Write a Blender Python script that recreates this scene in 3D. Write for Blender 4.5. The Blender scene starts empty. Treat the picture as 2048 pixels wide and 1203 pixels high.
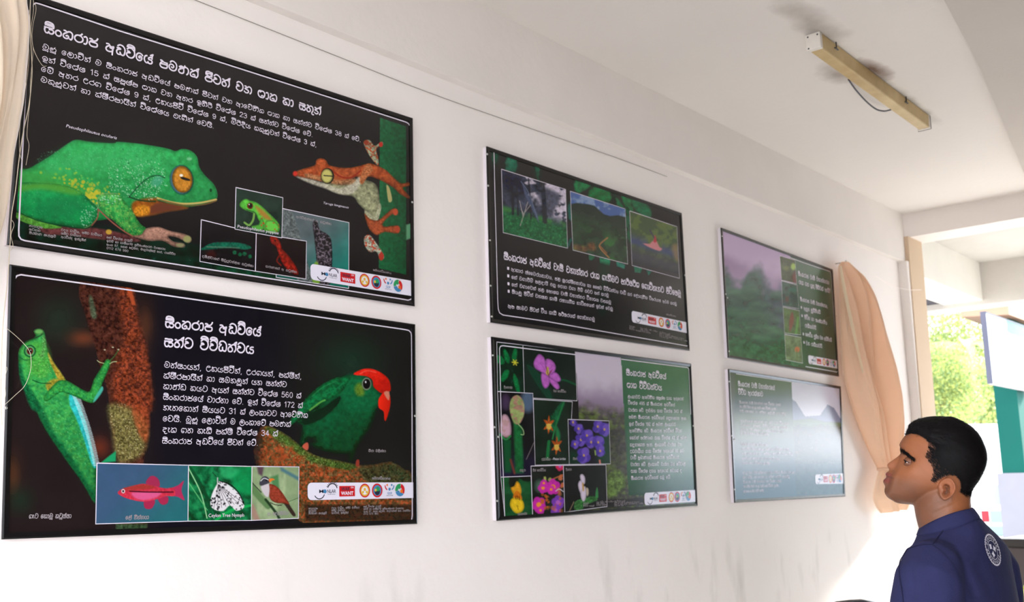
import bpy, bmesh, math, random
import numpy as np
from mathutils import Vector, Matrix, noise as mnoise
from mathutils.bvhtree import BVHTree

# ------------------------------------------------------------------ camera
SC = bpy.context.scene
COL = SC.collection
FPX, CX, CY = 2010.0, 1024.0, 601.5
_y, _p, _r = (math.radians(v) for v in (48.57, 10.43, -1.0))
CO = np.array([0.0, -2.27, 1.56])
_f = np.array([math.sin(_y)*math.cos(_p), math.cos(_y)*math.cos(_p), math.sin(_p)])
_rt = np.array([math.cos(_y), -math.sin(_y), 0.0])
_up = np.cross(_rt, _f)
CR = math.cos(_r)*_rt + math.sin(_r)*_up
CU = -math.sin(_r)*_rt + math.cos(_r)*_up
CF = _f
cd = bpy.data.cameras.new('camera')
cam = bpy.data.objects.new('camera', cd); COL.objects.link(cam)
cd.sensor_width = 36.0; cd.sensor_fit = 'HORIZONTAL'
cd.lens = FPX/2048.0*36.0
cd.clip_start = 0.05; cd.clip_end = 300
cam.matrix_world = Matrix(((CR[0], CU[0], -CF[0], CO[0]), (CR[1], CU[1], -CF[1], CO[1]),
                           (CR[2], CU[2], -CF[2], CO[2]), (0, 0, 0, 1)))
cd.dof.use_dof = True; cd.dof.focus_distance = 2.25; cd.dof.aperture_fstop = 6.5
SC.camera = cam

# ------------------------------------------------------------------ daylight
wd = bpy.data.worlds.new('sky'); SC.world = wd; wd.use_nodes = True
wn = wd.node_tree; wn.nodes.clear()
_o = wn.nodes.new('ShaderNodeOutputWorld'); _b = wn.nodes.new('ShaderNodeBackground')
_b.inputs['Color'].default_value = (0.91, 0.95, 1.05, 1); _b.inputs['Strength'].default_value = 8.0
wn.links.new(_b.outputs[0], _o.inputs[0])
sl = bpy.data.lights.new('sun', 'SUN'); sl.energy = 20.0; sl.angle = math.radians(6); sl.color = (1.0, 0.97, 0.91)
so = bpy.data.objects.new('sun', sl); COL.objects.link(so)
so.rotation_euler = Vector((-0.80, 0.22, -0.50)).to_track_quat('-Z', 'Y').to_euler()
def area(name, loc, to, sx, sy, power, col=(1, 1, 1)):
    l = bpy.data.lights.new(name, 'AREA'); l.shape = 'RECTANGLE'; l.size = sx; l.size_y = sy
    l.energy = power; l.color = col
    o = bpy.data.objects.new(name, l); COL.objects.link(o); o.location = loc
    o.rotation_euler = (Vector(to)-Vector(loc)).to_track_quat('-Z', 'Y').to_euler()
    return o
# (no area lights)
vs = SC.view_settings
vs.view_transform = 'Standard'; vs.look = 'None'; vs.exposure = 0.14; vs.gamma = 1.0; vs.use_curve_mapping = False

# ------------------------------------------------------------------ helpers
def px_ray(x, y):
    x = np.asarray(x, float); y = np.asarray(y, float)
    return ((x-CX)/FPX)[..., None]*CR - ((y-CY)/FPX)[..., None]*CU + CF
def on_wall(x, y, Y):
    v = px_ray(x, y); t = (Y-CO[1])/v[..., 1]
    return CO + t[..., None]*v
def on_plane(x, y, ax, val):
    v = px_ray(x, y); t = (val-CO[ax])/v[..., ax]
    return CO + t[..., None]*v
def to_px(P):
    q = np.asarray(P, float)-CO; z = q@CF
    return CX+FPX*(q@CR)/z, CY-FPX*(q@CU)/z

def lin(c):
    c = np.asarray(c, float)/255.0
    return np.where(c <= 0.04045, c/12.92, ((c+0.055)/1.055)**2.4)
def L4(c): return tuple(lin(c))+(1.0,)

def mat(name, rgb, rough=0.5, spec=0.5, metal=0.0, vary=0.0, scale=8.0, bump=0.0, bscale=60.0, attr=None, coat=0.0,
        trans=0.0, stretch=(1, 1, 1), dark=None):
    m = bpy.data.materials.new(name); m.use_nodes = True
    nt = m.node_tree; bs = nt.nodes['Principled BSDF']
    bs.inputs['Roughness'].default_value = rough
    bs.inputs['Specular IOR Level'].default_value = spec
    bs.inputs['Metallic'].default_value = metal
    bs.inputs['Coat Weight'].default_value = coat
    c = L4(rgb) if rgb is not None else (1, 1, 1, 1)
    bs.inputs['Base Color'].default_value = c
    if attr:
        a = nt.nodes.new('ShaderNodeAttribute'); a.attribute_name = attr
        nt.links.new(a.outputs['Color'], bs.inputs['Base Color'])
    tc = nt.nodes.new('ShaderNodeTexCoord'); mp = nt.nodes.new('ShaderNodeMapping')
    mp.inputs['Scale'].default_value = stretch
    nt.links.new(tc.outputs['Object'], mp.inputs['Vector'])
    if vary > 0:
        n = nt.nodes.new('ShaderNodeTexNoise'); n.inputs['Scale'].default_value = scale
        n.inputs['Detail'].default_value = 6; n.inputs['Roughness'].default_value = 0.6
        nt.links.new(mp.outputs[0], n.inputs['Vector'])
        mr = nt.nodes.new('ShaderNodeMapRange'); mr.inputs['From Min'].default_value = 0.3; mr.inputs['From Max'].default_value = 0.7
        nt.links.new(n.outputs['Fac'], mr.inputs['Value'])
        mx = nt.nodes.new('ShaderNodeMix'); mx.data_type = 'RGBA'
        d = L4(dark) if dark is not None else tuple(v*(1-vary) for v in c[:3])+(1,)
        mx.inputs[6].default_value = d; mx.inputs[7].default_value = c
        nt.links.new(mr.outputs[0], mx.inputs[0]); nt.links.new(mx.outputs[2], bs.inputs['Base Color'])
    if bump > 0:
        n2 = nt.nodes.new('ShaderNodeTexNoise'); n2.inputs['Scale'].default_value = bscale; n2.inputs['Detail'].default_value = 4
        nt.links.new(mp.outputs[0], n2.inputs['Vector'])
        bp = nt.nodes.new('ShaderNodeBump'); bp.inputs['Strength'].default_value = bump; bp.inputs['Distance'].default_value = 0.01
        nt.links.new(n2.outputs['Fac'], bp.inputs['Height']); nt.links.new(bp.outputs[0], bs.inputs['Normal'])
    if trans > 0:
        tr = nt.nodes.new('ShaderNodeBsdfTranslucent'); tr.inputs['Color'].default_value = c
        ms = nt.nodes.new('ShaderNodeMixShader'); ms.inputs[0].default_value = trans
        out = nt.nodes['Material Output']
        nt.links.new(bs.outputs[0], ms.inputs[1]); nt.links.new(tr.outputs[0], ms.inputs[2])
        nt.links.new(ms.outputs[0], out.inputs['Surface'])
    return m

def mesh_obj(name, verts, faces, m=None, parent=None, smooth=False, mats=None, mi=None):
    me = bpy.data.meshes.new(name)
    me.from_pydata([tuple(map(float, v)) for v in verts], [], [tuple(map(int, f)) for f in faces])
    if mats:
        for q in mats: me.materials.append(q)
        if mi is not None: me.polygons.foreach_set('material_index', np.asarray(mi, dtype=np.int32))
    elif m: me.materials.append(m)
    if smooth: me.polygons.foreach_set('use_smooth', np.ones(len(me.polygons), dtype=bool))
    me.update()
    o = bpy.data.objects.new(name, me); COL.objects.link(o)
    if parent is not None:
        o.parent = parent
        o.matrix_parent_inverse = parent.matrix_world.inverted()
    return o
def empty(name, loc, label, cat, group=None):
    o = bpy.data.objects.new(name, None); COL.objects.link(o); o.location = tuple(map(float, loc))
    o.empty_display_size = 0.1
    o.matrix_world = Matrix.Translation(Vector(tuple(map(float, loc))))
    return tag(o, label, cat, group)
def tag(o, label, cat, group=None, kind=None):
    o['label'] = label; o['category'] = cat
    if group: o['group'] = group
    if kind: o['kind'] = kind
    return o
def struct(o): o['kind'] = 'structure'; return o
def lab(o, label): o['label'] = label; return o

class MB:
    """collects shapes into one mesh"""
    def __init__(s): s.v = []; s.f = []; s.mi = []
    def add(s, V, F, k=0):
        n = len(s.v); s.v.extend([tuple(p) for p in V]); s.f.extend([tuple(i+n for i in q) for q in F]); s.mi.extend([k]*len(F)); return s
    def box(s, a, b, k=0):
        x0, y0, z0 = (min(a[i], b[i]) for i in range(3)); x1, y1, z1 = (max(a[i], b[i]) for i in range(3))
        V = [(x0,y0,z0),(x1,y0,z0),(x1,y1,z0),(x0,y1,z0),(x0,y0,z1),(x1,y0,z1),(x1,y1,z1),(x0,y1,z1)]
        return s.add(V, [(0,3,2,1),(4,5,6,7),(0,1,5,4),(1,2,6,5),(2,3,7,6),(3,0,4,7)], k)
    def prism(s, poly, z0, z1, k=0):
        n = len(poly); V = [(x, y, z0) for x, y in poly]+[(x, y, z1) for x, y in poly]
        F = [tuple(range(n-1, -1, -1)), tuple(range(n, 2*n))]+[(i, (i+1) % n, n+(i+1) % n, n+i) for i in range(n)]
        return s.add(V, F, k)
    def tube(s, pts, r, n=8, k=0, cap=True):
        pts = [np.asarray(p, float) for p in pts]; m = len(pts)
        rs = r if hasattr(r, '__len__') else [r]*m
        V = []; up = None
        for i, p in enumerate(pts):
            t = pts[min(i+1, m-1)]-pts[max(i-1, 0)]; t = t/(np.linalg.norm(t)+1e-12)
            if up is None:
                a = np.array([0, 0, 1.]) if abs(t[2]) < 0.9 else np.array([1., 0, 0]); up = a
            x = up-t*(up@t); x = x/(np.linalg.norm(x)+1e-12); y = np.cross(t, x); up = x
            for j in range(n):
                an = 2*math.pi*j/n; V.append(p+rs[i]*(math.cos(an)*x+math.sin(an)*y))
        F = [(i*n+j, i*n+(j+1) % n, (i+1)*n+(j+1) % n, (i+1)*n+j) for i in range(m-1) for j in range(n)]
        if cap: F += [tuple(range(n-1, -1, -1)), tuple(range((m-1)*n, m*n))]
        return s.add(V, F, k)
    def loft(s, rings, k=0, cap=True):
        m = len(rings); n = len(rings[0]); V = [p for r in rings for p in r]
        F = [(i*n+j, i*n+(j+1) % n, (i+1)*n+(j+1) % n, (i+1)*n+j) for i in range(m-1) for j in range(n)]
        if cap: F += [tuple(range(n-1, -1, -1)), tuple(range((m-1)*n, m*n))]
        return s.add(V, F, k)
    def sphere(s, c, r, n=16, k=0, sc=(1, 1, 1)):
        c = np.asarray(c, float); V = []; F = []
        for i in range(n+1):
            th = math.pi*i/n
            for j in range(2*n):
                ph = math.pi*j/n
                V.append(c+r*np.array([sc[0]*math.sin(th)*math.cos(ph), sc[1]*math.sin(th)*math.sin(ph), sc[2]*math.cos(th)]))
        for i in range(n):
            for j in range(2*n):
                F.append((i*2*n+j, (i+1)*2*n+j, (i+1)*2*n+(j+1) % (2*n), i*2*n+(j+1) % (2*n)))
        return s.add(V, F, k)
    def build(s, name, m=None, parent=None, smooth=False, mats=None):
        return mesh_obj(name, s.v, s.f, m, parent, smooth, mats, s.mi if mats else None)

def bevel(o, w=0.004, seg=2):
    b = o.modifiers.new('bevel', 'BEVEL'); b.width = w; b.segments = seg; b.limit_method = 'ANGLE'; return o

def crom(pts, per=6, closed=False):
    P = np.asarray(pts, float); n = len(P)
    if n < 3 and not closed: return P
    out = []
    rng = n if closed else n-1
    for i in range(rng):
        if closed: p0, p1, p2, p3 = P[(i-1) % n], P[i], P[(i+1) % n], P[(i+2) % n]
        else: p0, p1, p2, p3 = P[max(i-1, 0)], P[i], P[i+1], P[min(i+2, n-1)]
        for j in range(per):
            t = j/per
            out.append(0.5*((2*p1)+(-p0+p2)*t+(2*p0-5*p1+4*p2-p3)*t*t+(-p0+3*p1-3*p2+p3)*t**3))
    if not closed: out.append(P[-1])
    return np.array(out)

# ------------------------------------------------------------------ the setting
ZC = 3.22
M_wall = mat('wall_paint', (240, 233, 229), 0.7, 0.25, vary=0.05, scale=1.3, bump=0.12, bscale=35)
M_ceil = mat('ceiling_paint', (225, 219, 214), 0.8, 0.2, vary=0.05, scale=1.0, bump=0.15, bscale=30)
M_beam = mat('beam_paint', (233, 226, 221), 0.8, 0.2, vary=0.06, scale=2.5, bump=0.15, bscale=30)
M_peach = mat('peach_paint', (204, 180, 154), 0.7, 0.25, vary=0.05, scale=3)
M_floor = mat('floor_cement', (192, 190, 186), 0.5, 0.4, vary=0.2, scale=3)
M_yard = mat('yard_concrete', (140, 138, 132), 0.9, 0.2, vary=0.1, scale=0.6)
M_bay = mat('bay_cement', (202, 198, 192), 0.85, 0.2, vary=0.10, scale=4, bump=0.1)
M_pale = mat('pale_cement', (226, 222, 214), 0.85, 0.2, vary=0.06, scale=4, bump=0.1)
M_drop = mat('grey_ceiling_paint', (202, 194, 187), 0.85, 0.2, vary=0.06, scale=2, bump=0.1)
M_slab = mat('grey_slab', (74, 72, 80), 0.85, 0.2, vary=0.1, scale=3)
M_white = mat('white_render', (240, 240, 236), 0.8, 0.2, vary=0.03, scale=1.0)

def add_wall_marks(m):
    """grey scuffs and damp marks low on the wall"""
    nt = m.node_tree; bs = nt.nodes['Principled BSDF']
    src = bs.inputs['Base Color'].links[0].from_socket
    tc = nt.nodes.new('ShaderNodeTexCoord'); mp = nt.nodes.new('ShaderNodeMapping'); mp.inputs['Scale'].default_value = (3.2, 1, 1.0)
    nt.links.new(tc.outputs['Object'], mp.inputs['Vector'])
    n = nt.nodes.new('ShaderNodeTexNoise'); n.inputs['Scale'].default_value = 2.1; n.inputs['Detail'].default_value = 4
    nt.links.new(mp.outputs[0], n.inputs['Vector'])
    mr = nt.nodes.new('ShaderNodeMapRange'); mr.inputs['From Min'].default_value = 0.56; mr.inputs['From Max'].default_value = 0.76
    nt.links.new(n.outputs['Fac'], mr.inputs['Value'])
    sp = nt.nodes.new('ShaderNodeSeparateXYZ'); nt.links.new(tc.outputs['Object'], sp.inputs[0])
    hz = nt.nodes.new('ShaderNodeMapRange'); hz.inputs['From Min'].default_value = 1.42; hz.inputs['From Max'].default_value = 1.2
    nt.links.new(sp.outputs['Z'], hz.inputs['Value'])
    mu = nt.nodes.new('ShaderNodeMath'); mu.operation = 'MULTIPLY'
    nt.links.new(mr.outputs[0], mu.inputs[0]); nt.links.new(hz.outputs[0], mu.inputs[1])
    m2 = nt.nodes.new('ShaderNodeMath'); m2.operation = 'MULTIPLY'; m2.inputs[1].default_value = 0.55
    nt.links.new(mu.outputs[0], m2.inputs[0])
    mx = nt.nodes.new('ShaderNodeMix'); mx.data_type = 'RGBA'; mx.inputs[7].default_value = L4((186, 180, 172))
    nt.links.new(m2.outputs[0], mx.inputs[0]); nt.links.new(src, mx.inputs[6]); nt.links.new(mx.outputs[2], bs.inputs['Base Color'])
add_wall_marks(M_wall)

def _bx(a, b):
    m = MB().box(a, b); return m.v, m.f
struct(MB().box((-2.2, 0, 0), (6.25, 0.22, ZC)).build('wall_back', M_wall))
struct(MB().box((-2.42, -3.8, 0), (-2.2, -2.9, ZC)).add(*_bx((-2.42, -0.5, 0), (-2.2, 0.22, ZC))).build('wall_left', M_wall))
M_dim = mat('dim_unseen_wall', (96, 88, 80), 0.8, 0.2, vary=0.1, scale=2)  # unseen walls, made dark so the boards mirror less of the room
struct(MB().box((0.1, -3.8, 0), (6.33, -3.6, ZC)).build('wall_front', M_dim))  # unseen; left open at the near end to let fill daylight in
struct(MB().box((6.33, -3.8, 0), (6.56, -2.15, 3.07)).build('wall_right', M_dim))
struct(MB().box((-2.42, -3.8, -0.15), (8.05, 0.22, 0)).build('floor', M_floor))
def ceiling_mat():
    """paint with sooty stains where the lamp is fixed"""
    nt = M_ceil.node_tree; bs = nt.nodes['Principled BSDF']; src = bs.inputs['Base Color'].links[0].from_socket
    geo = nt.nodes.new('ShaderNodeTexCoord')
    nz = nt.nodes.new('ShaderNodeTexNoise'); nz.inputs['Scale'].default_value = 9; nz.inputs['Detail'].default_value = 5
    nt.links.new(geo.outputs['Object'], nz.inputs['Vector'])
    for (cx, cy, rx, ry, st, col) in [(3.928, -0.816, 0.13, 0.045, 1.0, (120, 96, 82)), (3.858, -0.683, 0.1, 0.06, 0.75, (146, 134, 124)), (3.339, -0.824, 0.28, 0.06, 0.6, (146, 136, 126)), (4.270, -0.782, 0.22, 0.04, 0.65, (146, 138, 128)), (4.535, -0.780, 0.2, 0.035, 0.55, (150, 142, 132))]:
        mp = nt.nodes.new('ShaderNodeMapping'); mp.vector_type = 'POINT'
        mp.inputs['Scale'].default_value = (1/rx, 1/ry, 0); mp.inputs['Location'].default_value = (-cx/rx, -cy/ry, 0)
        nt.links.new(geo.outputs['Object'], mp.inputs['Vector'])
        ln = nt.nodes.new('ShaderNodeVectorMath'); ln.operation = 'LENGTH'; nt.links.new(mp.outputs[0], ln.inputs[0])
        ad = nt.nodes.new('ShaderNodeMath'); ad.operation = 'MULTIPLY_ADD'; ad.inputs[1].default_value = 1.6; ad.inputs[2].default_value = -0.8
        nt.links.new(nz.outputs['Fac'], ad.inputs[0])
        sm = nt.nodes.new('ShaderNodeMath'); sm.operation = 'ADD'; nt.links.new(ln.outputs['Value'], sm.inputs[0]); nt.links.new(ad.outputs[0], sm.inputs[1])
        mr = nt.nodes.new('ShaderNodeMapRange'); mr.inputs['From Min'].default_value = 1.35; mr.inputs['From Max'].default_value = 0.2
        mr.inputs['To Max'].default_value = st; nt.links.new(sm.outputs[0], mr.inputs['Value'])
        mx = nt.nodes.new('ShaderNodeMix'); mx.data_type = 'RGBA'; mx.inputs[7].default_value = L4(col)
        nt.links.new(mr.outputs[0], mx.inputs[0]); nt.links.new(src, mx.inputs[6]); src = mx.outputs[2]
    nt.links.new(src, bs.inputs['Base Color'])
ceiling_mat()
struct(MB().box((-2.42, -3.8, ZC), (6.55, 0.22, ZC+0.15)).build('ceiling', M_ceil))
# beam along the top of the wall, its end column, the crossing beam at the far end
struct(MB().box((-2.2, -0.036, 2.905), (6.30, 0.0, ZC)).build('trim_1', M_beam))
struct(MB().box((6.33, -3.8, 3.07), (6.56, 0.0, ZC)).build('trim_2', M_beam))
struct(MB().box((6.25, -0.055, 0), (6.30, 0.22, 2.905)).add(
    [(6.30,-0.055,0),(6.33,-0.055,0),(6.33,0,0),(6.30,0,0),(6.30,-0.055,3.07),(6.33,-0.055,3.07),(6.33,0,3.07),(6.30,0,3.07)],
    [(0,3,2,1),(4,5,6,7),(0,1,5,4),(1,2,6,5),(2,3,7,6),(3,0,4,7)]).build('trim_3', M_beam))
cl = MB(); PT = [(6.292, 6.527, 3.07), (6.20, 6.45, 0.0)]
V = []
for x0, x1, z in PT: V += [(x0, -0.062, z), (x1, -0.062, z), (x1, 0.16, z), (x0, 0.16, z)]
cl.add(V, [(0,1,2,3),(7,6,5,4),(4,5,1,0),(5,6,2,1),(6,7,3,2),(7,4,0,3)])
struct(cl.build('trim_4', M_peach))
# second bay beyond the crossing beam
struct(MB().box((6.56, -0.03, 2.855), (7.82, 0.25, 3.14)).build('trim_5', M_pale))
struct(MB().box((6.56, 0.25, 2.87), (7.82, 0.75, 2.95)).build('trim_9', M_slab))
struct(MB().box((7.82, -4.8, 2.825), (8.05, 0.75, 3.14)).build('trim_6', M_bay))
struct(MB().box((6.56, -4.8, 3.14), (8.05, 0.75, 3.22)).build('ceiling_bay', M_bay))
# dropped slab on the right side of the ceiling
_e = [tuple(on_plane(x, y, 2, 3.14)[:2]) for x, y in [(1880, -18), (1891, 6), (1925, 70), (1959, 136), (2000, 232), (2047, 344)]]
_s = (_e[1][0]-_e[0][0], _e[1][1]-_e[0][1]); _k = (_e[0][0]+2.2)/_s[0]; _t = (_e[-1][0]-_e[-2][0], _e[-1][1]-_e[-2][1]); _q = (6.33-_e[-1][0])/_t[0]
struct(MB().prism([(-2.2, _e[0][1]-_s[1]*_k*.35)]+_e+[(6.33, _e[-1][1]+_t[1]*_q*.6), (6.33, -3.4), (-2.2, -3.4)], 3.14, ZC).build('trim_7', M_drop))
_u = np.array([math.cos(math.radians(25)), -math.sin(math.radians(25)), 0]); _c = np.array([0, 2.27, 0])+26*_u; _v = np.array([_u[1], -_u[0], 0])
_m = MB(); _a, _d = _c-_v*9, _c+_v*9; _m.add([(*q[:2], z) for z in (-.15, 2.0) for q in (_a, _d, _d+_u*.2, _a+_u*.2)], [(0, 3, 2, 1), (4, 5, 6, 7), (0, 1, 5, 4), (1, 2, 6, 5), (2, 3, 7, 6), (3, 0, 4, 7)])
struct(_m.build('wall_unseen_reflected', mat('blue_grey_render', (176, 192, 202), .85, .2, vary=.1, scale=2)))  # unseen wall added to tone down the far boards' lower reflections
struct(MB().box((-60, -60, -0.4), (90, 60, -0.15)).build('ground', M_yard))

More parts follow.
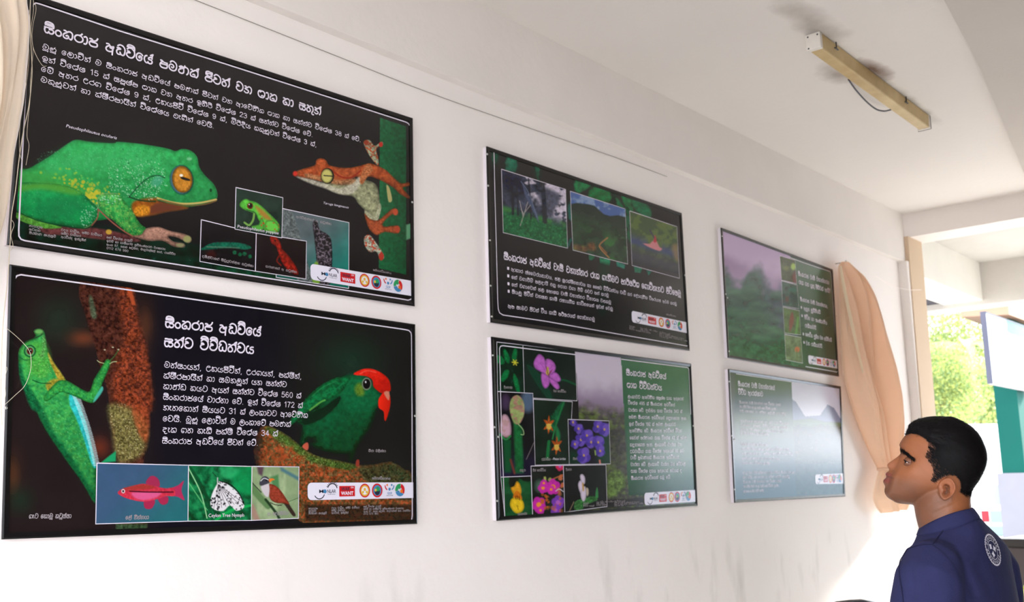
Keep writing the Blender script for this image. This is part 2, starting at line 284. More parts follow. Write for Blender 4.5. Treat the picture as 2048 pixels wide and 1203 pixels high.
# ------------------------------------------------------------------ lettering (stroke letters, 10 units = height of a small letter)
def _ell(cx, cy, rx, ry, a0=90, a1=450, n=14):
    return [(cx+rx*math.cos(math.radians(a0+(a1-a0)*i/n)), cy+ry*math.sin(math.radians(a0+(a1-a0)*i/n))) for i in range(n+1)]
ARC = [(4.0, 7.8), (5.8, 9.5), (8.2, 9.6), (10, 7.4), (10, 3.0), (8.4, 0.2)]
TICK = [(0.9, 9.5), (2.5, 9.5), (4.0, 7.8)]
G = {
 'ක': (11, [TICK[:2]+ARC, [(4,7.8),(1.8,6.2),(0.5,3.5),(1.1,0.8),(3.2,0.1),(5.4,0.5),(6.6,2.2),(5.4,3.8),(3.6,3.0)], [(5.4,0.5),(8.4,0.2)]]),
 'ත': (11, [TICK[:2]+ARC, [(4,7.8),(1.8,6.2),(0.5,3.4),(1.2,0.8),(3.4,0.1),(5.4,1.2),(6.0,3.4),(4.9,5.6),(3.0,6.6)]]),
 'න': (11, [TICK[:2]+ARC, [(4,7.8),(2.2,6.9),(1.4,5.6),(3.4,5.0),(5.6,4.2),(6.2,2.4),(4.6,0.5),(2.2,0.3),(0.4,1.8)]]),
 'හ': (11, [TICK+[(1.6,5.8),(0.5,3.4),(1.4,0.8),(3.6,0.1),(5.6,1.0),(6.0,3.0),(4.6,4.2),(3.4,3.2)], [(2.9,6.8),(5.6,9.3),(8.2,9.5),(10,7.4),(10,3),(8.8,0.2),(7.4,0.6)]]),
 'ග': (11, [[(5.0,8.6),(4.2,9.8),(2.0,9.2),(0.6,6.0),(0.8,2.4),(2.6,0.2),(4.8,0.8),(5.2,3.0),(3.6,4.0),(2.4,3.2)], [(5.0,8.2),(6.8,9.7),(9.0,9.0),(10.2,6.0),(9.8,2.2),(8.4,0.2)]]),
 'ශ': (11, [[(4.2,9.8),(1.8,9.0),(0.5,5.6),(1.4,1.8),(4.0,0.1),(7.6,0.3),(8.2,2.0),(6.8,3.2),(5.4,2.2)], [(3.4,7.6),(5.6,9.6),(8.4,9.2),(9.9,6.2),(9.3,2.4),(7.6,0.3)]]),
 'ර': (9.6, [_ell(4.9,4.6,4.4,4.4), [(4.9,9.0),(6.6,9.6),(8.2,11.8)]]),
 'ජ': (10, [[(0.9,9.2),(2.6,9.4),(3.8,8.2),(1.8,6.2),(0.5,3.6),(1.8,0.7),(5,0),(8.4,0.9),(9.3,3.4),(8.0,5.4),(2.2,5.6)], [(3.2,7.4),(6.0,7.6),(8.2,9.2),(9.3,11.8)]]),
 'ව': (10.4, [[(1.0,10.6),(3.2,12.9),(6.6,12.4),(9.3,9.2),(9.4,4.2),(6.8,0.5),(3.0,0.3),(0.6,2.8),(1.2,5.6),(4.4,6.8)], [(4.4,6.8),(3.0,8.2),(1.2,8.0)]]),
 'ච': (10.4, [[(1.0,10.6),(3.2,12.9),(6.6,12.4),(9.3,9.2),(9.4,4.2),(6.8,0.5),(3.0,0.3),(0.6,2.8),(1.6,5.6),(4.6,5.6),(5.4,3.6)], [(4.6,5.6),(3.0,7.8),(1.2,8.0)]]),
 'ම': (11, [[(2.0,10.6),(3.0,12.4),(5.6,13),(8.8,10.8),(10,6.5),(8.6,1.7),(5.2,0),(1.8,1.4),(0.6,4.6),(1.8,7.6),(4.4,8.2),(6.2,6.4),(5.4,4.0),(3.6,4.6)]]),
 'ය': (10.6, [[(3.4,9.7),(1.4,8.6),(0.5,5.0),(1.6,1.2),(4.0,0.2),(5.0,1.8)], [(5.0,1.8),(6.2,0.1),(8.8,0.5),(9.9,2.8),(8.8,5.0),(6.0,5.4),(5.6,7.2),(7.4,8.6),(9.6,8.6)]]),
 'ස': (10.6, [[(1.0,9.6),(2.4,9.8),(5,9.4),(8.0,9.5),(9.4,8.2),(7.6,6.9),(0.4,6.7)], [(1.4,6.7),(0.5,3.8),(1.6,0.6),(4.0,0.1),(5.0,2.0),(6.2,0.1),(8.8,0.6),(9.9,3.2),(8.4,5.0),(5.2,4.8)]]),
 'ප': (10, [[(0.9,9.4),(2.6,9.6),(4.2,8.4),(6.2,7.6),(9.0,7.6)], [(3.4,8.6),(1.4,6.2),(0.5,3.4),(1.8,0.7),(5,0),(8.4,0.8),(9.4,3.4),(9.0,7.6)], [(1.1,5.0),(5,5.2),(9.2,5.0)]]),
 'ඵ': (10, [[(0.9,9.4),(2.6,9.6),(4.2,8.4),(6.2,7.6),(9.0,7.6),(9.6,10.2)], [(3.4,8.6),(1.4,6.2),(0.5,3.4),(1.8,0.7),(5,0),(8.4,0.8),(9.4,3.4),(9.0,7.6)], [(1.1,5.0),(5,5.2),(9.2,5.0)]]),
 'ණ': (14, [[(5.2,6.8),(3.8,8.4),(2.4,7.4),(3.4,6.0),(1.4,4.8),(0.6,2.4),(2.0,0.3),(4.8,0.2),(6.8,1.8),(7.0,6.0),(5.6,9.3),(3.2,9.8),(1.2,8.2)], [(6.6,7.6),(8.6,9.7),(11.2,9.2),(12.9,6.4),(12.4,2.2),(10.8,0.2)], [(6.2,8.6),(7.4,9.8),(8.2,11.6)]]),
 'ට': (10.6, [[(3.0,9.8),(2.0,11.4),(4.4,13),(8.2,12),(10,8),(9.2,2.8),(5.6,0),(2.0,1.2),(0.6,4.4),(1.8,7.6),(4.6,8.2)]]),
 'ඩ': (10.6, [[(1.6,11),(4.0,13),(7.6,12.2),(9.8,8.5),(9.6,3),(8.2,0.2),(5.2,0.8)], [(1.0,8.4),(3.2,8.8),(5.0,7.6),(2.0,6.4),(0.6,3.8),(1.4,0.8),(3.6,0.2),(5.2,1.6),(4.4,3.4)]]),
 'ඬ': (10.6, [[(1.6,11),(4.0,13),(7.6,12.2),(9.8,8.5),(9.6,3),(8.2,0.2),(5.2,0.8)], [(1.0,8.4),(3.2,8.8),(5.0,7.6),(2.0,6.4),(0.6,3.8),(1.4,0.8),(3.6,0.2),(5.2,1.6),(4.4,3.4)]]),
 'ථ': (10.6, [[(1.6,11),(4.0,13),(7.6,12.2),(9.8,8.5),(9.2,3),(6,0.1),(2.0,0.8),(0.6,4),(2.4,7.2),(5.2,6.6),(5.0,4)]]),
 'ධ': (10.6, [[(0.8,9.0),(2.2,12.4),(6.4,12.9),(9.5,9.2),(9.6,3),(8.2,0.2),(6.4,0.5)], [(0.8,9.0),(3.2,8.4),(1.6,6.6),(0.6,4.0),(1.4,0.8),(3.4,0.2),(4.8,1.8),(4.8,5.0)], [(4.8,1.6),(6.4,0.4)]]),
 'ද': (9, [[(1.0,9.5),(4.4,9.6),(7.0,8.2),(5.4,6.8),(2.0,6.4),(0.6,4.0),(1.8,1.6),(4.8,1.4)], [(4.8,1.4),(3.4,-0.4),(4.2,-2.4),(6.6,-3.0),(8.2,-2.0)]]),
 'ල': (11.6, [[(5.6,5.8),(4.0,6.2),(3.6,4.2),(5.6,3.2),(7.2,5.2),(6.0,7.8),(3.0,8.0),(0.8,5.0),(1.2,0.8),(4.4,-1.8),(8.4,-1.0),(10.7,3.0),(9.8,8.6),(6.4,11.0),(2.6,10.2)]]),
 'ළ': (11.4, [[(4.4,7.6),(2.6,6.2),(3.2,4.2),(5.2,4.8),(4.6,7.8),(2.0,8.2),(0.5,5.0),(1.9,1.0),(5.6,-0.4),(9.4,1.4),(10.5,5.6),(8.4,8.4),(6.4,7.0),(7.0,9.0),(8.8,11.2)]]),
 'උ': (9.4, [[(2.4,8.6),(7.6,8.7),(6.6,11.0),(3.4,11.2),(0.9,7.5),(1.0,2.2),(4.0,-0.8),(7.4,0.4),(8.4,3.0)]]),
 'ඉ': (10, [[(4.4,4.8),(3.4,6.2),(5.0,7.2),(6.6,5.6),(5.2,3.2),(2.4,3.6),(0.8,6.8),(2.4,10.2),(5.8,11.2),(8.8,8.4),(8.6,3.4),(5.6,1.0),(2.2,0.4),(3.0,-1.6),(6.0,-2.4),(8.6,-2.2)]]),
 'අ': (11, [[(0.9,9.4),(3.0,9.6),(4.4,8.2),(1.8,6.0),(0.6,3.2),(2.0,0.6),(5.0,0.2),(7.8,1.6),(8.2,5.2)], [(4.4,8.0),(6.6,6.8),(9.0,7.8),(8.2,5.2),(5.0,5.4),(6.0,7.0)], [(8.0,3.4),(7.8,-3.2)]]),
 'භ': (11, [[(2.4,7.6),(0.9,8.6),(1.6,10.0),(3.2,9.2),(2.9,7.0),(1.2,5.4),(0.5,2.8),(1.8,0.3),(4.2,0.3),(5.6,2.0),(4.6,4.0),(3.2,3.4)], [(2.9,6.6),(5.6,9.3),(8.2,9.5),(10,7.4),(10,3),(8.8,0.2),(7.4,0.6)]]),
 'බ': (10.4, [[(4.8,6.6),(1.8,7.0),(0.6,4.0),(1.9,0.9),(5,0),(8.4,1.4),(9.6,5.4),(8.2,9.4),(5,10.6),(2.0,9.6)], [(4.8,6.6),(5.4,4.8)]]),
 'ෂ': (11, [[(3.4,9.7),(1.2,7.8),(0.5,3.8),(2.4,0.5),(6.2,0),(9.4,1.6),(10.0,5.0),(8.6,7.4),(6.2,7.0),(5.6,9.0),(8.0,9.8),(10.0,9.0)], [(2.4,5.0),(4.4,5.4),(5.8,3.6),(8.0,3.6),(9.8,4.6)]]),
 'ා': (5.2, [[(0.9,8.8),(2.6,9.7),(4.1,8.0),(4.3,3.6),(3.0,0.4),(1.2,0.4)]]),
 'ැ': (5.0, [[(0.7,9.4),(2.8,9.0),(3.2,7.6),(1.4,6.4),(1.3,3.2),(2.4,0.8),(4.2,1.0)]]),
 'ෙ': (8.4, [[(5.0,4.2),(3.8,3.6),(3.4,5.2),(5.0,6.4),(6.8,4.8),(6.2,1.4),(3.4,0.1),(0.9,2.2),(0.8,7.0),(3.2,9.8),(6.2,9.4),(7.6,7.8)]]),
 'ං': (7, [_ell(3.3,3.6,2.9,3.5)]),
 'ෘ': (6, [[(1,9),(3,9.5),(4,7),(2,5.5),(4.4,3.5),(3,0.5),(1,0.8)]]),
 'YA': (6.5, [[(0.5,3.2),(1.4,0.6),(3.6,0.2),(5.6,2.4),(5.4,6.0),(3.2,8.0),(1.2,7.2)]]),
 ' ': (6.5, []), '.': (3.6, [[(1.4,0.2),(1.8,0.2)]]), ',': (3.8, [[(1.8,0.4),(1.0,-2.0)]]), '-': (6, [[(1,4.6),(5,4.6)]]),
 '?': (7, [[(0.8,10),(2.4,12.6),(5.2,12.2),(5.8,9.4),(3.4,6.6),(3.2,4.0)], [(3.2,0.2),(3.4,0.2)]]),
 '0': (8, [_ell(3.9,6.2,3.1,6.2)]),
 '1': (6, [[(0.8,9.8),(2.6,10.6),(3.6,12.4),(3.6,0)]]),
 '2': (8, [[(0.8,9.4),(1.8,11.8),(4.2,12.4),(6.6,10.8),(6.4,7.8),(3.4,4.0),(0.7,0.2)], [(0.7,0.2),(7,0.2)]]),
 '3': (8, [[(0.8,10),(2,11.9),(4.2,12.3),(6.4,10.8),(6.0,7.8),(3.4,6.8)], [(3.4,6.8),(6.4,5.6),(6.8,2.6),(4.8,0.2),(2,0.2),(0.6,2.4)]]),
 '4': (8, [[(5.2,0),(5.2,12.4)], [(5.2,12.2),(0.5,3.4)], [(0.5,3.4),(7.2,3.4)]]),
 '5': (8, [[(6.4,12.2),(1.8,12.2)], [(1.8,12.2),(1.0,6.8)], [(1.0,6.4),(3.4,7.8),(6.2,6.8),(7.0,3.8),(5.2,0.4),(2.0,0.1),(0.6,2.2)]]),
 '6': (8, [[(6.4,10.6),(4.8,12.2),(2.4,11.6),(0.9,7.6),(0.9,3.2),(3.2,0.1),(6.0,0.9),(6.8,4.0),(5.0,7.0),(2.2,6.4),(0.9,4.2)]]),
 '7': (8, [[(0.6,12.2),(6.8,12.2)], [(6.8,12.2),(3.8,6.0),(2.6,0)]]),
 '8': (8, [_ell(3.8,9.4,2.6,2.9), _ell(3.8,3.4,3.2,3.3)]),
 '9': (8, [[(1.2,1.8),(2.8,0.1),(5.2,0.8),(6.8,4.6),(6.8,9.0),(4.6,12.2),(1.6,11.4),(0.7,8.4),(2.4,5.4),(5.2,6.0),(6.7,8.4)]]),
}
TALL = set('වමටඩධචඬථ')
LOWHOOK = set('කතගශභ')
def shape_text(s):
    """-> list of (stroke points), total advance"""
    x = 0.0; out = []
    def put(key, x, dx=0, dy=0):
        w, st = G[key]
        for q in st: out.append([(a+x+dx, b+dy) for a, b in q])
        return w
    i = 0; n = len(s)
    SIG = 'ාැෑිීුූෙේොෝෛෘං්'
    while i < n:
        ch = s[i]; i += 1
        if ch == 'ආ': x += put('අ', x)+0.8; x += put('ා', x-1.0)-0.2; continue
        if ch == 'ඇ': x += put('අ', x)+0.8; x += put('ැ', x-1.0)-0.2; continue
        if ch == 'ඒ' : ch = 'ඉ'
        if ch not in G: continue
        sg = []
        while i < n and s[i] in SIG:
            if s[i] == '්' and i+2 < n and s[i+1] == '\u200d':
                sg.append('Y' if s[i+2] == 'ය' else 'R'); i += 3; continue
            sg.append(s[i]); i += 1
        if any(q in 'ෙේොෝ' for q in sg): x += put('ෙ', x)+0.9
        if 'ෛ' in sg: x += put('ෙ', x)+0.6; x += put('ෙ', x)+0.9
        w = put(ch, x); T = 13 if ch in TALL else 10
        hal = ('්' in sg) or ('ේ' in sg)
        if hal:
            if ch in TALL or ch in 'බජ':
                T2 = 13 if ch in TALL else 11
                out.append([(x+w*0.1, T2-1.4), (x+w*0.3, T2+1.4), (x+w*0.62, T2+1.6), (x+w*0.9, T2-0.4), (x+w*0.9, T2-4.5)])
            else:
                out.append([(x+w-1.0, 7.0), (x+w-0.9, 10.4), (x+w-0.2, 13.2)])
                out.append([(x+w-3.0, 11.0), (x+w-1.6, 12.4), (x+w-0.2, 13.2)])
        if 'ි' in sg or 'ී' in sg:
            out.append([(x+0.9, T+0.9), (x+1.6, T+3.0), (x+4.2, T+4.0), (x+w*0.78, T+3.0), (x+w-1.0, T+0.4), (x+w-1.1, T-2.4)])
            out.append([(x+0.9, T+0.9), (x+w*0.5, T+1.4), (x+w-1.4, T+1.0)])
        if 'ී' in sg: out.append([(a+x+w-1.6, b+T+2.6) for a, b in _ell(0, 0, 1.0, 1.0)])
        if 'ු' in sg or 'ූ' in sg:
            if ch in LOWHOOK:
                out.append([(x+w-2.6, 0.2), (x+w-2.8, -1.6), (x+w-1.2, -2.8), (x+w+0.4, -2.2)])
            else:
                b0 = -0.4 if ch != 'ල' else -2.0
                out.append([(x+0.9, b0-0.7), (x+1.0, b0-2.2)]); out.append([(x+1.0, b0-2.2), (x+w-2.6, b0-2.2)])
                out.append([(x+w-2.6, b0-2.2), (x+w-1.8, b0-3.6), (x+w-1.7, b0+0.2)])
        if 'R' in sg: out.append([(x+1, -0.6), (x+2.4, -2.6), (x+w*0.6, -3.0), (x+w-1.2, -1.2)])
        x += w+0.9
        if 'Y' in sg: x += put('YA', x-0.6)+0.3
        for q in sg:
            if q in 'ාොෝ': x += put('ා', x-0.9)+0.1
            if q in 'ැෑ': x += put('ැ', x-0.7)+0.1
            if q == 'ෘ': x += put('ෘ', x-0.6)+0.1
        if 'ං' in sg: x += put('ං', x)+0.9
    return out, x

def ribbon(mb, pts, w, k=0):
    P = np.asarray(pts, float)
    keep = [0]+[i for i in range(1, len(P)) if np.linalg.norm(P[i]-P[i-1]) > 1e-7]
    P = P[keep]
    if len(P) < 2: return
    d = np.diff(P, axis=0); d /= np.linalg.norm(d, axis=1)[:, None]
    P = P.copy(); P[0] -= d[0]*w*0.35; P[-1] += d[-1]*w*0.35
    t = np.vstack([d[:1], d[:-1]+d[1:], d[-1:]]); t /= (np.linalg.norm(t, axis=1)[:, None]+1e-9)
    nrm = np.stack([-t[:, 1], t[:, 0]], 1)*w*0.5
    A = P+nrm; B = P-nrm; n = len(P)
    mb2 = [(a[0], a[1]) for a in A]+[(b[0], b[1]) for b in B]
    mb.append((mb2, [(i, i+1, n+i+1, n+i) for i in range(n-1)]))

def flat_mesh(name, parts, Y, m, parent, mats=None, mi=None, lift=0.0, steps=False):
    """parts: list of (2d points in wall X,Z ; faces) all on the plane Y"""
    V = []; F = []; K = []
    for k_, q in enumerate(parts):
        n = len(V); V += [(a, Y-lift*k_, b) for a, b in q[0]]; F += [tuple(i+n for i in f) for f in q[1]]
        K += [q[2] if len(q) > 2 else 0]*len(q[1])
    if steps:                                   # strokes that cross: every piece a hair above the one before
        V2 = []; F3 = []
        for i, f in enumerate(F):
            n = len(V2); V2 += [(V[j][0], V[j][1]-(i % 40)*1.5e-5, V[j][2]) for j in f]; F3.append(tuple(range(n, n+len(f))))
        V, F = V2, F3
    # keep every face turned to the room (-Y)
    F2 = []
    for f in F:
        a, b, c = V[f[0]], V[f[1]], V[f[2]]
        cr = (b[2]-a[2])*(c[0]-a[0])-(b[0]-a[0])*(c[2]-a[2])
        F2.append(f if cr < 0 else f[::-1])
    return mesh_obj(name, V, F2, m, parent, mats=mats, mi=K if mats else None)

def sinhala(parts, text, p0, p1, xh, bold=0.17, Y=-0.0166, per=5, slant=0.0):
    """one line of lettering from pixel-measured baseline start to end, laid on the board's face"""
    A = on_wall(*p0, Y)[[0, 2]]; B = on_wall(*p1, Y)[[0, 2]]
    st, adv = shape_text(text)
    d = (B-A); sx = np.linalg.norm(d)/max(adv, 1); d = d/np.linalg.norm(d); sy = xh/10.0
    for q in st:
        c = crom(q, per) if len(q) > 2 else np.asarray(q, float)
        W = A+np.outer(c[:, 0]*sx, d)+np.outer(c[:, 1]*sy, np.array([0, 1.0]))
        ribbon(parts, W, bold*xh)

_fc = {}
def latin2d(s, fat=0.0):
    """outline mesh of a word in Blender's own font, unit size -> verts, faces, width"""
    if (s, fat) in _fc: return _fc[(s, fat)]
    cu = bpy.data.curves.new('t', 'FONT'); cu.body = s; cu.size = 1.0; cu.resolution_u = 3; cu.offset = fat
    ob = bpy.data.objects.new('t', cu); COL.objects.link(ob)
    dg = bpy.context.evaluated_depsgraph_get(); dg.update()
    me = bpy.data.meshes.new_from_object(ob.evaluated_get(dg))
    V = np.array([v.co[:2] for v in me.vertices]); F = [tuple(p.vertices) for p in me.polygons]
    bpy.data.objects.remove(ob); bpy.data.curves.remove(cu); bpy.data.meshes.remove(me)
    V[:, 0] -= V[:, 0].min()
    _fc[(s, fat)] = (V, F, V[:, 0].max()); return _fc[(s, fat)]
def latin(parts, s, p0, p1, cap, Y=-0.0166, slant=0.0, k=0):
    A = on_wall(*p0, Y)[[0, 2]]; B = on_wall(*p1, Y)[[0, 2]]
    V, F, w = latin2d(s); d = B-A; sx = np.linalg.norm(d)/w; d = d/np.linalg.norm(d); sy = cap/0.7
    W = A+np.outer(V[:, 0]*sx+V[:, 1]*slant*sy, d)+np.outer(V[:, 1]*sy, np.array([0, 1.0]))
    parts.append(([tuple(q) for q in W], F, k))
def px2w(pts, Y=-0.0164):
    P = np.asarray(pts, float); return on_wall(P[:, 0], P[:, 1], Y)[:, [0, 2]]
def poly2d(pts, Y=-0.0164, k=0):
    W = px2w(pts, Y); return ([tuple(q) for q in W], [tuple(range(len(W)))], k)
def line2d(parts, pts, w, Y=-0.0164, closed=False):
    W = px2w(pts, Y)
    if closed: W = np.vstack([W, W[:1]])
    ribbon(parts, W, w)

# ------------------------------------------------------------------ printed pictures: dense coloured meshes
_rng = np.random.RandomState(7); _TB = _rng.rand(256, 256)
def vnoise(x, y, seed=0):
    x = x+seed*17.31; y = y+seed*9.77
    xi = np.floor(x).astype(int); yi = np.floor(y).astype(int); fx = x-xi; fy = y-yi
    fx = fx*fx*(3-2*fx); fy = fy*fy*(3-2*fy)
    a = _TB[xi & 255, yi & 255]; b = _TB[(xi+1) & 255, yi & 255]; c = _TB[xi & 255, (yi+1) & 255]; d = _TB[(xi+1) & 255, (yi+1) & 255]
    return (a*(1-fx)+b*fx)*(1-fy)+(c*(1-fx)+d*fx)*fy
def fbm(x, y, s, seed=0, o=3):
    r = 0; a = 0.5; t = 0
    for k in range(o): r = r+a*vnoise(x/s, y/s, seed+k); t += a; a *= 0.55; s = s*0.5
    return r/t
def pdist(P, px, py):
    """signed distance to a polygon, positive inside"""
    n = len(P); d2 = np.full(px.shape, 1e12); ins = np.zeros(px.shape, bool)
    for i in range(n):
        x0, y0 = P[i]; x1, y1 = P[(i+1) % n]; dx, dy = x1-x0, y1-y0
        t = np.clip(((px-x0)*dx+(py-y0)*dy)/(dx*dx+dy*dy+1e-12), 0, 1)
        d2 = np.minimum(d2, (px-x0-t*dx)**2+(py-y0-t*dy)**2)
        c = (y0 > py) != (y1 > py)
        if dy != 0: ins ^= c & (px < dx*(py-y0)/dy+x0)
    d = np.sqrt(d2); return np.where(ins, d, -d)
def sst(a, b, x):
    t = np.clip((x-a)/(b-a), 0, 1); return t*t*(3-2*t)

PRINT_GAIN = 0.92
M_print = None
class Cv:
    """a printed sheet: quad given by its corners, painted with soft shapes"""
    def __init__(s, quad, Y, step=1.15, bg=(34, 32, 33)):
        q = np.asarray(quad, float); W = on_wall(q[:, 0], q[:, 1], Y)[:, [0, 2]]
        nx = max(4, int(max(np.hypot(*(q[1]-q[0])), np.hypot(*(q[2]-q[3])))/step)); ny = max(4, int(max(np.hypot(*(q[3]-q[0])), np.hypot(*(q[2]-q[1])))/step))
        u = np.linspace(0, 1, nx+1)[None, :, None]; v = np.linspace(0, 1, ny+1)[:, None, None]
        G2 = (W[0]*(1-u)+W[1]*u)*(1-v)+(W[3]*(1-u)+W[2]*u)*v
        s.nx, s.ny, s.Y = nx, ny, Y; s.W = G2.reshape(-1, 2)
        P3 = np.stack([s.W[:, 0], np.full(len(s.W), Y), s.W[:, 1]], 1)
        s.x, s.y = to_px(P3); s.c = np.tile(np.asarray(bg, float), (len(s.x), 1)); s.U = np.tile(np.linspace(0, 1, nx+1), ny+1); s.V = np.repeat(np.linspace(0, 1, ny+1), nx+1)
        s.q = q
    def at(s, pts):
        """0..1 coordinates inside the quad -> pixel coordinates"""
        P = np.asarray(pts, float); u = P[..., 0:1]; v = P[..., 1:2]; q = s.q
        return (q[0]*(1-u)+q[1]*u)*(1-v)+(q[3]*(1-u)+q[2]*u)*v
    def poly(s, pts, col, soft=1.0, sm=4, op=1.0, shade=None, nz=None, rim=None, col2=None, seed=1):
        P = np.asarray(pts, float)
        if sm: P = crom(P, sm, True)
        lo = P.min(0)-soft*2-1; hi = P.max(0)+soft*2+1
        I = np.nonzero((s.x > lo[0]) & (s.x < hi[0]) & (s.y > lo[1]) & (s.y < hi[1]))[0]
        if len(I) == 0: return
        X = s.x[I]; Yy = s.y[I]; d = pdist(P, X, Yy)
        a = sst(-soft, soft, d)*op
        c = np.tile(np.asarray(col, float), (len(I), 1))
        if col2 is not None:
            k = fbm(X, Yy, nz[0] if nz else 6, seed+5); k = sst(0.42, 0.62, k)[:, None]; c = c*(1-k)+np.asarray(col2, float)*k
        if shade is not None:
            dx, dy, am = shade; cx, cy = (P.min(0)+P.max(0))/2; hw = (P.max(0)-P.min(0))/2+1e-6
            c = c*(1+am*np.clip((X-cx)/hw[0]*dx+(Yy-cy)/hw[1]*dy, -1, 1))[:, None]
        if rim is not None: c = c*(1-rim[1]*(1-sst(0, rim[0], d)))[:, None]
        if nz is not None: c = c*(1+nz[1]*(fbm(X, Yy, nz[0], seed)-0.5)*2)[:, None]
        s.c[I] = s.c[I]*(1-a[:, None])+c*a[:, None]
    def ell(s, cx, cy, rx, ry, col, soft=1.0, ang=0, **k):
        t = np.linspace(0, 2*np.pi, 20, endpoint=False); a = math.radians(ang)
        x = rx*np.cos(t); y = ry*np.sin(t)
        s.poly(np.stack([cx+x*math.cos(a)-y*math.sin(a), cy+x*math.sin(a)+y*math.cos(a)], 1), col, soft, 0, **k)
    def line(s, pts, w, col, soft=0.7, sm=5, op=1.0):
        P = crom(pts, sm) if (sm and len(pts) > 2) else np.asarray(pts, float)
        lo = P.min(0)-w-soft*2; hi = P.max(0)+w+soft*2
        I = np.nonzero((s.x > lo[0]) & (s.x < hi[0]) & (s.y > lo[1]) & (s.y < hi[1]))[0]
        if len(I) == 0: return
        X = s.x[I]; Yy = s.y[I]; d2 = np.full(len(I), 1e12)
        for i in range(len(P)-1):
            x0, y0 = P[i]; dx, dy = P[i+1]-P[i]; t = np.clip(((X-x0)*dx+(Yy-y0)*dy)/(dx*dx+dy*dy+1e-12), 0, 1)
            d2 = np.minimum(d2, (X-x0-t*dx)**2+(Yy-y0-t*dy)**2)
        a = (sst(w/2+soft, w/2-soft, np.sqrt(d2)) if soft > 0 else 1.0)*op
        s.c[I] = s.c[I]*(1-a[:, None])+np.asarray(col, float)*a[:, None]
    def dots(s, pts, n, r, col, seed=3, op=0.9, soft=0.6, sm=4):
        """scatter spots inside a polygon"""
        P = np.asarray(pts, float); P = crom(P, sm, True) if sm else P
        rr = np.random.RandomState(seed); lo, hi = P.min(0), P.max(0)
        Q = lo+rr.rand(n*4, 2)*(hi-lo); Q = Q[pdist(P, Q[:, 0], Q[:, 1]) > 0][:n]
        for x, y in Q:
            q = r*(0.5+rr.rand()); s.ell(x, y, q, q*(0.6+0.5*rr.rand()), col, soft, rr.rand()*180, op=op*(0.5+0.5*rr.rand()))
    def field(s, fn):
        s.c = fn(s.x, s.y, s.c)
    def build(s, name, parent, label=None):
        nx, ny = s.nx, s.ny; N = len(s.x)
        co = np.stack([s.W[:, 0], np.full(N, s.Y), s.W[:, 1]], 1).astype(np.float32)
        i = np.arange(ny)[:, None]*(nx+1)+np.arange(nx)[None, :]
        F = np.stack([i, i+nx+1, i+nx+2, i+1], -1).reshape(-1, 4)
        me = bpy.data.meshes.new(name); me.vertices.add(N); me.vertices.foreach_set('co', co.ravel())
        me.loops.add(F.size); me.loops.foreach_set('vertex_index', F.ravel().astype(np.int32))
        me.polygons.add(len(F)); me.polygons.foreach_set('loop_start', np.arange(0, F.size, 4, dtype=np.int32))
        me.update(calc_edges=True)
        at = me.color_attributes.new('print', 'FLOAT_COLOR', 'POINT')
        rgb = np.maximum(lin(np.clip(s.c, 0, 255))*PRINT_GAIN-0.007, 0.003)
        at.data.foreach_set('color', np.concatenate([rgb, np.ones((N, 1))], 1).astype(np.float32).ravel())
        me.materials.append(M_print)
        o = bpy.data.objects.new(name, me); COL.objects.link(o)
        if parent is not None: o.parent = parent; o.matrix_parent_inverse = parent.matrix_world.inverted()
        if label: o['label'] = label
        return o

def cv_map(ox, oy, s):
    return lambda pts: [(ox+x/s, oy+y/s) for x, y in pts]
C1 = cv_map(0, 0, 4.01); C3 = cv_map(0, 220, 3.539); C4 = cv_map(420, 220, 3.007)
C5 = cv_map(0, 520, 4.01); C6 = cv_map(420, 600, 4.009); C7 = cv_map(0, 800, 4.01); C8 = cv_map(420, 800, 4.009)
C9 = cv_map(960, 280, 4.654); C10 = cv_map(960, 480, 4.654); C11 = cv_map(970, 660, 4.763); C12 = cv_map(970, 840, 4.763)
C13 = cv_map(1420, 440, 3.76); C14 = cv_map(1430, 720, 4.01)
def one(cm, x, y): return cm([(x, y)])[0]

def mix(c, col, k): return c*(1-k[:, None])+np.asarray(col, float)*k[:, None]

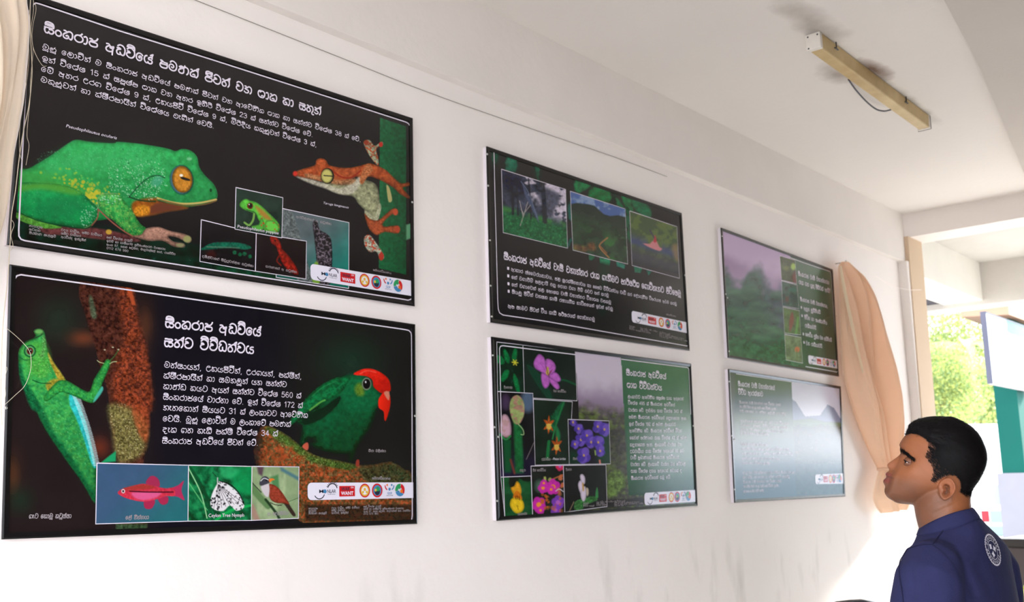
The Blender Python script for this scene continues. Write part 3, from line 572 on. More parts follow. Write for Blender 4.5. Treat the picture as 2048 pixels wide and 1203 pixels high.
# ---- the big green tree frog board
def paint_frog(c):
    c.field(lambda x, y, q: q*(1+0.08*(fbm(x, y, 40, 3)-0.5))[:, None])
    c.poly(C3([(115, 790), (700, 820), (1100, 900), (1400, 960), (1560, 1130), (900, 1075), (130, 930)]), (16, 40, 32), 8, nz=(12, 0.5))
    c.poly(C3([(300, 830), (650, 830), (900, 880), (1000, 930), (800, 925), (500, 890), (330, 880)]), (92, 52, 52), 3, nz=(5, 0.4))
    c.poly(C4([(60, 935), (380, 990), (600, 1050), (420, 1045), (100, 990)]), (14, 62, 42), 5, nz=(10, 0.4))
    body = C3([(118, 640), (125, 430), (200, 415), (330, 340), (420, 280), (480, 238), (540, 210), (640, 225), (800, 235), (840, 225), (1000, 240), (1180, 270), (1240, 290), (1290, 275), (1350, 287), (1395, 330), (1410, 400), (1450, 460), (1510, 520), (1537, 580), (1530, 630), (1440, 665), (1330, 685), (1200, 665), (1110, 640), (1065, 690), (1060, 735), (980, 750), (945, 720), (820, 760), (600, 780), (300, 700)])
    c.poly(body, (44, 158, 84), 1.2, shade=(0.1, 1, -0.18), nz=(7, 0.16), rim=(9, 0.22), col2=(38, 146, 72))
    c.poly(C3([(300, 380), (560, 260), (900, 270), (1150, 330), (1100, 420), (800, 420), (500, 470), (320, 460)]), (58, 172, 96), 22, op=0.55)
    c.poly(C3([(125, 430), (330, 440), (640, 520), (700, 590), (640, 650), (450, 540), (130, 520)]), (62, 158, 66), 12, op=0.6)
    c.poly(C3([(960, 640), (1100, 620), (1130, 650), (1330, 690), (1190, 715), (1060, 745), (970, 750), (930, 690)]), (150, 84, 30), 4, nz=(6, 0.3))
    c.poly(C3([(1060, 690), (1130, 655), (1300, 690), (1180, 715), (1070, 735)]), (104, 56, 40), 4)
    c.poly(C3([(950, 735), (960, 690), (1010, 670), (1060, 690), (1050, 735), (990, 750)]), (196, 128, 36), 3, nz=(3, 0.4))
    c.dots(C3([(380, 480), (700, 520), (860, 600), (650, 660), (480, 530)]), 60, 2.6, (190, 178, 50), 5)
    c.dots(C3([(640, 540), (700, 560), (660, 650), (590, 600)]), 16, 4.0, (196, 184, 52), 6)
    c.dots(C3([(220, 420), (520, 420), (760, 560), (500, 520)]), 26, 2.2, (150, 190, 60), 7)
    c.dots(C3([(760, 430), (900, 350), (1140, 380), (1160, 500), (1060, 620), (820, 600)]), 420, 0.75, (206, 232, 214), 8, op=0.85)
    c.dots(C3([(300, 300), (1000, 260), (1180, 320), (900, 420), (400, 420)]), 330, 0.75, (110, 200, 140), 9, op=0.7)
    c.dots(C3([(600, 250), (1300, 300), (1400, 420), (900, 420)]), 50, 1.1, (18, 86, 50), 10, op=0.7)
    c.line(C3([(915, 612), (960, 560), (1010, 510), (1060, 475), (1120, 462), (1165, 480)]), 2.2, (14, 72, 44), 1.2)
    c.line(C3([(915, 615), (1000, 640), (1100, 645)]), 2.6, (20, 60, 34), 1.4)
    c.ell(*one(C3, 1112, 505), 12, 9, (70, 160, 130), 4, -30, op=0.7)
    c.dots(C3([(1000, 520), (1150, 480), (1180, 560), (1050, 640), (960, 600)]), 60, 1.1, (196, 226, 206), 11, op=0.7)
    c.line(C3([(1115, 622), (1200, 648), (1300, 662), (1420, 655), (1530, 632)]), 3.6, (202, 176, 104), 1.0)
    c.line(C3([(1130, 632), (1300, 672), (1440, 668), (1530, 642)]), 2.0, (120, 90, 50), 1.0)
    thigh = C3([(118, 530), (300, 515), (450, 530), (560, 570), (640, 640), (692, 690), (695, 740), (660, 800), (590, 835), (450, 815), (300, 790), (118, 720)])
    c.poly(thigh, (26, 140, 74), 1.2, shade=(0.2, 1, -0.12), nz=(9, 0.2), rim=(10, 0.3))
    c.poly(C3([(118, 530), (300, 515), (450, 530), (580, 580), (520, 600), (300, 560), (120, 575)]), (86, 158, 52), 6, op=0.8)
    c.poly(C3([(250, 690), (400, 620), (560, 640), (560, 720), (420, 760), (280, 740)]), (16, 118, 66), 14, op=0.6)
    c.dots(C3([(600, 680), (690, 690), (680, 780), (590, 820), (570, 760)]), 80, 0.9, (176, 220, 196), 12, op=0.7)
    c.dots(thigh, 200, 0.8, (80, 190, 124), 13, op=0.6)
    c.line(C3([(640, 640), (690, 685), (696, 740), (662, 800), (592, 836)]), 1.6, (120, 150, 90), 0.9, op=.7)
    c.poly(C3([(118, 720), (300, 790), (440, 828), (330, 838), (210, 808), (118, 765)]), (84, 150, 58), 1.5, nz=(4, 0.4))
    c.line(C3([(118, 718), (300, 790), (590, 838), (660, 800)]), 1.8, (10, 62, 38), 1.0)
    arm = C3([(690, 625), (730, 590), (830, 592), (880, 640), (940, 720), (990, 800), (1035, 840), (1000, 890), (930, 890), (880, 850), (800, 780), (720, 705)])
    c.poly(arm, (44, 142, 66), 1.2, shade=(-0.4, -0.5, 0.2), nz=(5, 0.3), rim=(8, 0.2), col2=(78, 160, 74))
    c.dots(C3([(700, 620), (830, 600), (850, 640), (740, 670)]), 60, 1.0, (190, 220, 210), 14, op=0.75)
    c.dots(arm, 130, 1.0, (176, 196, 96), 15, op=0.6)
    c.line(C3([(700, 690), (690, 630), (730, 592), (830, 590)]), 1.6, (150, 170, 120), 0.9, op=.6)
    c.line(C3([(700, 705), (790, 790), (880, 858), (940, 892)]), 2.6, (150, 86, 70), 1.0)
    c.line(C3([(695, 700), (690, 760), (650, 815)]), 2.2, (140, 80, 60), 1.0)
    hand = C3([(1000, 880), (1035, 838), (1120, 826), (1200, 852), (1290, 872), (1340, 892), (1355, 920), (1330, 938), (1250, 900), (1190, 895), (1230, 930), (1300, 942), (1303, 970), (1230, 966), (1150, 925), (1050, 925), (940, 892)])
    c.poly(hand, (156, 116, 100), 1.1, shade=(0, -1, 0.2), nz=(3, 0.3), rim=(5, 0.3))
    c.ell(*one(C3, 1325, 912), 8, 7, (150, 150, 96), 2); c.ell(*one(C3, 1275, 955), 8, 4, (140, 136, 100), 2)
    c.ell(*one(C3, 770, 862), 6, 5, (190, 150, 60), 1.2)
    ex, ey = one(C3, 1290, 490)
    c.ell(ex-1, ey+1, 24, 30, (20, 70, 60), 2, -8)
    c.ell(ex-3, ey+1, 21, 28, (90, 130, 160), 2, -8, op=0.6)
    c.ell(ex, ey, 20.5, 27, (200, 134, 42), 1.2, -8, rim=(7, 0.45), nz=(4, 0.25))
    c.ell(ex+6, ey-1, 10.5, 2.6, (26, 18, 16), 1.0, 16); c.ell(ex-2, ey-8, 3.6, 2.6, (250, 246, 236), 1.2)
    c.ell(*one(C3, 1492, 567), 2.4, 3.6, (18, 60, 34), 1.0)
    c.ell(*one(C3, 1340, 345), 5, 3, (170, 220, 180), 2.5, op=0.6)
    # green stem and the rusty long snouted frog
    c.poly(C4([(1022, 45), (1180, 98), (1180, 990), (1015, 950)]), (26, 88, 52), 1.2, 0, nz=(5, 0.25), shade=(0.9, 0.1, -0.14))
    c.poly(C4([(1180, 690), (1210, 680), (1210, 770), (1180, 780)]), (90, 150, 110), 2, 0)
    c.poly(C4([(925, 190), (960, 180), (990, 215), (1030, 190), (1040, 205), (1000, 232), (1012, 290), (1010, 332), (970, 290), (935, 230)]), (150, 160, 130), 1.2, nz=(3, 0.4), col2=(170, 80, 50))
    c.ell(*one(C4, 1028, 207), 4, 5, (190, 50, 40), 1); c.ell(*one(C4, 940, 195), 5, 5, (150, 60, 40), 1.5)
    c.poly(C4([(690, 430), (800, 450), (880, 420), (940, 420), (1000, 450), (1018, 520), (1022, 600), (995, 655), (930, 600), (890, 560), (860, 520), (780, 505), (700, 470)]), (150, 152, 118), 1.5, nz=(5, 0.4), rim=(6, 0.3))
    c.poly(C4([(930, 600), (990, 640), (1015, 560), (1030, 590), (1000, 680), (950, 680)]), (170, 170, 140), 1.5, nz=(3, 0.3))
    c.poly(C4([(1062, 450), (1080, 470), (1095, 540), (1075, 552), (1065, 500)]), (180, 170, 110), 1)
    top = C4([(503, 384), (515, 370), (570, 350), (630, 331), (640, 300), (670, 289), (700, 304), (716, 330), (780, 345), (850, 345), (920, 330), (960, 320), (1010, 335), (1060, 362), (1110, 410), (1150, 440), (1195, 434), (1198, 455), (1160, 466), (1180, 495), (1203, 520), (1192, 532), (1140, 502), (1110, 472), (1060, 440), (1010, 415), (950, 400), (920, 440), (900, 430), (880, 400), (800, 440), (680, 430), (600, 412), (540, 402)])
    c.poly(top, (170, 82, 42), 1.2, shade=(0, 1, -0.2), nz=(5, 0.25), rim=(5, 0.25), col2=(150, 66, 34))
    c.poly(C4([(520, 400), (600, 415), (690, 440), (780, 470), (850, 440), (900, 400), (905, 440), (860, 500), (780, 505), (690, 470), (600, 440)]), (196, 190, 170), 2.5, nz=(3, 0.3), op=0.85)
    c.poly(C4([(580, 380), (680, 400), (780, 420), (870, 410), (860, 440), (780, 450), (690, 430), (580, 405)]), (170, 120, 80), 3, nz=(2.5, 0.5), op=0.85)
    c.line(C4([(745, 372), (790, 402), (850, 405), (905, 365)]), 3.2, (150, 46, 30), 1)
    c.ell(*one(C4, 512, 382), 4.5, 5, (216, 52, 40), 2)
    c.ell(*one(C4, 706, 396), 13.5, 16, (30, 26, 20), 1); c.ell(*one(C4, 703, 396), 11.5, 14, (204, 196, 112), 1, rim=(4, 0.3)); c.line(C4([(685, 393), (735, 397)]), 2, (20, 18, 14), 0.8)
    c.poly(C4([(900, 420), (930, 340), (960, 325), (980, 360), (940, 410), (915, 445)]), (184, 110, 66), 2, nz=(2, 0.4))
    c.poly(C4([(930, 622), (960, 652), (1010, 662), (1060, 622), (1100, 592), (1128, 600), (1128, 628), (1092, 628), (1040, 680), (1052, 700), (1120, 693), (1141, 710), (1130, 742), (1052, 732), (1003, 752), (962, 722), (940, 672)]), (164, 78, 44), 1.2, nz=(3, 0.3), rim=(4, 0.3))
    c.ell(*one(C4, 1115, 612), 5, 7, (190, 80, 50), 1.4); c.ell(*one(C4, 1128, 716), 5, 7, (176, 70, 44), 1.4)
    c.poly(C4([(930, 762), (960, 750), (1000, 800), (1040, 860), (1046, 890), (1022, 892), (1000, 850), (960, 852), (930, 810)]), (170, 180, 160), 1.4, nz=(3, 0.4), col2=(170, 70, 50))
    c.ell(*one(C4, 1030, 880), 5, 8, (180, 56, 44), 1.4)

def ins_poppiae(c):
    a = c.at
    c.field(lambda x, y, q: np.tile([36., 52., 44.], (len(x), 1))*(0.8+0.5*fbm(x, y, 20, 2))[:, None])
    c.poly(a([(0.09, .36), (.15, .27), (.22, .22), (.3, .24), (.42, .25), (.56, .32), (.72, .46), (.88, .6), (.95, .72), (.93, .86), (.8, .93), (.66, .92), (.6, .84), (.58, .74), (.52, .7), (.47, .62), (.42, .53), (.22, .5), (.1, .44)]), (92, 190, 66), 1, 2, nz=(4, .2), rim=(4, .25))
    c.poly(a([(.42, .34), (.6, .42), (.78, .6), (.66, .62), (.5, .5)]), (190, 110, 50), 4, op=.8)
    c.poly(a([(.36, .9), (.5, .95), (.62, .85), (.6, .66), (.54, .62), (.5, .78), (.36, .84)]), (84, 168, 62), 1, 2, rim=(3, .3))
    c.poly(a([(.66, .66), (.82, .62), (.94, .74), (.9, .86), (.74, .9), (.64, .84)]), (104, 200, 74), 1, rim=(4, .35)); c.line(a([(.4, .54), (.38, .7), (.3, .84), (.2, .8)]), 4, (120, 170, 80), 1); c.line(a([(.24, .48), (.4, .5), (.46, .6)]), 1.4, (30, 80, 40), .8)
    c.ell(*a((.31, .37)), 6, 6.5, (96, 40, 22), 1); c.ell(*a((.315, .365)), 3.4, 4, (22, 14, 12), .8); c.ell(*a((.29, .34)), 1.2, 1.2, (230, 220, 210), .6)
    c.dots(a([(.5, .6), (.9, .65), (.9, .85), (.6, .85)]), 12, 1.6, (190, 70, 40), 4)
def ins_shield(c):
    a = c.at
    def f(x, y, q):
        k = sst(0, 1, c.U); r = np.tile([92., 104., 108.], (len(x), 1)); r = mix(r, (40, 130, 118), sst(.35, 1.0, c.U*0.6+c.V*0.55)); r = mix(r, (24, 84, 70), sst(.6, 1.05, c.V)*.7)
        return r*(0.85+0.3*fbm(x, y, 26, 4))[:, None]
    c.field(f)
    c.poly(a([(.08, 0), (.2, .0), (.3, .25), (.36, .5), (.46, .8), (.5, 1), (.3, 1), (.1, .6)]), (96, 104, 104), 1.5, nz=(3, .5))
    c.poly(a([(.5, .12), (.56, .08), (.6, .2), (.7, .24), (.76, .34), (.77, .7), (.74, .98), (.58, .98), (.55, .6), (.53, .4)]), (92, 84, 92), 1.2, nz=(3, .8), col2=(34, 30, 34), rim=(3, .3))
    c.poly(a([(.52, .72), (.58, .7), (.6, .98), (.5, .98)]), (120, 160, 60), 2)
def ins_blue(c):
    a = c.at
    c.field(lambda x, y, q: np.tile([27., 25., 27.], (len(x), 1))+(fbm(x, y, 18, 5)*10)[:, None])
    c.poly(a([(.02, .68), (.2, .5), (.4, .42), (.6, .36), (.75, .34), (.88, .36), (.92, .42), (.8, .5), (.6, .52), (.4, .58), (.2, .66), (.04, .72)]), (26, 96, 74), 1, nz=(3, .35), rim=(3, .3))
    c.line(a([(.12, .62), (.4, .55), (.7, .48)]), 2, (120, 130, 110), 1, op=.6)
    for p in [(.8, .6), (.72, .64), (.62, .62), (.9, .64)]: c.ell(*a(p), 4, 4, (30, 90, 60), 1.5, nz=(2, .4))
    c.ell(*a((.2, .78)), 10, 7, (70, 30, 28), 4, op=.7)
def ins_red(c):
    a = c.at
    c.field(lambda x, y, q: np.tile([30., 24., 25.], (len(x), 1))+(fbm(x, y, 16, 6)*14)[:, None])
    c.poly(a([(.28, .04), (.4, .02), (.48, .14), (.52, .3), (.62, .42), (.74, .6), (.84, .8), (.84, .92), (.7, .9), (.55, .72), (.46, .5), (.4, .28), (.3, .2)]), (156, 38, 30), 1.4, nz=(4, .35), rim=(4, .3), col2=(120, 36, 28))
    c.line(a([(.46, .5), (.42, .64), (.5, .74)]), 3, (110, 36, 30), 1); c.ell(*a((.38, .12)), 1.5, 1.5, (40, 12, 10), .6)

# ---- lizard and parrot board
def paint_lizard(c):
    def f(x, y, q):
        r = np.tile([40., 33., 34.], (len(x), 1)); r = mix(r, (30, 29, 35), sst(255, 345, x)); r = mix(r, (36, 36, 35), sst(520, 620, x))
        r = mix(r, (40, 52, 42), 0.8*np.exp(-(((x-118)/45)**2+((y-640)/50)**2))); r = mix(r, (104, 58, 42), np.exp(-(((x-166)/26)**2+((y-676)/15)**2)))
        r = mix(r, (92, 56, 40), 0.7*np.exp(-(((x-290)/16)**2+((y-650)/40)**2))); r = mix(r, (94, 46, 36), np.exp(-(((x-200)/20)**2+((y-895)/22)**2)))
        r = mix(r, (84, 54, 38), 0.8*np.exp(-(((x-25)/16)**2+((y-950)/40)**2))); r = mix(r, (34, 60, 46), 0.7*np.exp(-(((x-700)/60)**2+((y-720)/45)**2))); r = mix(r, (34, 48, 38), 0.8*np.exp(-(((x-40)/26)**2+((y-1000)/26)**2)))
        return r*(0.94+0.12*fbm(x, y, 30, 2))[:, None]
    c.field(f)
    trunk = C5([(640, 170), (680, 420), (720, 560), (770, 720), (800, 850), (850, 1000), (885, 1200)])+C7([(880, 150), (910, 300), (930, 450), (960, 520), (960, 1020), (1180, 1020), (1150, 500), (1175, 400), (1190, 250), (1200, 100)])+C5([(1220, 1200), (1220, 1000), (1200, 850), (1160, 650), (1110, 480), (1080, 320), (1040, 190)])
    c.poly(trunk, (76, 44, 36), 2.5, 2, nz=(5, 0.55), col2=(62, 36, 32))
    right = C5([(960, 190), (1040, 190), (1080, 320), (1110, 480), (1160, 650), (1200, 850), (1215, 1000), (1215, 1200), (960, 1200), (900, 1000), (940, 760), (1000, 600), (960, 400)])
    c.poly(right, (150, 68, 42), 9, 2, nz=(4, 0.6), op=0.75, col2=(92, 46, 36), seed=4)
    c.poly(C5([(1000, 195), (1045, 195), (1090, 360), (1060, 360)]), (190, 86, 50), 2, 0, op=0.8)
    c.poly(C7([(870, 40), (1050, 60), (1180, 200), (1150, 420), (1000, 500), (930, 450), (900, 250)]), (112, 108, 62), 8, nz=(3, 0.7), op=0.85)
    c.dots(C7([(880, 50), (1080, 80), (1150, 400), (960, 440)]), 160, 0.9, (206, 196, 150), 5, op=0.8)
    c.poly(C7([(1060, 60), (1190, 80), (1180, 330), (1110, 260)]), (160, 74, 44), 5, nz=(4, 0.6), op=0.7)
    c.poly(C5([(715, 290), (740, 300), (775, 440), (750, 470), (725, 420)]), (80, 100, 76), 3, nz=(3, .5), op=.8)
    c.poly(C7([(810, 500), (870, 450), (930, 405), (928, 490)]), (36, 150, 96), 1.5, 0)
    c.poly(C7([(930, 990), (1180, 990), (1180, 1040), (930, 1040)]), (54, 74, 50), 4, 0, nz=(4, .6))
    body = C5([(270, 572), (300, 550), (345, 560), (362, 600), (368, 660), (385, 740), (430, 820), (480, 890), (520, 950), (560, 1000), (600, 1100), (630, 1160), (650, 1200)])+C7([(645, 60), (690, 180), (720, 310), (750, 430), (772, 540), (775, 830), (700, 725), (640, 625), (560, 520), (500, 430), (430, 330), (360, 220), (300, 100), (270, 20)])+C5([(250, 1140), (200, 1040), (160, 930), (150, 820), (148, 740), (170, 690), (210, 650), (262, 630), (288, 604)])
    c.poly(body, (48, 142, 74), 1.4, 2, shade=(0.2, 0.5, -0.22), nz=(5, 0.25), rim=(10, 0.35), col2=(62, 150, 72))
    c.poly(C5([(200, 700), (300, 650), (365, 680), (400, 800), (380, 930), (280, 940), (210, 850)]), (74, 158, 62), 10, nz=(3, .3), op=.8)
    c.poly(C5([(340, 600), (365, 640), (365, 720), (340, 790), (325, 760), (340, 690)]), (92, 160, 84), 3, nz=(2, .6))
    c.poly(C5([(385, 740), (430, 820), (480, 890), (520, 958), (470, 958), (430, 880), (395, 800)]), (168, 146, 54), 2, nz=(3, .4))
    c.poly(C5([(370, 990), (440, 950), (520, 960), (460, 1000), (390, 1050)]), (150, 140, 50), 3, nz=(3, .4))
    c.poly(C5([(155, 820), (200, 960), (290, 1100), (320, 1200), (255, 1190), (200, 1060), (160, 930)]), (26, 96, 56), 4, nz=(3, .5))
    c.poly(C7([(270, 20), (330, 40), (420, 230), (560, 430), (700, 660), (765, 740), (770, 830), (640, 625), (500, 430), (360, 220)]), (24, 88, 52), 5, nz=(4, .4), op=.85)
    belly = C5([(556, 1072), (590, 1062), (660, 1200)])+C7([(645, 60), (692, 180), (722, 310), (755, 450), (768, 540), (738, 520), (700, 400), (655, 260), (605, 130), (560, 40)])
    c.poly(belly, (50, 176, 176), 2, 2, nz=(4, .3))
    for k in range(46):
        t = k/45.0; x = 600+t*160; y = 1105+20*t
        p = np.array(one(C7, 580+170*t+16*math.sin(t*3), -40+560*t)); c.line([p, p+np.array([14.5-3*t, 2.2])], 1.5, (206, 232, 232), .6, 0, op=.85)
    c.dots(C7([(330, 20), (560, 40), (680, 300), (740, 520), (600, 480), (420, 250)]), 120, 0.9, (110, 200, 130), 8, op=.7)
    c.dots(C5([(200, 780), (380, 760), (420, 900), (300, 940)]), 70, .9, (160, 205, 120), 9, op=.7)
    arm = C5([(470, 965), (545, 968), (600, 1000), (660, 1035), (718, 1052), (752, 960), (800, 880), (838, 815), (862, 793), (888, 806), (880, 850), (850, 920), (815, 1000), (800, 1060), (780, 1100), (745, 1142), (690, 1132), (600, 1092), (540, 1070), (480, 1060), (380, 1130), (350, 1100), (400, 1030)])
    c.poly(arm, (58, 150, 66), 1.2, 3, nz=(3, .3), rim=(5, .3), col2=(44, 136, 70))
    c.poly(C5([(818, 1010), (826, 1040), (785, 1104), (748, 1140), (760, 1100), (790, 1050)]), (70, 170, 150), 1.2)
    c.line(C5([(830, 825), (800, 818), (780, 803)]), 1.6, (170, 180, 130), .6); c.line(C5([(880, 830), (905, 815), (935, 812)]), 1.6, (170, 180, 130), .6)
    c.line(C5([(880, 808), (920, 765), (950, 720)]), 1.4, (60, 110, 60), .6)
    for p in [(840, 718), (905, 698), (950, 716)]: c.ell(*one(C5, *p), 2, 1.2, (196, 190, 160), .6)
    c.line(C5([(190, 668), (240, 640), (310, 612), (340, 590)]), 2.4, (40, 66, 40), 1)
    c.ell(*one(C5, 312, 572), 9, 5.5, (104, 170, 92), 1.2, rim=(3, .3))
    ex, ey = one(C5, 240, 728)
    c.ell(ex, ey, 12, 12.5, (24, 76, 46), 1.2); c.ell(ex, ey, 9.4, 10, (86, 160, 96), 1); c.ell(ex, ey, 6.6, 7, (96, 44, 40), 1); c.ell(ex, ey, 3.6, 4, (30, 18, 18), .8); c.ell(ex+1.5, ey-2, 1.2, 1.2, (200, 190, 190), .5)
    c.line(C5([(260, 960), (330, 985), (410, 985)]), 1.6, (22, 66, 38), 1)
    c.line(C5([(150, 770), (200, 800), (260, 790)]), 1.4, (30, 80, 50), 1)
    # mossy branch
    br = C8([(375, 270), (450, 208), (520, 230), (640, 300), (740, 382), (830, 440), (930, 472), (1050, 492), (1180, 522), (1320, 520), (1450, 496), (1560, 560), (1622, 612), (1622, 992), (760, 992), (380, 600)])
    c.poly(br, (98, 76, 46), 3, 2, nz=(4, .55), col2=(150, 74, 42))
    c.poly(C8([(440, 215), (520, 230), (640, 300), (740, 382), (830, 440), (960, 475), (1180, 522), (1100, 560), (900, 520), (760, 470), (640, 380), (520, 310)]), (74, 108, 46), 4, 2, nz=(3, .6), op=.85, col2=(52, 84, 38))
    c.poly(C8([(1180, 540), (1330, 520), (1450, 498), (1560, 560), (1622, 612), (1622, 800), (1400, 760), (1250, 640)]), (64, 70, 44), 5, 2, nz=(3, .7), op=.85, col2=(44, 54, 36))
    c.dots(C8([(470, 300), (700, 400), (800, 600), (700, 640), (480, 480)]), 26, 5, (168, 76, 42), 7, op=.6, soft=3)
    c.dots(C8([(500, 240), (740, 400), (1000, 500), (760, 520), (560, 360)]), 130, 1.1, (150, 176, 96), 8, op=.6)
    c.dots(C8([(800, 480), (1300, 560), (1600, 640), (1600, 960), (800, 960)]), 180, 1.2, (140, 120, 90), 9, op=.5)
    c.dots(C8([(1450, 500), (1600, 600), (1600, 660), (1440, 560)]), 40, 1.2, (46, 76, 48), 10)
    c.poly(C8([(330, 180), (420, 150), (400, 560), (330, 560)]), (30, 29, 34), 10, 0, op=.7)
    # hanging parrot
    pbody = C6([(690, 965), (740, 1000), (735, 1070), (720, 1160), (735, 1170), (800, 1100), (850, 1130)])+C8([(800, 350), (900, 400), (1020, 425), (1120, 430), (1110, 485), (1140, 480), (1170, 400), (1220, 300), (1260, 250)])+C6([(1290, 1000), (1330, 900), (1345, 830), (1365, 760), (1310, 690), (1240, 610), (1150, 600), (1060, 610), (1000, 700), (860, 860)])
    c.poly(pbody, (20, 84, 50), 2.5, 2, shade=(0.3, 0.8, -0.3), nz=(7, .25), rim=(12, .35))
    c.poly(C6([(1080, 640), (1150, 600), (1250, 610), (1310, 690), (1360, 760), (1345, 830), (1200, 900), (1080, 850), (1050, 740)]), (26, 104, 62), 12, nz=(5, .2), op=.8)
    wing = C6([(640, 960), (700, 880), (780, 770), (900, 672), (1000, 622), (1060, 612), (1130, 620), (1090, 680), (1050, 740), (900, 830), (760, 910), (660, 1000)])
    c.poly(wing, (24, 112, 62), 1.6, 2, nz=(5, .3), rim=(6, .3), col2=(18, 92, 52))
    c.poly(C6([(740, 940), (900, 860), (1040, 765), (1030, 830), (900, 950), (760, 1000)]), (14, 44, 32), 3, 2)
    c.line(C6([(800, 880), (880, 820), (920, 800)]), 3, (120, 190, 80), 1.5, op=.8); c.line(C6([(820, 770), (900, 700), (1010, 650)]), 2, (60, 160, 90), 1.5, op=.6); c.line(C6([(900, 760), (1000, 720), (1070, 660)]), 2, (40, 140, 84), 1.5, op=.6)
    c.poly(C6([(1160, 700), (1200, 660), (1235, 700), (1230, 760), (1180, 760)]), (112, 132, 40), 5, nz=(3, .3), op=.8)
    c.poly(C6([(1150, 595), (1200, 560), (1262, 547), (1332, 560), (1400, 600), (1440, 650), (1449, 720), (1425, 735), (1385, 748), (1340, 722), (1310, 690), (1302, 640), (1250, 608)]), (206, 38, 28), 1.4, 3, shade=(-.4, -1, .12), nz=(5, .15))
    c.line(C6([(1200, 590), (1260, 565), (1330, 578)]), 1.6, (244, 120, 100), 1, op=.7)
    c.poly(C6([(1392, 742), (1442, 760), (1444, 850), (1412, 958), (1398, 955), (1392, 892), (1354, 862), (1350, 800), (1366, 770)]), (220, 42, 28), 1.1, 3, shade=(1, .2, -.12))
    c.poly(C6([(1395, 735), (1438, 732), (1436, 800), (1420, 790), (1404, 765)]), (206, 128, 104), 1.4, 2)
    c.ell(*one(C6, 1255, 670), 9.5, 12.5, (120, 130, 110), 1.2); c.ell(*one(C6, 1256, 670), 7.4, 10, (24, 22, 24), 1); c.ell(*one(C6, 1248, 655), 1.6, 2.2, (210, 210, 214), .7)
    c.poly(C8([(740, 372), (760, 345), (785, 340), (790, 380), (775, 400)]), (190, 90, 70), 1.2); c.poly(C8([(1168, 520), (1175, 480), (1195, 478), (1196, 520), (1182, 530)]), (150, 60, 48), 1.2)
    c.poly(C8([(755, 835), (1630, 835), (1630, 960), (770, 965)]), (40, 32, 28), 3, 0, op=.75)
def ins_fish(c):
    a = c.at
    c.field(lambda x, y, q: mix(np.tile([62., 88., 118.], (len(x), 1)), (44, 106, 112), sst(.3, 1, c.U*.7+c.V*.4))*(0.96+.08*fbm(x, y, 20, 3))[:, None])
    m = lambda p: C7(p)
    fin = (176, 40, 74)
    c.poly(m([(1170, 665), (1200, 612), (1240, 608), (1275, 640), (1280, 690), (1240, 690)]), fin, 1.2, op=.85); c.poly(m([(1160, 800), (1240, 800), (1230, 850), (1200, 872), (1160, 860)]), fin, 1.2, op=.9)
    c.poly(m([(1270, 780), (1345, 772), (1345, 820), (1310, 838), (1280, 820)]), fin, 1.2, op=.9)
    c.poly(m([(1380, 705), (1430, 680), (1475, 645), (1455, 720), (1480, 800), (1430, 775), (1385, 760)]), (186, 44, 84), 1.2, op=.9)
    c.poly(m([(944, 742), (975, 712), (1050, 690), (1150, 668), (1250, 690), (1330, 705), (1395, 702), (1400, 765), (1330, 768), (1250, 795), (1150, 812), (1050, 795), (980, 770)]), (196, 52, 72), 1.1, nz=(3, .2), shade=(0, 1, .05))
    c.poly(m([(1060, 740), (1180, 735), (1290, 740), (1250, 780), (1150, 800), (1080, 780)]), (216, 96, 150), 3, op=.85); c.poly(m([(1000, 700), (1150, 675), (1250, 700), (1150, 715), (1020, 720)]), (150, 60, 44), 3, op=.7)
    c.line(m([(1040, 728), (1200, 735), (1390, 735)]), 2.2, (60, 24, 34), .9); c.ell(*one(C7, 988, 728), 3.6, 4.2, (220, 214, 214), .8); c.ell(*one(C7, 988, 728), 1.9, 2.4, (20, 14, 16), .6)
def ins_nymph(c):
    a = c.at
    c.field(lambda x, y, q: np.tile([30., 112., 66.], (len(x), 1))*(0.35+1.2*fbm(x+y*.4, y-x*.5, 12, 5))[:, None])
    for k in range(7): c.line(a([(-.05+.06*k, -.1+.12*k), (.25+.05*k, .45+.1*k), (.3+.1*k, 1.1)]), 4, (16, 70, 42), 2, op=.6)
    c.line(a([(0, .05), (.2, .5), (.3, .95)]), 2.2, (150, 206, 150), .8); c.line(a([(0, .3), (.3, .8)]), 2, (90, 180, 110), 1)
    c.poly(a([(.75, .1), (1.02, .0), (1.02, .5), (.85, .5), (.7, .3)]), (20, 150, 80), 6, op=.7); c.poly(a([(.5, .0), (.8, .05), (.7, .22), (.55, .2)]), (50, 180, 110), 5, op=.6); c.line(a([(.45, .98), (.7, .8), (1, .72)]), 5, (30, 170, 80), 2)
    w = a([(.46, .32), (.5, .28), (.6, .32), (.76, .46), (.86, .62), (.88, .76), (.76, .82), (.66, .72), (.56, .82), (.42, .8), (.35, .7), (.38, .5)])
    c.poly(w, (226, 222, 226), 1.0, 3)
    c.dots(w, 70, 1.7, (24, 22, 26), 6, op=.95, soft=.5)
    for k in range(8): c.line(a([(.47, .34), (.4+.065*k, .8-.02*k)]), .9, (40, 36, 40), .5, 0, op=.8)
    c.line(a([(.5, .28), (.66, .34), (.8, .5), (.88, .7)]), 2, (26, 24, 28), .8); c.line(a([(.46, .22), (.46, .36)]), 2, (200, 196, 200), .8); c.line(a([(.44, .2), (.38, .12)]), 1, (30, 30, 30), .5)
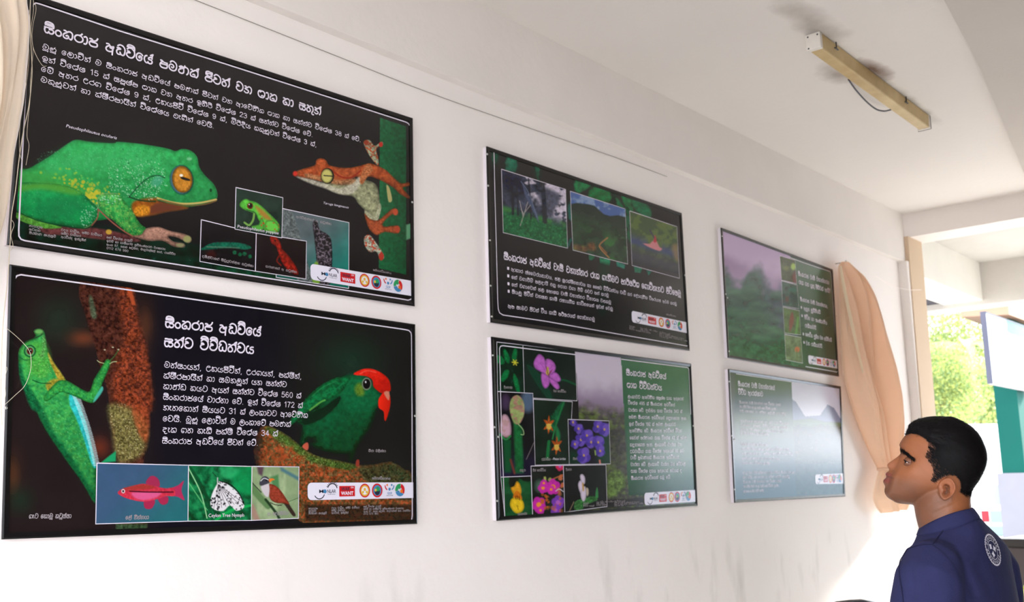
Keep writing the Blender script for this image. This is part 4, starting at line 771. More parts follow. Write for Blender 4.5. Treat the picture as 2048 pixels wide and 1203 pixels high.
def ins_babbler(c):
    a = c.at
    c.field(lambda x, y, q: mix(np.tile([142., 164., 122.], (len(x), 1)), (182, 200, 156), sst(.4, .9, fbm(x*1.6, y*.5, 26, 7)))*(0.9+.15*fbm(x, y, 9, 2))[:, None])
    c.poly(a([(.38, .2), (.56, .15), (.6, .5), (.52, .55)]), (60, 120, 70), 3, 0, op=.8); c.poly(a([(.6, .0), (1, .2), (1, .27), (.62, .08)]), (80, 120, 130), 3, 0); c.poly(a([(.1, .0), (.25, .0), (.22, .18), (.14, .14)]), (90, 70, 80), 3, 0)
    c.line(a([(-.05, .32), (.15, .55), (.35, .74)]), 13, (96, 130, 84), 2); c.line(a([(-.05, .25), (.2, .48)]), 2, (60, 70, 56), 1); c.line(a([(.0, .75), (.12, 1)]), 12, (176, 110, 110), 3, op=.6)
    c.line(a([(.3, .62), (.5, .85), (.6, 1.0)]), 5, (40, 60, 40), 1.5); c.line(a([(.55, .75), (1, .6)]), 1, (60, 100, 60), .6)
    c.poly(a([(.72, .62), (.84, .78), (.94, .93), (.88, .95), (.76, .8), (.66, .66)]), (58, 46, 40), 1.2)
    c.poly(a([(.36, .34), (.5, .36), (.62, .46), (.74, .62), (.8, .72), (.66, .7), (.5, .68), (.38, .58)]), (146, 62, 46), 1.2, 3, nz=(3, .25), rim=(4, .25))
    c.poly(a([(.2, .36), (.34, .3), (.38, .42), (.36, .56), (.3, .56), (.22, .46)]), (206, 198, 202), 1.4, 3)
    c.poly(a([(.16, .32), (.2, .22), (.28, .18), (.36, .22), (.38, .3), (.28, .34), (.2, .36)]), (66, 66, 76), 1.2, 3); c.line(a([(.19, .27), (.26, .22), (.35, .25)]), 1.6, (222, 220, 222), .6)
    c.poly(a([(.36, .24), (.44, .22), (.49, .25), (.44, .26), (.38, .3)]), (230, 120, 50), .9, 2); c.ell(*a((.31, .26)), 1.6, 1.6, (20, 18, 20), .6)
    c.line(a([(.4, .68), (.5, .72), (.64, .74)]), 1.4, (50, 40, 40), .6)

# ---- farming board
def paint_farm(c):
    c.field(lambda x, y, q: np.tile([36., 36., 38.], (len(x), 1))*(0.92+.16*fbm(x, y, 40, 5))[:, None])
    L = [([(100, 95), (180, 110), (160, 230), (110, 240)], (20, 70, 52)), ([(230, 280), (248, 148), (345, 178), (335, 300)], (26, 96, 74)), ([(495, 225), (562, 250), (552, 372), (525, 362)], (22, 88, 66)),
         ([(880, 465), (885, 358), (1035, 402), (1020, 442), (930, 492)], (30, 124, 72)), ([(1000, 525), (1060, 425), (1210, 470), (1205, 590)], (24, 112, 60)), ([(1240, 495), (1265, 505), (1345, 630), (1270, 610)], (24, 96, 60)),
         ([(1305, 500), (1405, 535), (1435, 670), (1365, 650)], (26, 116, 66)), ([(1405, 535), (1565, 585), (1600, 725), (1440, 665)], (24, 108, 70)), ([(1345, 640), (1400, 660), (1410, 960), (1365, 900)], (22, 88, 58)), ([(815, 600), (850, 570), (860, 760), (820, 730)], (20, 90, 80)), ([(815, 950), (858, 880), (858, 930), (818, 1010)], (26, 100, 90))]
    for p, k in L: c.poly(C9(p), k, 2, 2, nz=(8, .35), rim=(5, .3))
    for p, k in [([(1010, 130), (1078, 150), (1040, 188), (1015, 182)], (20, 92, 62)), ([(1113, 160), (1215, 182), (1205, 238), (1115, 216)], (34, 130, 92)), ([(1268, 195), (1352, 228), (1345, 268), (1275, 240)], (40, 124, 106)), ([(1430, 235), (1512, 262), (1495, 305), (1440, 298)], (26, 112, 84)), ([(1545, 275), (1600, 290), (1570, 330)], (28, 96, 80))]:
        c.poly(C10(p), k, 1.5, 0, nz=(6, .3))
    c.poly(C10([(1112, 200), (1205, 225), (1180, 420), (1130, 420)]), (24, 58, 42), 4, 0, op=.9); c.poly(C10([(1110, 400), (1190, 420), (1175, 720), (1100, 700)]), (24, 46, 40), 6, 0, op=.7)
def ins_forest(c):
    a = c.at
    def f(x, y, q):
        n = fbm(x, y, 14, 3); r = np.tile([52., 58., 74.], (len(x), 1))*(0.5+1.0*n)[:, None]
        sky = sst(.46, .6, fbm(x, y, 22, 9))*sst(.55, .1, c.V)*sst(.2, .4, c.U); sky = np.maximum(sky, sst(.6, .75, c.U)*sst(.7, .35, c.V)*sst(.4, .52, fbm(x, y, 14, 12)))
        r = mix(r, (206, 196, 214), np.clip(sky*1.3, 0, 1)); r = mix(r, (30, 96, 58), sst(.52, .72, c.V)); r = r*(0.7+.6*fbm(x, y, 5, 6))[:, None]
        return mix(r, (62, 140, 62), .7*np.exp(-((c.V-.62)/.05)**2)*sst(.4, .6, fbm(x, y, 14, 8)))
    c.field(f)
    for x, w in [(.14, 5), (.22, 3), (.63, 7), (.66, 3), (.42, 3)]: c.line(a([(x, .0), (x+.02, .4), (x+.02, .66)]), w, (34, 36, 44), 1.2, op=.8)
    c.poly(a([(.02, .0), (.3, .05), (.34, .3), (.2, .2), (.05, .3)]), (34, 34, 56), 5, nz=(5, .6), op=.8); c.poly(a([(.5, .1), (.9, .12), (.82, .4), (.74, .55), (.6, .3)]), (36, 44, 60), 5, nz=(5, .6), op=.75)
    for k in range(12): c.line(a([(.33+.018*k, .14+.035*k), (.36+.018*k, .3+.035*k)]), 1.6, (84, 96, 128), .8, 0, op=.8)
    c.line(a([(.3, .1), (.42, .26), (.54, .62)]), 1.8, (96, 110, 136), .8)
    for p in [[(.27, .82), (.34, .6), (.4, .4)], [(.32, .66), (.27, .42)], [(.35, .58), (.44, .44)], [(.33, .62), (.29, .55)]]: c.line(a(p), 1.3, (170, 160, 160), .6)
    c.dots(a([(.03, .7), (.97, .7), (.97, .97), (.03, .97)]), 240, 1.3, (54, 150, 84), 6, op=.6)
def ins_hill(c):
    a = c.at
    def f(x, y, q):
        r = mix(np.tile([82., 108., 164.], (len(x), 1)), (140, 162, 196), sst(.45, .65, fbm(x, y, 16, 4))); g = np.tile([46., 68., 50.], (len(x), 1))*(0.7+.6*fbm(x, y, 12, 5))[:, None]
        g = mix(g, (54, 110, 56), sst(.45, .62, fbm(x, y, 22, 8))*sst(.45, .75, c.V)); g = mix(g, (44, 56, 50), sst(.5, .2, c.V))
        h = np.interp(c.U, [0, .1, .3, .42, .5, .58, .7, .85, 1], [.22, .17, .13, .12, .17, .22, .22, .16, .15]); return r*(1-sst(-.012, .012, c.V-h)[:, None])+g*sst(-.012, .012, c.V-h)[:, None]
    c.field(f)
    c.line(a([(.65, .62), (.5, .78), (.52, .86), (.66, .97)]), 2.2, (176, 120, 72), .9); c.line(a([(.5, .8), (.62, .9)]), 2, (160, 100, 60), 1)
    c.poly(a([(.28, .82), (.4, .78), (.42, .9), (.3, .92)]), (120, 76, 48), 4, nz=(4, .5), op=.8); c.poly(a([(.02, .9), (.3, .88), (.2, .99), (.02, .99)]), (130, 78, 52), 4, nz=(4, .5), op=.6)
def ins_river(c):
    a = c.at
    def f(x, y, q):
        r = mix(np.tile([92., 112., 62.], (len(x), 1)), (70, 88, 60), sst(.4, .6, fbm(x, y, 12, 3))); r = mix(r, (62, 74, 120), .8*sst(.35, .55, c.V)*sst(.72, .55, c.V)*sst(.36, .6, fbm(x, y*2, 20, 6)+.25*(c.U < .35)+.2*(c.U > .65)))
        r = mix(r, (66, 66, 84), sst(.55, .8, c.V)*.8); return mix(r, (50, 50, 56), sst(.78, 1, c.V))
    c.field(f)
    c.poly(a([(.25, .53), (.4, .5), (.52, .38), (.6, .5), (.66, .52), (.6, .58), (.4, .57)]), (206, 130, 136), 1.2, 2); c.poly(a([(.48, .44), (.52, .3), (.55, .42)]), (186, 56, 66), 1.2, 2); c.line(a([(.42, .24), (.5, .36)]), 2, (70, 60, 90), 1)
    c.poly(a([(.88, .4), (1, .36), (1, .66), (.9, .6)]), (150, 120, 80), 5, op=.7)

# ---- plant board
def paint_plants(c):
    def f(x, y, q):
        r = np.tile([34., 35., 34.], (len(x), 1)); xl = 1150+(y-700)*.06; xr = 1242+(y-714)*.055
        v = np.clip((y-705-(x-1150)*.14)/300, 0, 1); m = mix(np.tile([204., 194., 210.], (len(x), 1)), (150, 132, 158), sst(.12, .32, v+.12*(fbm(x, y, 30, 3)-.5)))
        tree = mix(np.tile([70., 70., 62.], (len(x), 1)), (86, 100, 54), sst(.42, .6, fbm(x, y, 9, 8))); tree = tree*(0.65+.7*fbm(x, y, 6, 4))[:, None]
        m = mix(m, (128, 112, 130), sst(.26, .36, v)*.6); k = sst(.30, .42, v+.10*(fbm(x, y, 14, 6)-.5)); m = m*(1-k[:, None])+tree*k[:, None]
        r = np.where(((x > xl) & (y > 690))[:, None], m, r)
        g = mix(np.tile([70., 112., 82.], (len(x), 1)), (38, 92, 58), sst(720, 860, y)); g = mix(g, (34, 70, 46), sst(930, 1000, y)); g = g*(0.94+.12*fbm(x, y, 20, 2))[:, None]
        return np.where(((x > xr) & (y < 990))[:, None], g, r)
    c.field(f)
    c.poly(C12([(1170, 560), (1230, 480), (1330, 520), (1320, 640), (1180, 740)]), (96, 124, 56), 6, nz=(4, .6), op=.8); c.poly(C12([(1180, 100), (1330, 120), (1330, 420), (1210, 420)]), (58, 56, 54), 6, nz=(5, .7), op=.6)
    c.poly(C12([(930, 770), (1240, 755), (1520, 740), (1520, 800), (1250, 830), (930, 855)]), (34, 30, 30), 3, 0, op=.85)
def ins_leaf(c):
    a = c.at
    c.field(lambda x, y, q: np.tile([26., 44., 34.], (len(x), 1))*(0.6+.9*fbm(x, y, 8, 3))[:, None])
    for p, ang, l in [((.45, .42), -20, .34), ((.62, .4), 12, .36), ((.3, .4), -70, .3), ((.45, .55), -140, .34), ((.62, .6), 165, .5)]:
        t = math.radians(ang); d = np.array([math.sin(t)*1.0, -math.cos(t)*.62]); p = np.array(p)
        n = np.array([-d[1]*.9, d[0]*.55]); e = p+d*l*1.3
        c.poly(a([p, p+d*l*.5+n*.17, e+n*.12, e+d*.06, e-n*.12, p+d*l*.5-n*.17]), (26, 122, 66), 1, 3, nz=(3, .3), rim=(3, .3))
        for k in range(7): q = p+d*l*1.3*(k+1)/8; c.line(a([q-n*.13, q, q+n*.13]), .8, (16, 84, 46), .5, 0, op=.7)
    for k in range(6): t = k*math.pi/3; c.line(a([(.68, .38), (.68+.11*math.cos(t), .38+.06*math.sin(t))]), 2, (214, 206, 60), .6, 0)
def ins_melastome(c):
    a = c.at
    c.field(lambda x, y, q: np.tile([34., 44., 40.], (len(x), 1))*(0.75+.5*fbm(x, y, 26, 4))[:, None])
    c.poly(a([(.05, .35), (.3, .5), (.55, .95), (.4, .98), (.15, .6)]), (30, 70, 52), 4, op=.8); c.line(a([(.5, .65), (.75, .6), (1, .68)]), 4, (30, 84, 52), 2)
    for P in ([(.2, .3), (.3, .14), (.4, .2), (.46, .4), (.48, .56), (.36, .5), (.22, .42)], [(.42, .4), (.44, .22), (.56, .24), (.62, .36), (.56, .5), (.48, .54)], [(.48, .54), (.6, .46), (.68, .52), (.7, .62), (.58, .66)], [(.34, .5), (.48, .56), (.48, .72), (.4, .8), (.34, .7)], [(.48, .58), (.6, .62), (.68, .74), (.62, .8), (.5, .68)]):
        c.poly(a(P), (190, 104, 196), 1.2, 3, nz=(5, .15), rim=(4, .22))
    c.line(a([(.32, .3), (.46, .52)]), 1, (150, 70, 160), .6, op=.6); c.poly(a([(.42, .5), (.45, .38), (.48, .38), (.48, .54)]), (190, 170, 80), 1, 2)
    for p in [(.52, .44), (.55, .42), (.43, .36)]: c.line(a([(.47, .54), p]), 1.2, (120, 60, 70), .5, 0)
def ins_pitcher(c):
    a = c.at
    c.field(lambda x, y, q: mix(np.tile([32., 32., 34.], (len(x), 1)), (44, 34, 70), sst(.6, 1, c.V)*.7)*(0.8+.4*fbm(x, y, 20, 2))[:, None])
    c.ell(*a((.85, .1)), 14, 22, (96, 120, 150), 8, op=.8); c.ell(*a((.22, .12)), 9, 16, (110, 80, 130), 8, op=.5)
    c.poly(a([(.1, .56), (.34, .56), (.3, .95), (.12, .95)]), (30, 84, 50), 4, 0); c.poly(a([(.42, .36), (.66, .4), (.66, .96), (.42, .96)]), (34, 104, 56), 4, 0, nz=(8, .3))
    c.poly(a([(.4, .34), (.32, .2), (.38, .08), (.56, .03), (.72, .1), (.74, .24), (.62, .36), (.5, .38)]), (150, 168, 104), 1.4, 3, nz=(7, .2), col2=(176, 132, 116)); c.poly(a([(.02, .42), (.1, .28), (.24, .27), (.34, .36), (.34, .5), (.2, .54), (.05, .5)]), (204, 164, 180), 1.4, 3, rim=(5, .25), col2=(188, 150, 150))
    c.line(a([(.02, .5), (.18, .56), (.32, .52)]), 4, (50, 130, 70), 1.2); c.line(a([(.56, .38), (.68, .44), (.7, .5), (.62, .5)]), 1.6, (170, 200, 140), .7); c.line(a([(.3, .8), (.4, .96)]), 4, (120, 60, 50), 2); c.line(a([(.75, .8), (.98, .6)]), 1, (140, 130, 130), .6)
def ins_orchid(c):
    a = c.at
    c.field(lambda x, y, q: np.tile([32., 44., 36.], (len(x), 1))*(0.7+.6*fbm(x, y, 16, 6))[:, None])
    c.poly(a([(.3, .4), (.5, .2), (.75, .0), (.8, .05), (.6, .4), (.5, .5)]), (28, 88, 54), 4, nz=(6, .4)); c.line(a([(.78, .02), (.6, .36), (.5, .6)]), 2.4, (40, 126, 66), 1); c.line(a([(.4, .64), (.36, .9)]), 6, (36, 118, 62), 2); c.poly(a([(.6, .4), (.7, .5), (.7, .64), (.6, .58)]), (40, 120, 70), 3)
    for cx, cy, s in [(.4, .38, 1), (.62, .7, 1)]:
        for an in (-90, -150, -30, 150, 40, 95):
            t = math.radians(an); c.poly(a([(cx, cy), (cx+.07*math.cos(t-.4)*s, cy+.075*math.sin(t-.4)), (cx+.17*math.cos(t), cy+.15*math.sin(t)), (cx+.07*math.cos(t+.4), cy+.075*math.sin(t+.4))]), (178, 82, 34), 1, 2, nz=(3, .3))
        c.ell(*a((cx, cy+.03)), 5, 6, (214, 176, 80), 1.2); c.line(a([(cx-.06, cy), (cx+.06, cy-.01)]), 2, (216, 190, 90), .8, 0)
def ins_purple(c):
    a = c.at
    c.field(lambda x, y, q: np.tile([32., 32., 40.], (len(x), 1))*(0.7+.5*fbm(x, y, 10, 6))[:, None])
    c.poly(a([(.75, .35), (1, .3), (1, 1), (.7, .98)]), (32, 74, 50), 6, op=.8); c.poly(a([(.02, .7), (.3, .75), (.3, .98), (.02, .98)]), (28, 66, 44), 5, op=.7)
    rr = np.random.RandomState(5)
    for cx, cy, s in [(.12, .06, .7), (.25, .2, .9), (.3, .45, 1.1), (.45, .35, 1.2), (.72, .14, 1.1), (.88, .2, 1.2), (.55, .5, 1.1), (.72, .5, 1.2), (.36, .8, 1.4), (.76, .7, 1.0), (.15, .55, .8)]:
        for k in range(5):
            t = rr.rand()*.6+k*1.256; ax, ay = cx+.06*s*math.cos(t), cy+.07*s*math.sin(t); c.ell(*a((ax, ay)), 5.5*s, 6.5*s, [(86, 62, 168), (112, 84, 190), (72, 52, 150)][k % 3], 1.4, rr.rand()*90, op=.9)
        c.ell(*a((cx, cy)), 2, 2.6, (200, 160, 90), 1)
    c.poly(a([(.72, .9), (.76, .9), (.77, 1), (.73, 1)]), (216, 120, 110), 1, 0); c.poly(a([(.62, .68), (.65, .68), (.66, .8), (.63, .8)]), (150, 180, 80), 1, 0)
def ins_yellow(c):
    a = c.at
    c.field(lambda x, y, q: np.tile([34., 84., 48.], (len(x), 1))*(0.75+.5*fbm(x, y, 18, 2))[:, None])
    c.poly(a([(.3, -.02), (1.02, -.02), (1.02, .12), (.75, .12), (.6, .05), (.4, .3), (.3, .3)]), (34, 36, 32), 3, 2); c.poly(a([(.0, .5), (.3, .45), (.3, .8), (.2, .9), (0, .9)]), (30, 70, 42), 4)
    c.poly(a([(.3, .28), (.42, .24), (.52, .12), (.62, .2), (.66, .36), (.6, .5), (.44, .5), (.34, .4)]), (222, 160, 40), 1.2, 3, nz=(4, .2), rim=(4, .2)); c.poly(a([(.36, .48), (.5, .36), (.62, .46), (.66, .58), (.5, .62), (.38, .58)]), (196, 110, 30), 1.2, 3, nz=(3, .3))
    c.poly(a([(.22, .7), (.3, .56), (.5, .54), (.68, .62), (.72, .8), (.6, .92), (.42, .94), (.28, .84)]), (228, 192, 40), 1.2, 3, nz=(6, .12), rim=(5, .18)); c.line(a([(.48, .74), (.5, .84)]), 1, (110, 80, 20), .6, 0)
    for p in [(.44, .5), (.5, .5), (.56, .52)]: c.line(a([p, (p[0]+.01, p[1]+.08)]), 1.4, (110, 40, 20), .6, 0)
def ins_magenta(c):
    a = c.at
    c.field(lambda x, y, q: np.tile([36., 40., 36.], (len(x), 1))*(0.7+.6*fbm(x, y, 14, 7))[:, None])
    c.ell(*a((.25, .42)), 9, 12, (90, 130, 110), 7, op=.7); c.line(a([(.98, .2), (.6, .3)]), 2.4, (176, 100, 60), 1, 0); c.line(a([(.42, .32), (.42, .25)]), 5, (170, 180, 90), 1.5, 0); c.line(a([(.56, .3), (.58, .28)]), 6, (150, 160, 80), 1.5, 0)
    for cx, cy, s, k in [(.35, .46, 1.2, 0), (.66, .45, 1.7, 0), (.2, .8, 1.7, 0), (.6, .5, .9, 0), (.8, .78, 1.5, 1), (.72, .94, 1.2, 1), (.25, .92, .9, 0), (.38, .36, .8, 0), (.9, .02, 1, 2)]:
        for j in range(5): t = j*1.256+cx*9; c.ell(*a((cx+.07*s*math.cos(t), cy+.05*s*math.sin(t))), 4.4*s, 5*s, [(206, 48, 172), (128, 66, 186), (216, 44, 90)][k], 1.3, op=.9)
        c.ell(*a((cx, cy)), 3*s, 3*s, (236, 150, 60) if k == 0 else (180, 100, 190), 1.4)
    c.dots(a([(.3, .6), (.5, .62), (.48, .88), (.3, .86)]), 14, 2.6, (190, 96, 40), 4); c.dots(a([(.85, .2), (1, .2), (1, .6), (.85, .6)]), 12, 3, (200, 110, 70), 5); c.line(a([(.74, .54), (.85, .5), (.98, .56)]), 1.8, (210, 200, 210), .7); c.dots(a([(.5, .75), (.9, .7), (.9, .98), (.5, .98)]), 10, 3, (206, 110, 40), 6, op=.6)
def ins_whiteorchid(c):
    a = c.at
    c.field(lambda x, y, q: np.tile([34., 36., 35.], (len(x), 1))*(0.8+.4*fbm(x, y, 16, 7))[:, None])
    c.poly(a([(.25, .8), (.45, .74), (.7, .72), (.78, .82), (.5, .9), (.4, 1), (.24, .98)]), (56, 110, 56), 2, 3, nz=(3, .5)); c.poly(a([(.73, .75), (.76, .54), (.79, .54), (.8, .76)]), (56, 130, 70), 1.2, 2); c.line(a([(.1, 1), (.22, .8)]), 1.4, (140, 120, 90), .7, 0)
    for P in ([(.38, .24), (.44, .2), (.5, .28), (.49, .42), (.42, .4)], [(.33, .44), (.38, .34), (.44, .4), (.46, .6), (.38, .62)], [(.42, .52), (.5, .48), (.52, .66), (.48, .8), (.42, .8), (.38, .66)]): c.poly(a(P), (214, 200, 220), 1.2, 3, rim=(4, .15))
    c.poly(a([(.43, .42), (.46, .4), (.47, .56), (.44, .58)]), (190, 150, 80), 1.5, 2); c.poly(a([(.52, .52), (.57, .54), (.57, .66), (.53, .7)]), (196, 180, 160), 1.4, 3)

# ---- rain forest boards at the far end of the row
def paint_mist(c):
    def f(x, y, q):
        yy = (y-460-(x-1450)*.37)/270.0; yy = np.clip(yy, 0, 1)
        r = mix(np.tile([196., 172., 206.], (len(x), 1)), (158, 132, 168), sst(.12, .3, yy+.15*(fbm(x, y, 30, 2)-.5)))
        fo = np.tile([44., 82., 72.], (len(x), 1)); fo = mix(fo, (84, 84, 116), .5*sst(1500, 1560, x)); fo = fo*(0.68+.6*fbm(x, y, 11, 5))[:, None]
        k = sst(.24, .40, yy+.22*(fbm(x, y, 26, 8)-.5)-.12*np.exp(-((x-1480)/16)**2)+.12*np.exp(-((x-1500)/25)**2)); r = r*(1-k[:, None])+fo*k[:, None]
        fo2 = np.tile([42., 90., 62.], (len(x), 1))*(0.55+.9*fbm(x, y, 7, 11))[:, None]; k = sst(.52, .62, yy+.16*(fbm(x, y, 20, 9)-.5)); r = r*(1-k[:, None])+fo2*k[:, None]
        r = mix(r, (92, 116, 92), .6*sst(.8, .95, yy))
        xe = 1580+(y-512)*.105; g = mix(np.tile([62., 96., 74.], (len(x), 1)), (48, 80, 60), sst(560, 700, y)); return np.where((x > xe)[:, None], g, r)
    c.field(f)
    rr = np.random.RandomState(9)
    for k in range(46):
        x = 1456+rr.rand()*106; y = 565+rr.rand()*110+(x-1456)*.2; s = 5+rr.rand()*8; c.ell(x, y, s*1.5, s*.8, (66, 118, 88), 4, op=.35); c.ell(x, y+s*.8, s*1.4, s*.5, (32, 64, 56), 4, op=.4)
def ins_wild(kind):
    def f(c):
        a = c.at; bg = [(70, 84, 56), (56, 88, 76), (84, 112, 60), (116, 132, 100)][kind]
        c.field(lambda x, y, q: np.tile(np.array(bg, float), (len(x), 1))*(0.65+.6*fbm(x, y, 8, 3+kind))[:, None])
        if kind == 0: c.ell(*a((.85, .3)), 5, 7, (150, 180, 84), 2); c.poly(a([(.72, .75), (.9, .5), (1, .6), (1, 1), (.8, 1)]), (112, 60, 56), 2); c.ell(*a((.4, .45)), 6, 5, (110, 120, 60), 3, op=.7)
        if kind == 1: c.line(a([(.1, .9), (.5, .55), (.9, .6)]), 3, (40, 70, 80), 1.5); c.ell(*a((.3, .7)), 4, 6, (90, 70, 60), 2); c.ell(*a((.7, .25)), 8, 5, (40, 110, 90), 3, op=.7)
        if kind == 2: c.poly(a([(.5, .15), (.62, .2), (.62, .5), (.45, .8), (.3, .92), (.34, .5)]), (124, 64, 44), 1.5, 3); c.line(a([(.9, .3), (.7, 1)]), 4, (96, 160, 70), 2)
        if kind == 3: c.ell(*a((.72, .5)), 5, 5.5, (206, 116, 84), 1.5); c.line(a([(.7, .5), (.66, 1)]), 1.5, (96, 110, 70), 1)
    return f
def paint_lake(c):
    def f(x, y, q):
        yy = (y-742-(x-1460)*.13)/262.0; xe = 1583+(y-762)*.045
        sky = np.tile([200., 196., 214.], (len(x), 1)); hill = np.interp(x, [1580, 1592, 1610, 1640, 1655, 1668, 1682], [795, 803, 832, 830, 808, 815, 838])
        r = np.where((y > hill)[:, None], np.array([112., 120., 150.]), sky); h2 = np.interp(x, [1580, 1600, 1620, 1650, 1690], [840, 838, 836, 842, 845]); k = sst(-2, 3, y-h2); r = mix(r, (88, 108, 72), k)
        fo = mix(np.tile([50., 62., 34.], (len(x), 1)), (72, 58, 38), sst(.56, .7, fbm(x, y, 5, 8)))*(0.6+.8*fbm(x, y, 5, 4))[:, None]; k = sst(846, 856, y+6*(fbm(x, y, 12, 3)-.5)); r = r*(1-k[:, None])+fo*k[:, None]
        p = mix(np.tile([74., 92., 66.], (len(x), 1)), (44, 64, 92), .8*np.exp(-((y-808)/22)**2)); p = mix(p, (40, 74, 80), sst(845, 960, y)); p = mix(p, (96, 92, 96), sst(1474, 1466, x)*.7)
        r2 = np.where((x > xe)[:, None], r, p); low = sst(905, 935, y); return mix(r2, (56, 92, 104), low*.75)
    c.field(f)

# ------------------------------------------------------------------ the six boards
def print_material(rough=0.16, bump=0.02):
    m = mat('glossy_print', None, rough, 0.5, attr='print', bump=bump, bscale=9)
    return m
M_print = print_material()
def glossy(rgb, name): return mat(name, rgb, 0.16, 0.5)
M_ink = glossy((222, 214, 228), 'white_ink')
M_inkdim = glossy((150, 142, 146), 'grey_ink')
M_strip = [glossy((226, 222, 236), 'strip_white'), glossy((40, 44, 60), 'strip_dark'), glossy((196, 30, 36), 'strip_red'),
           glossy((70, 130, 176), 'strip_blue'), glossy((214, 176, 70), 'strip_yellow'), glossy((46, 150, 90), 'strip_green'), glossy((222, 110, 40), 'strip_orange')]
M_frame = mat('black_frame', (16, 15, 16), 0.22, 0.5)
M_alu = mat('white_backing', (214, 206, 212), 0.5, 0.4)
M_screw = mat('screw_steel', (190, 190, 186), 0.3, 0.5, metal=0.8)
YF, YP = -0.020, -0.0162          # frame face and print face (wall is y = 0)
_used = {}

def logo_strip(parent, quad, Y):
    q = np.asarray(quad, float); W = on_wall(q[:, 0], q[:, 1], Y)[:, [0, 2]]
    def at(u, v): return (W[0]*(1-u)+W[1]*u)*(1-v)+(W[3]*(1-u)+W[2]*u)*v
    asp = np.linalg.norm(W[1]-W[0])/np.linalg.norm(W[3]-W[0])
    P = []
    def poly(pts, k): P.append(([tuple(at(*p)) for p in pts], [tuple(range(len(pts)))], k))
    def disc(u, v, r, k, n=20, sc=1.0): poly([(u+r/asp*math.cos(2*math.pi*i/n)*sc, v+r*math.sin(2*math.pi*i/n)) for i in range(n)], k)
    def ring(u, v, r0, r1, a0, a1, k, n=18):
        o = [(u+r1/asp*math.cos(math.radians(a0+(a1-a0)*i/n)), v+r1*math.sin(math.radians(a0+(a1-a0)*i/n))) for i in range(n+1)]
        i_ = [(u+r0/asp*math.cos(math.radians(a0+(a1-a0)*i/n)), v+r0*math.sin(math.radians(a0+(a1-a0)*i/n))) for i in range(n+1)]
        pts = [tuple(at(*p)) for p in o+i_]; P.append((pts, [(i, i+1, n+2+i, n+1+i) for i in range(n)], k))
    def word(s, u0, v, u1, cap, k):
        V, F, w = latin2d(s, .028 if s in ('WAR', 'WANT') else .012); A = at(u0, v); d = at(u1, v)-A; up = (at(u0, v-cap)-A)/0.7
        P.append(([tuple(A+d*(a/w)+up*b) for a, b in V], F, k))
    rc = 0.28
    outl = [(1, 0), (1, 1)]+[(rc/asp*(1-math.sin(t)), 1-rc*(1-math.cos(t))) for t in np.linspace(0, math.pi/2, 7)]+[(rc/asp*(1-math.cos(t)), rc*(1-math.sin(t))) for t in np.linspace(0, math.pi/2, 7)]
    base = flat_mesh('logo_strip', [([tuple(at(*p)) for p in outl], [tuple(range(len(outl)))])], Y, M_strip[0], parent)
    # two crescents, name and globe
    ring(.215, .42, .40, .33, 200, 345, 1); ring(.10, .55, .42, .36, 20, 150, 1)
    for i in range(9): t = math.radians(205+15*i); disc(.215+.44/asp*math.cos(t), .42+.44*math.sin(t), .035, 1, 6)
    word('M', .098, .60, .135, .2, 1); disc(.148, .51, .12, 3); word('NLAR', .168, .60, .245, .2, 1); word('The Movement', .17, .70, .24, .05, 1)
    poly([(.275, .2), (.418, .2), (.418, .82), (.275, .82)], 2)
    word('WAR', .292, .47, .372, .2, 1); word('ON', .38, .34, .405, .09, 0); word('WANT', .29, .73, .402, .2, 0)
    disc(.51, .49, .42, 2, 24); disc(.51, .49, .34, 4, 24); disc(.51, .49, .25, 0, 20); disc(.51, .42, .10, 4); disc(.493, .58, .08, 4); disc(.527, .58, .08, 4)
    disc(.628, .49, .43, 2, 24); disc(.628, .49, .33, 3, 24); disc(.628, .56, .22, 1); disc(.634, .40, .15, 5); disc(.612, .47, .09, 4)
    for s in (-1, 1): ring(.748+s*.012, .20, .30, .22, 90-s*20, 90-s*95, 2 if s < 0 else 3); disc(.748+s*.022, .16, .07, 6 if s < 0 else 3, 8)
    disc(.748, .42, .10, 3, 10); word('GDF', .725, .74, .772, .14, 3); word('GREEN FUND', .715, .84, .782, .05, 1)
    ring(.852, .48, .40, .16, 170, 280, 5); ring(.852, .48, .40, .16, 285, 400, 2); ring(.852, .48, .40, .16, 45, 165, 3); disc(.845, .30, .12, 5, 10); disc(.868, .56, .12, 6, 10); disc(.836, .62, .10, 3, 10)
    o = flat_mesh('logo', P, Y-0.0002, None, base, mats=M_strip, lift=0.00003)
    return base

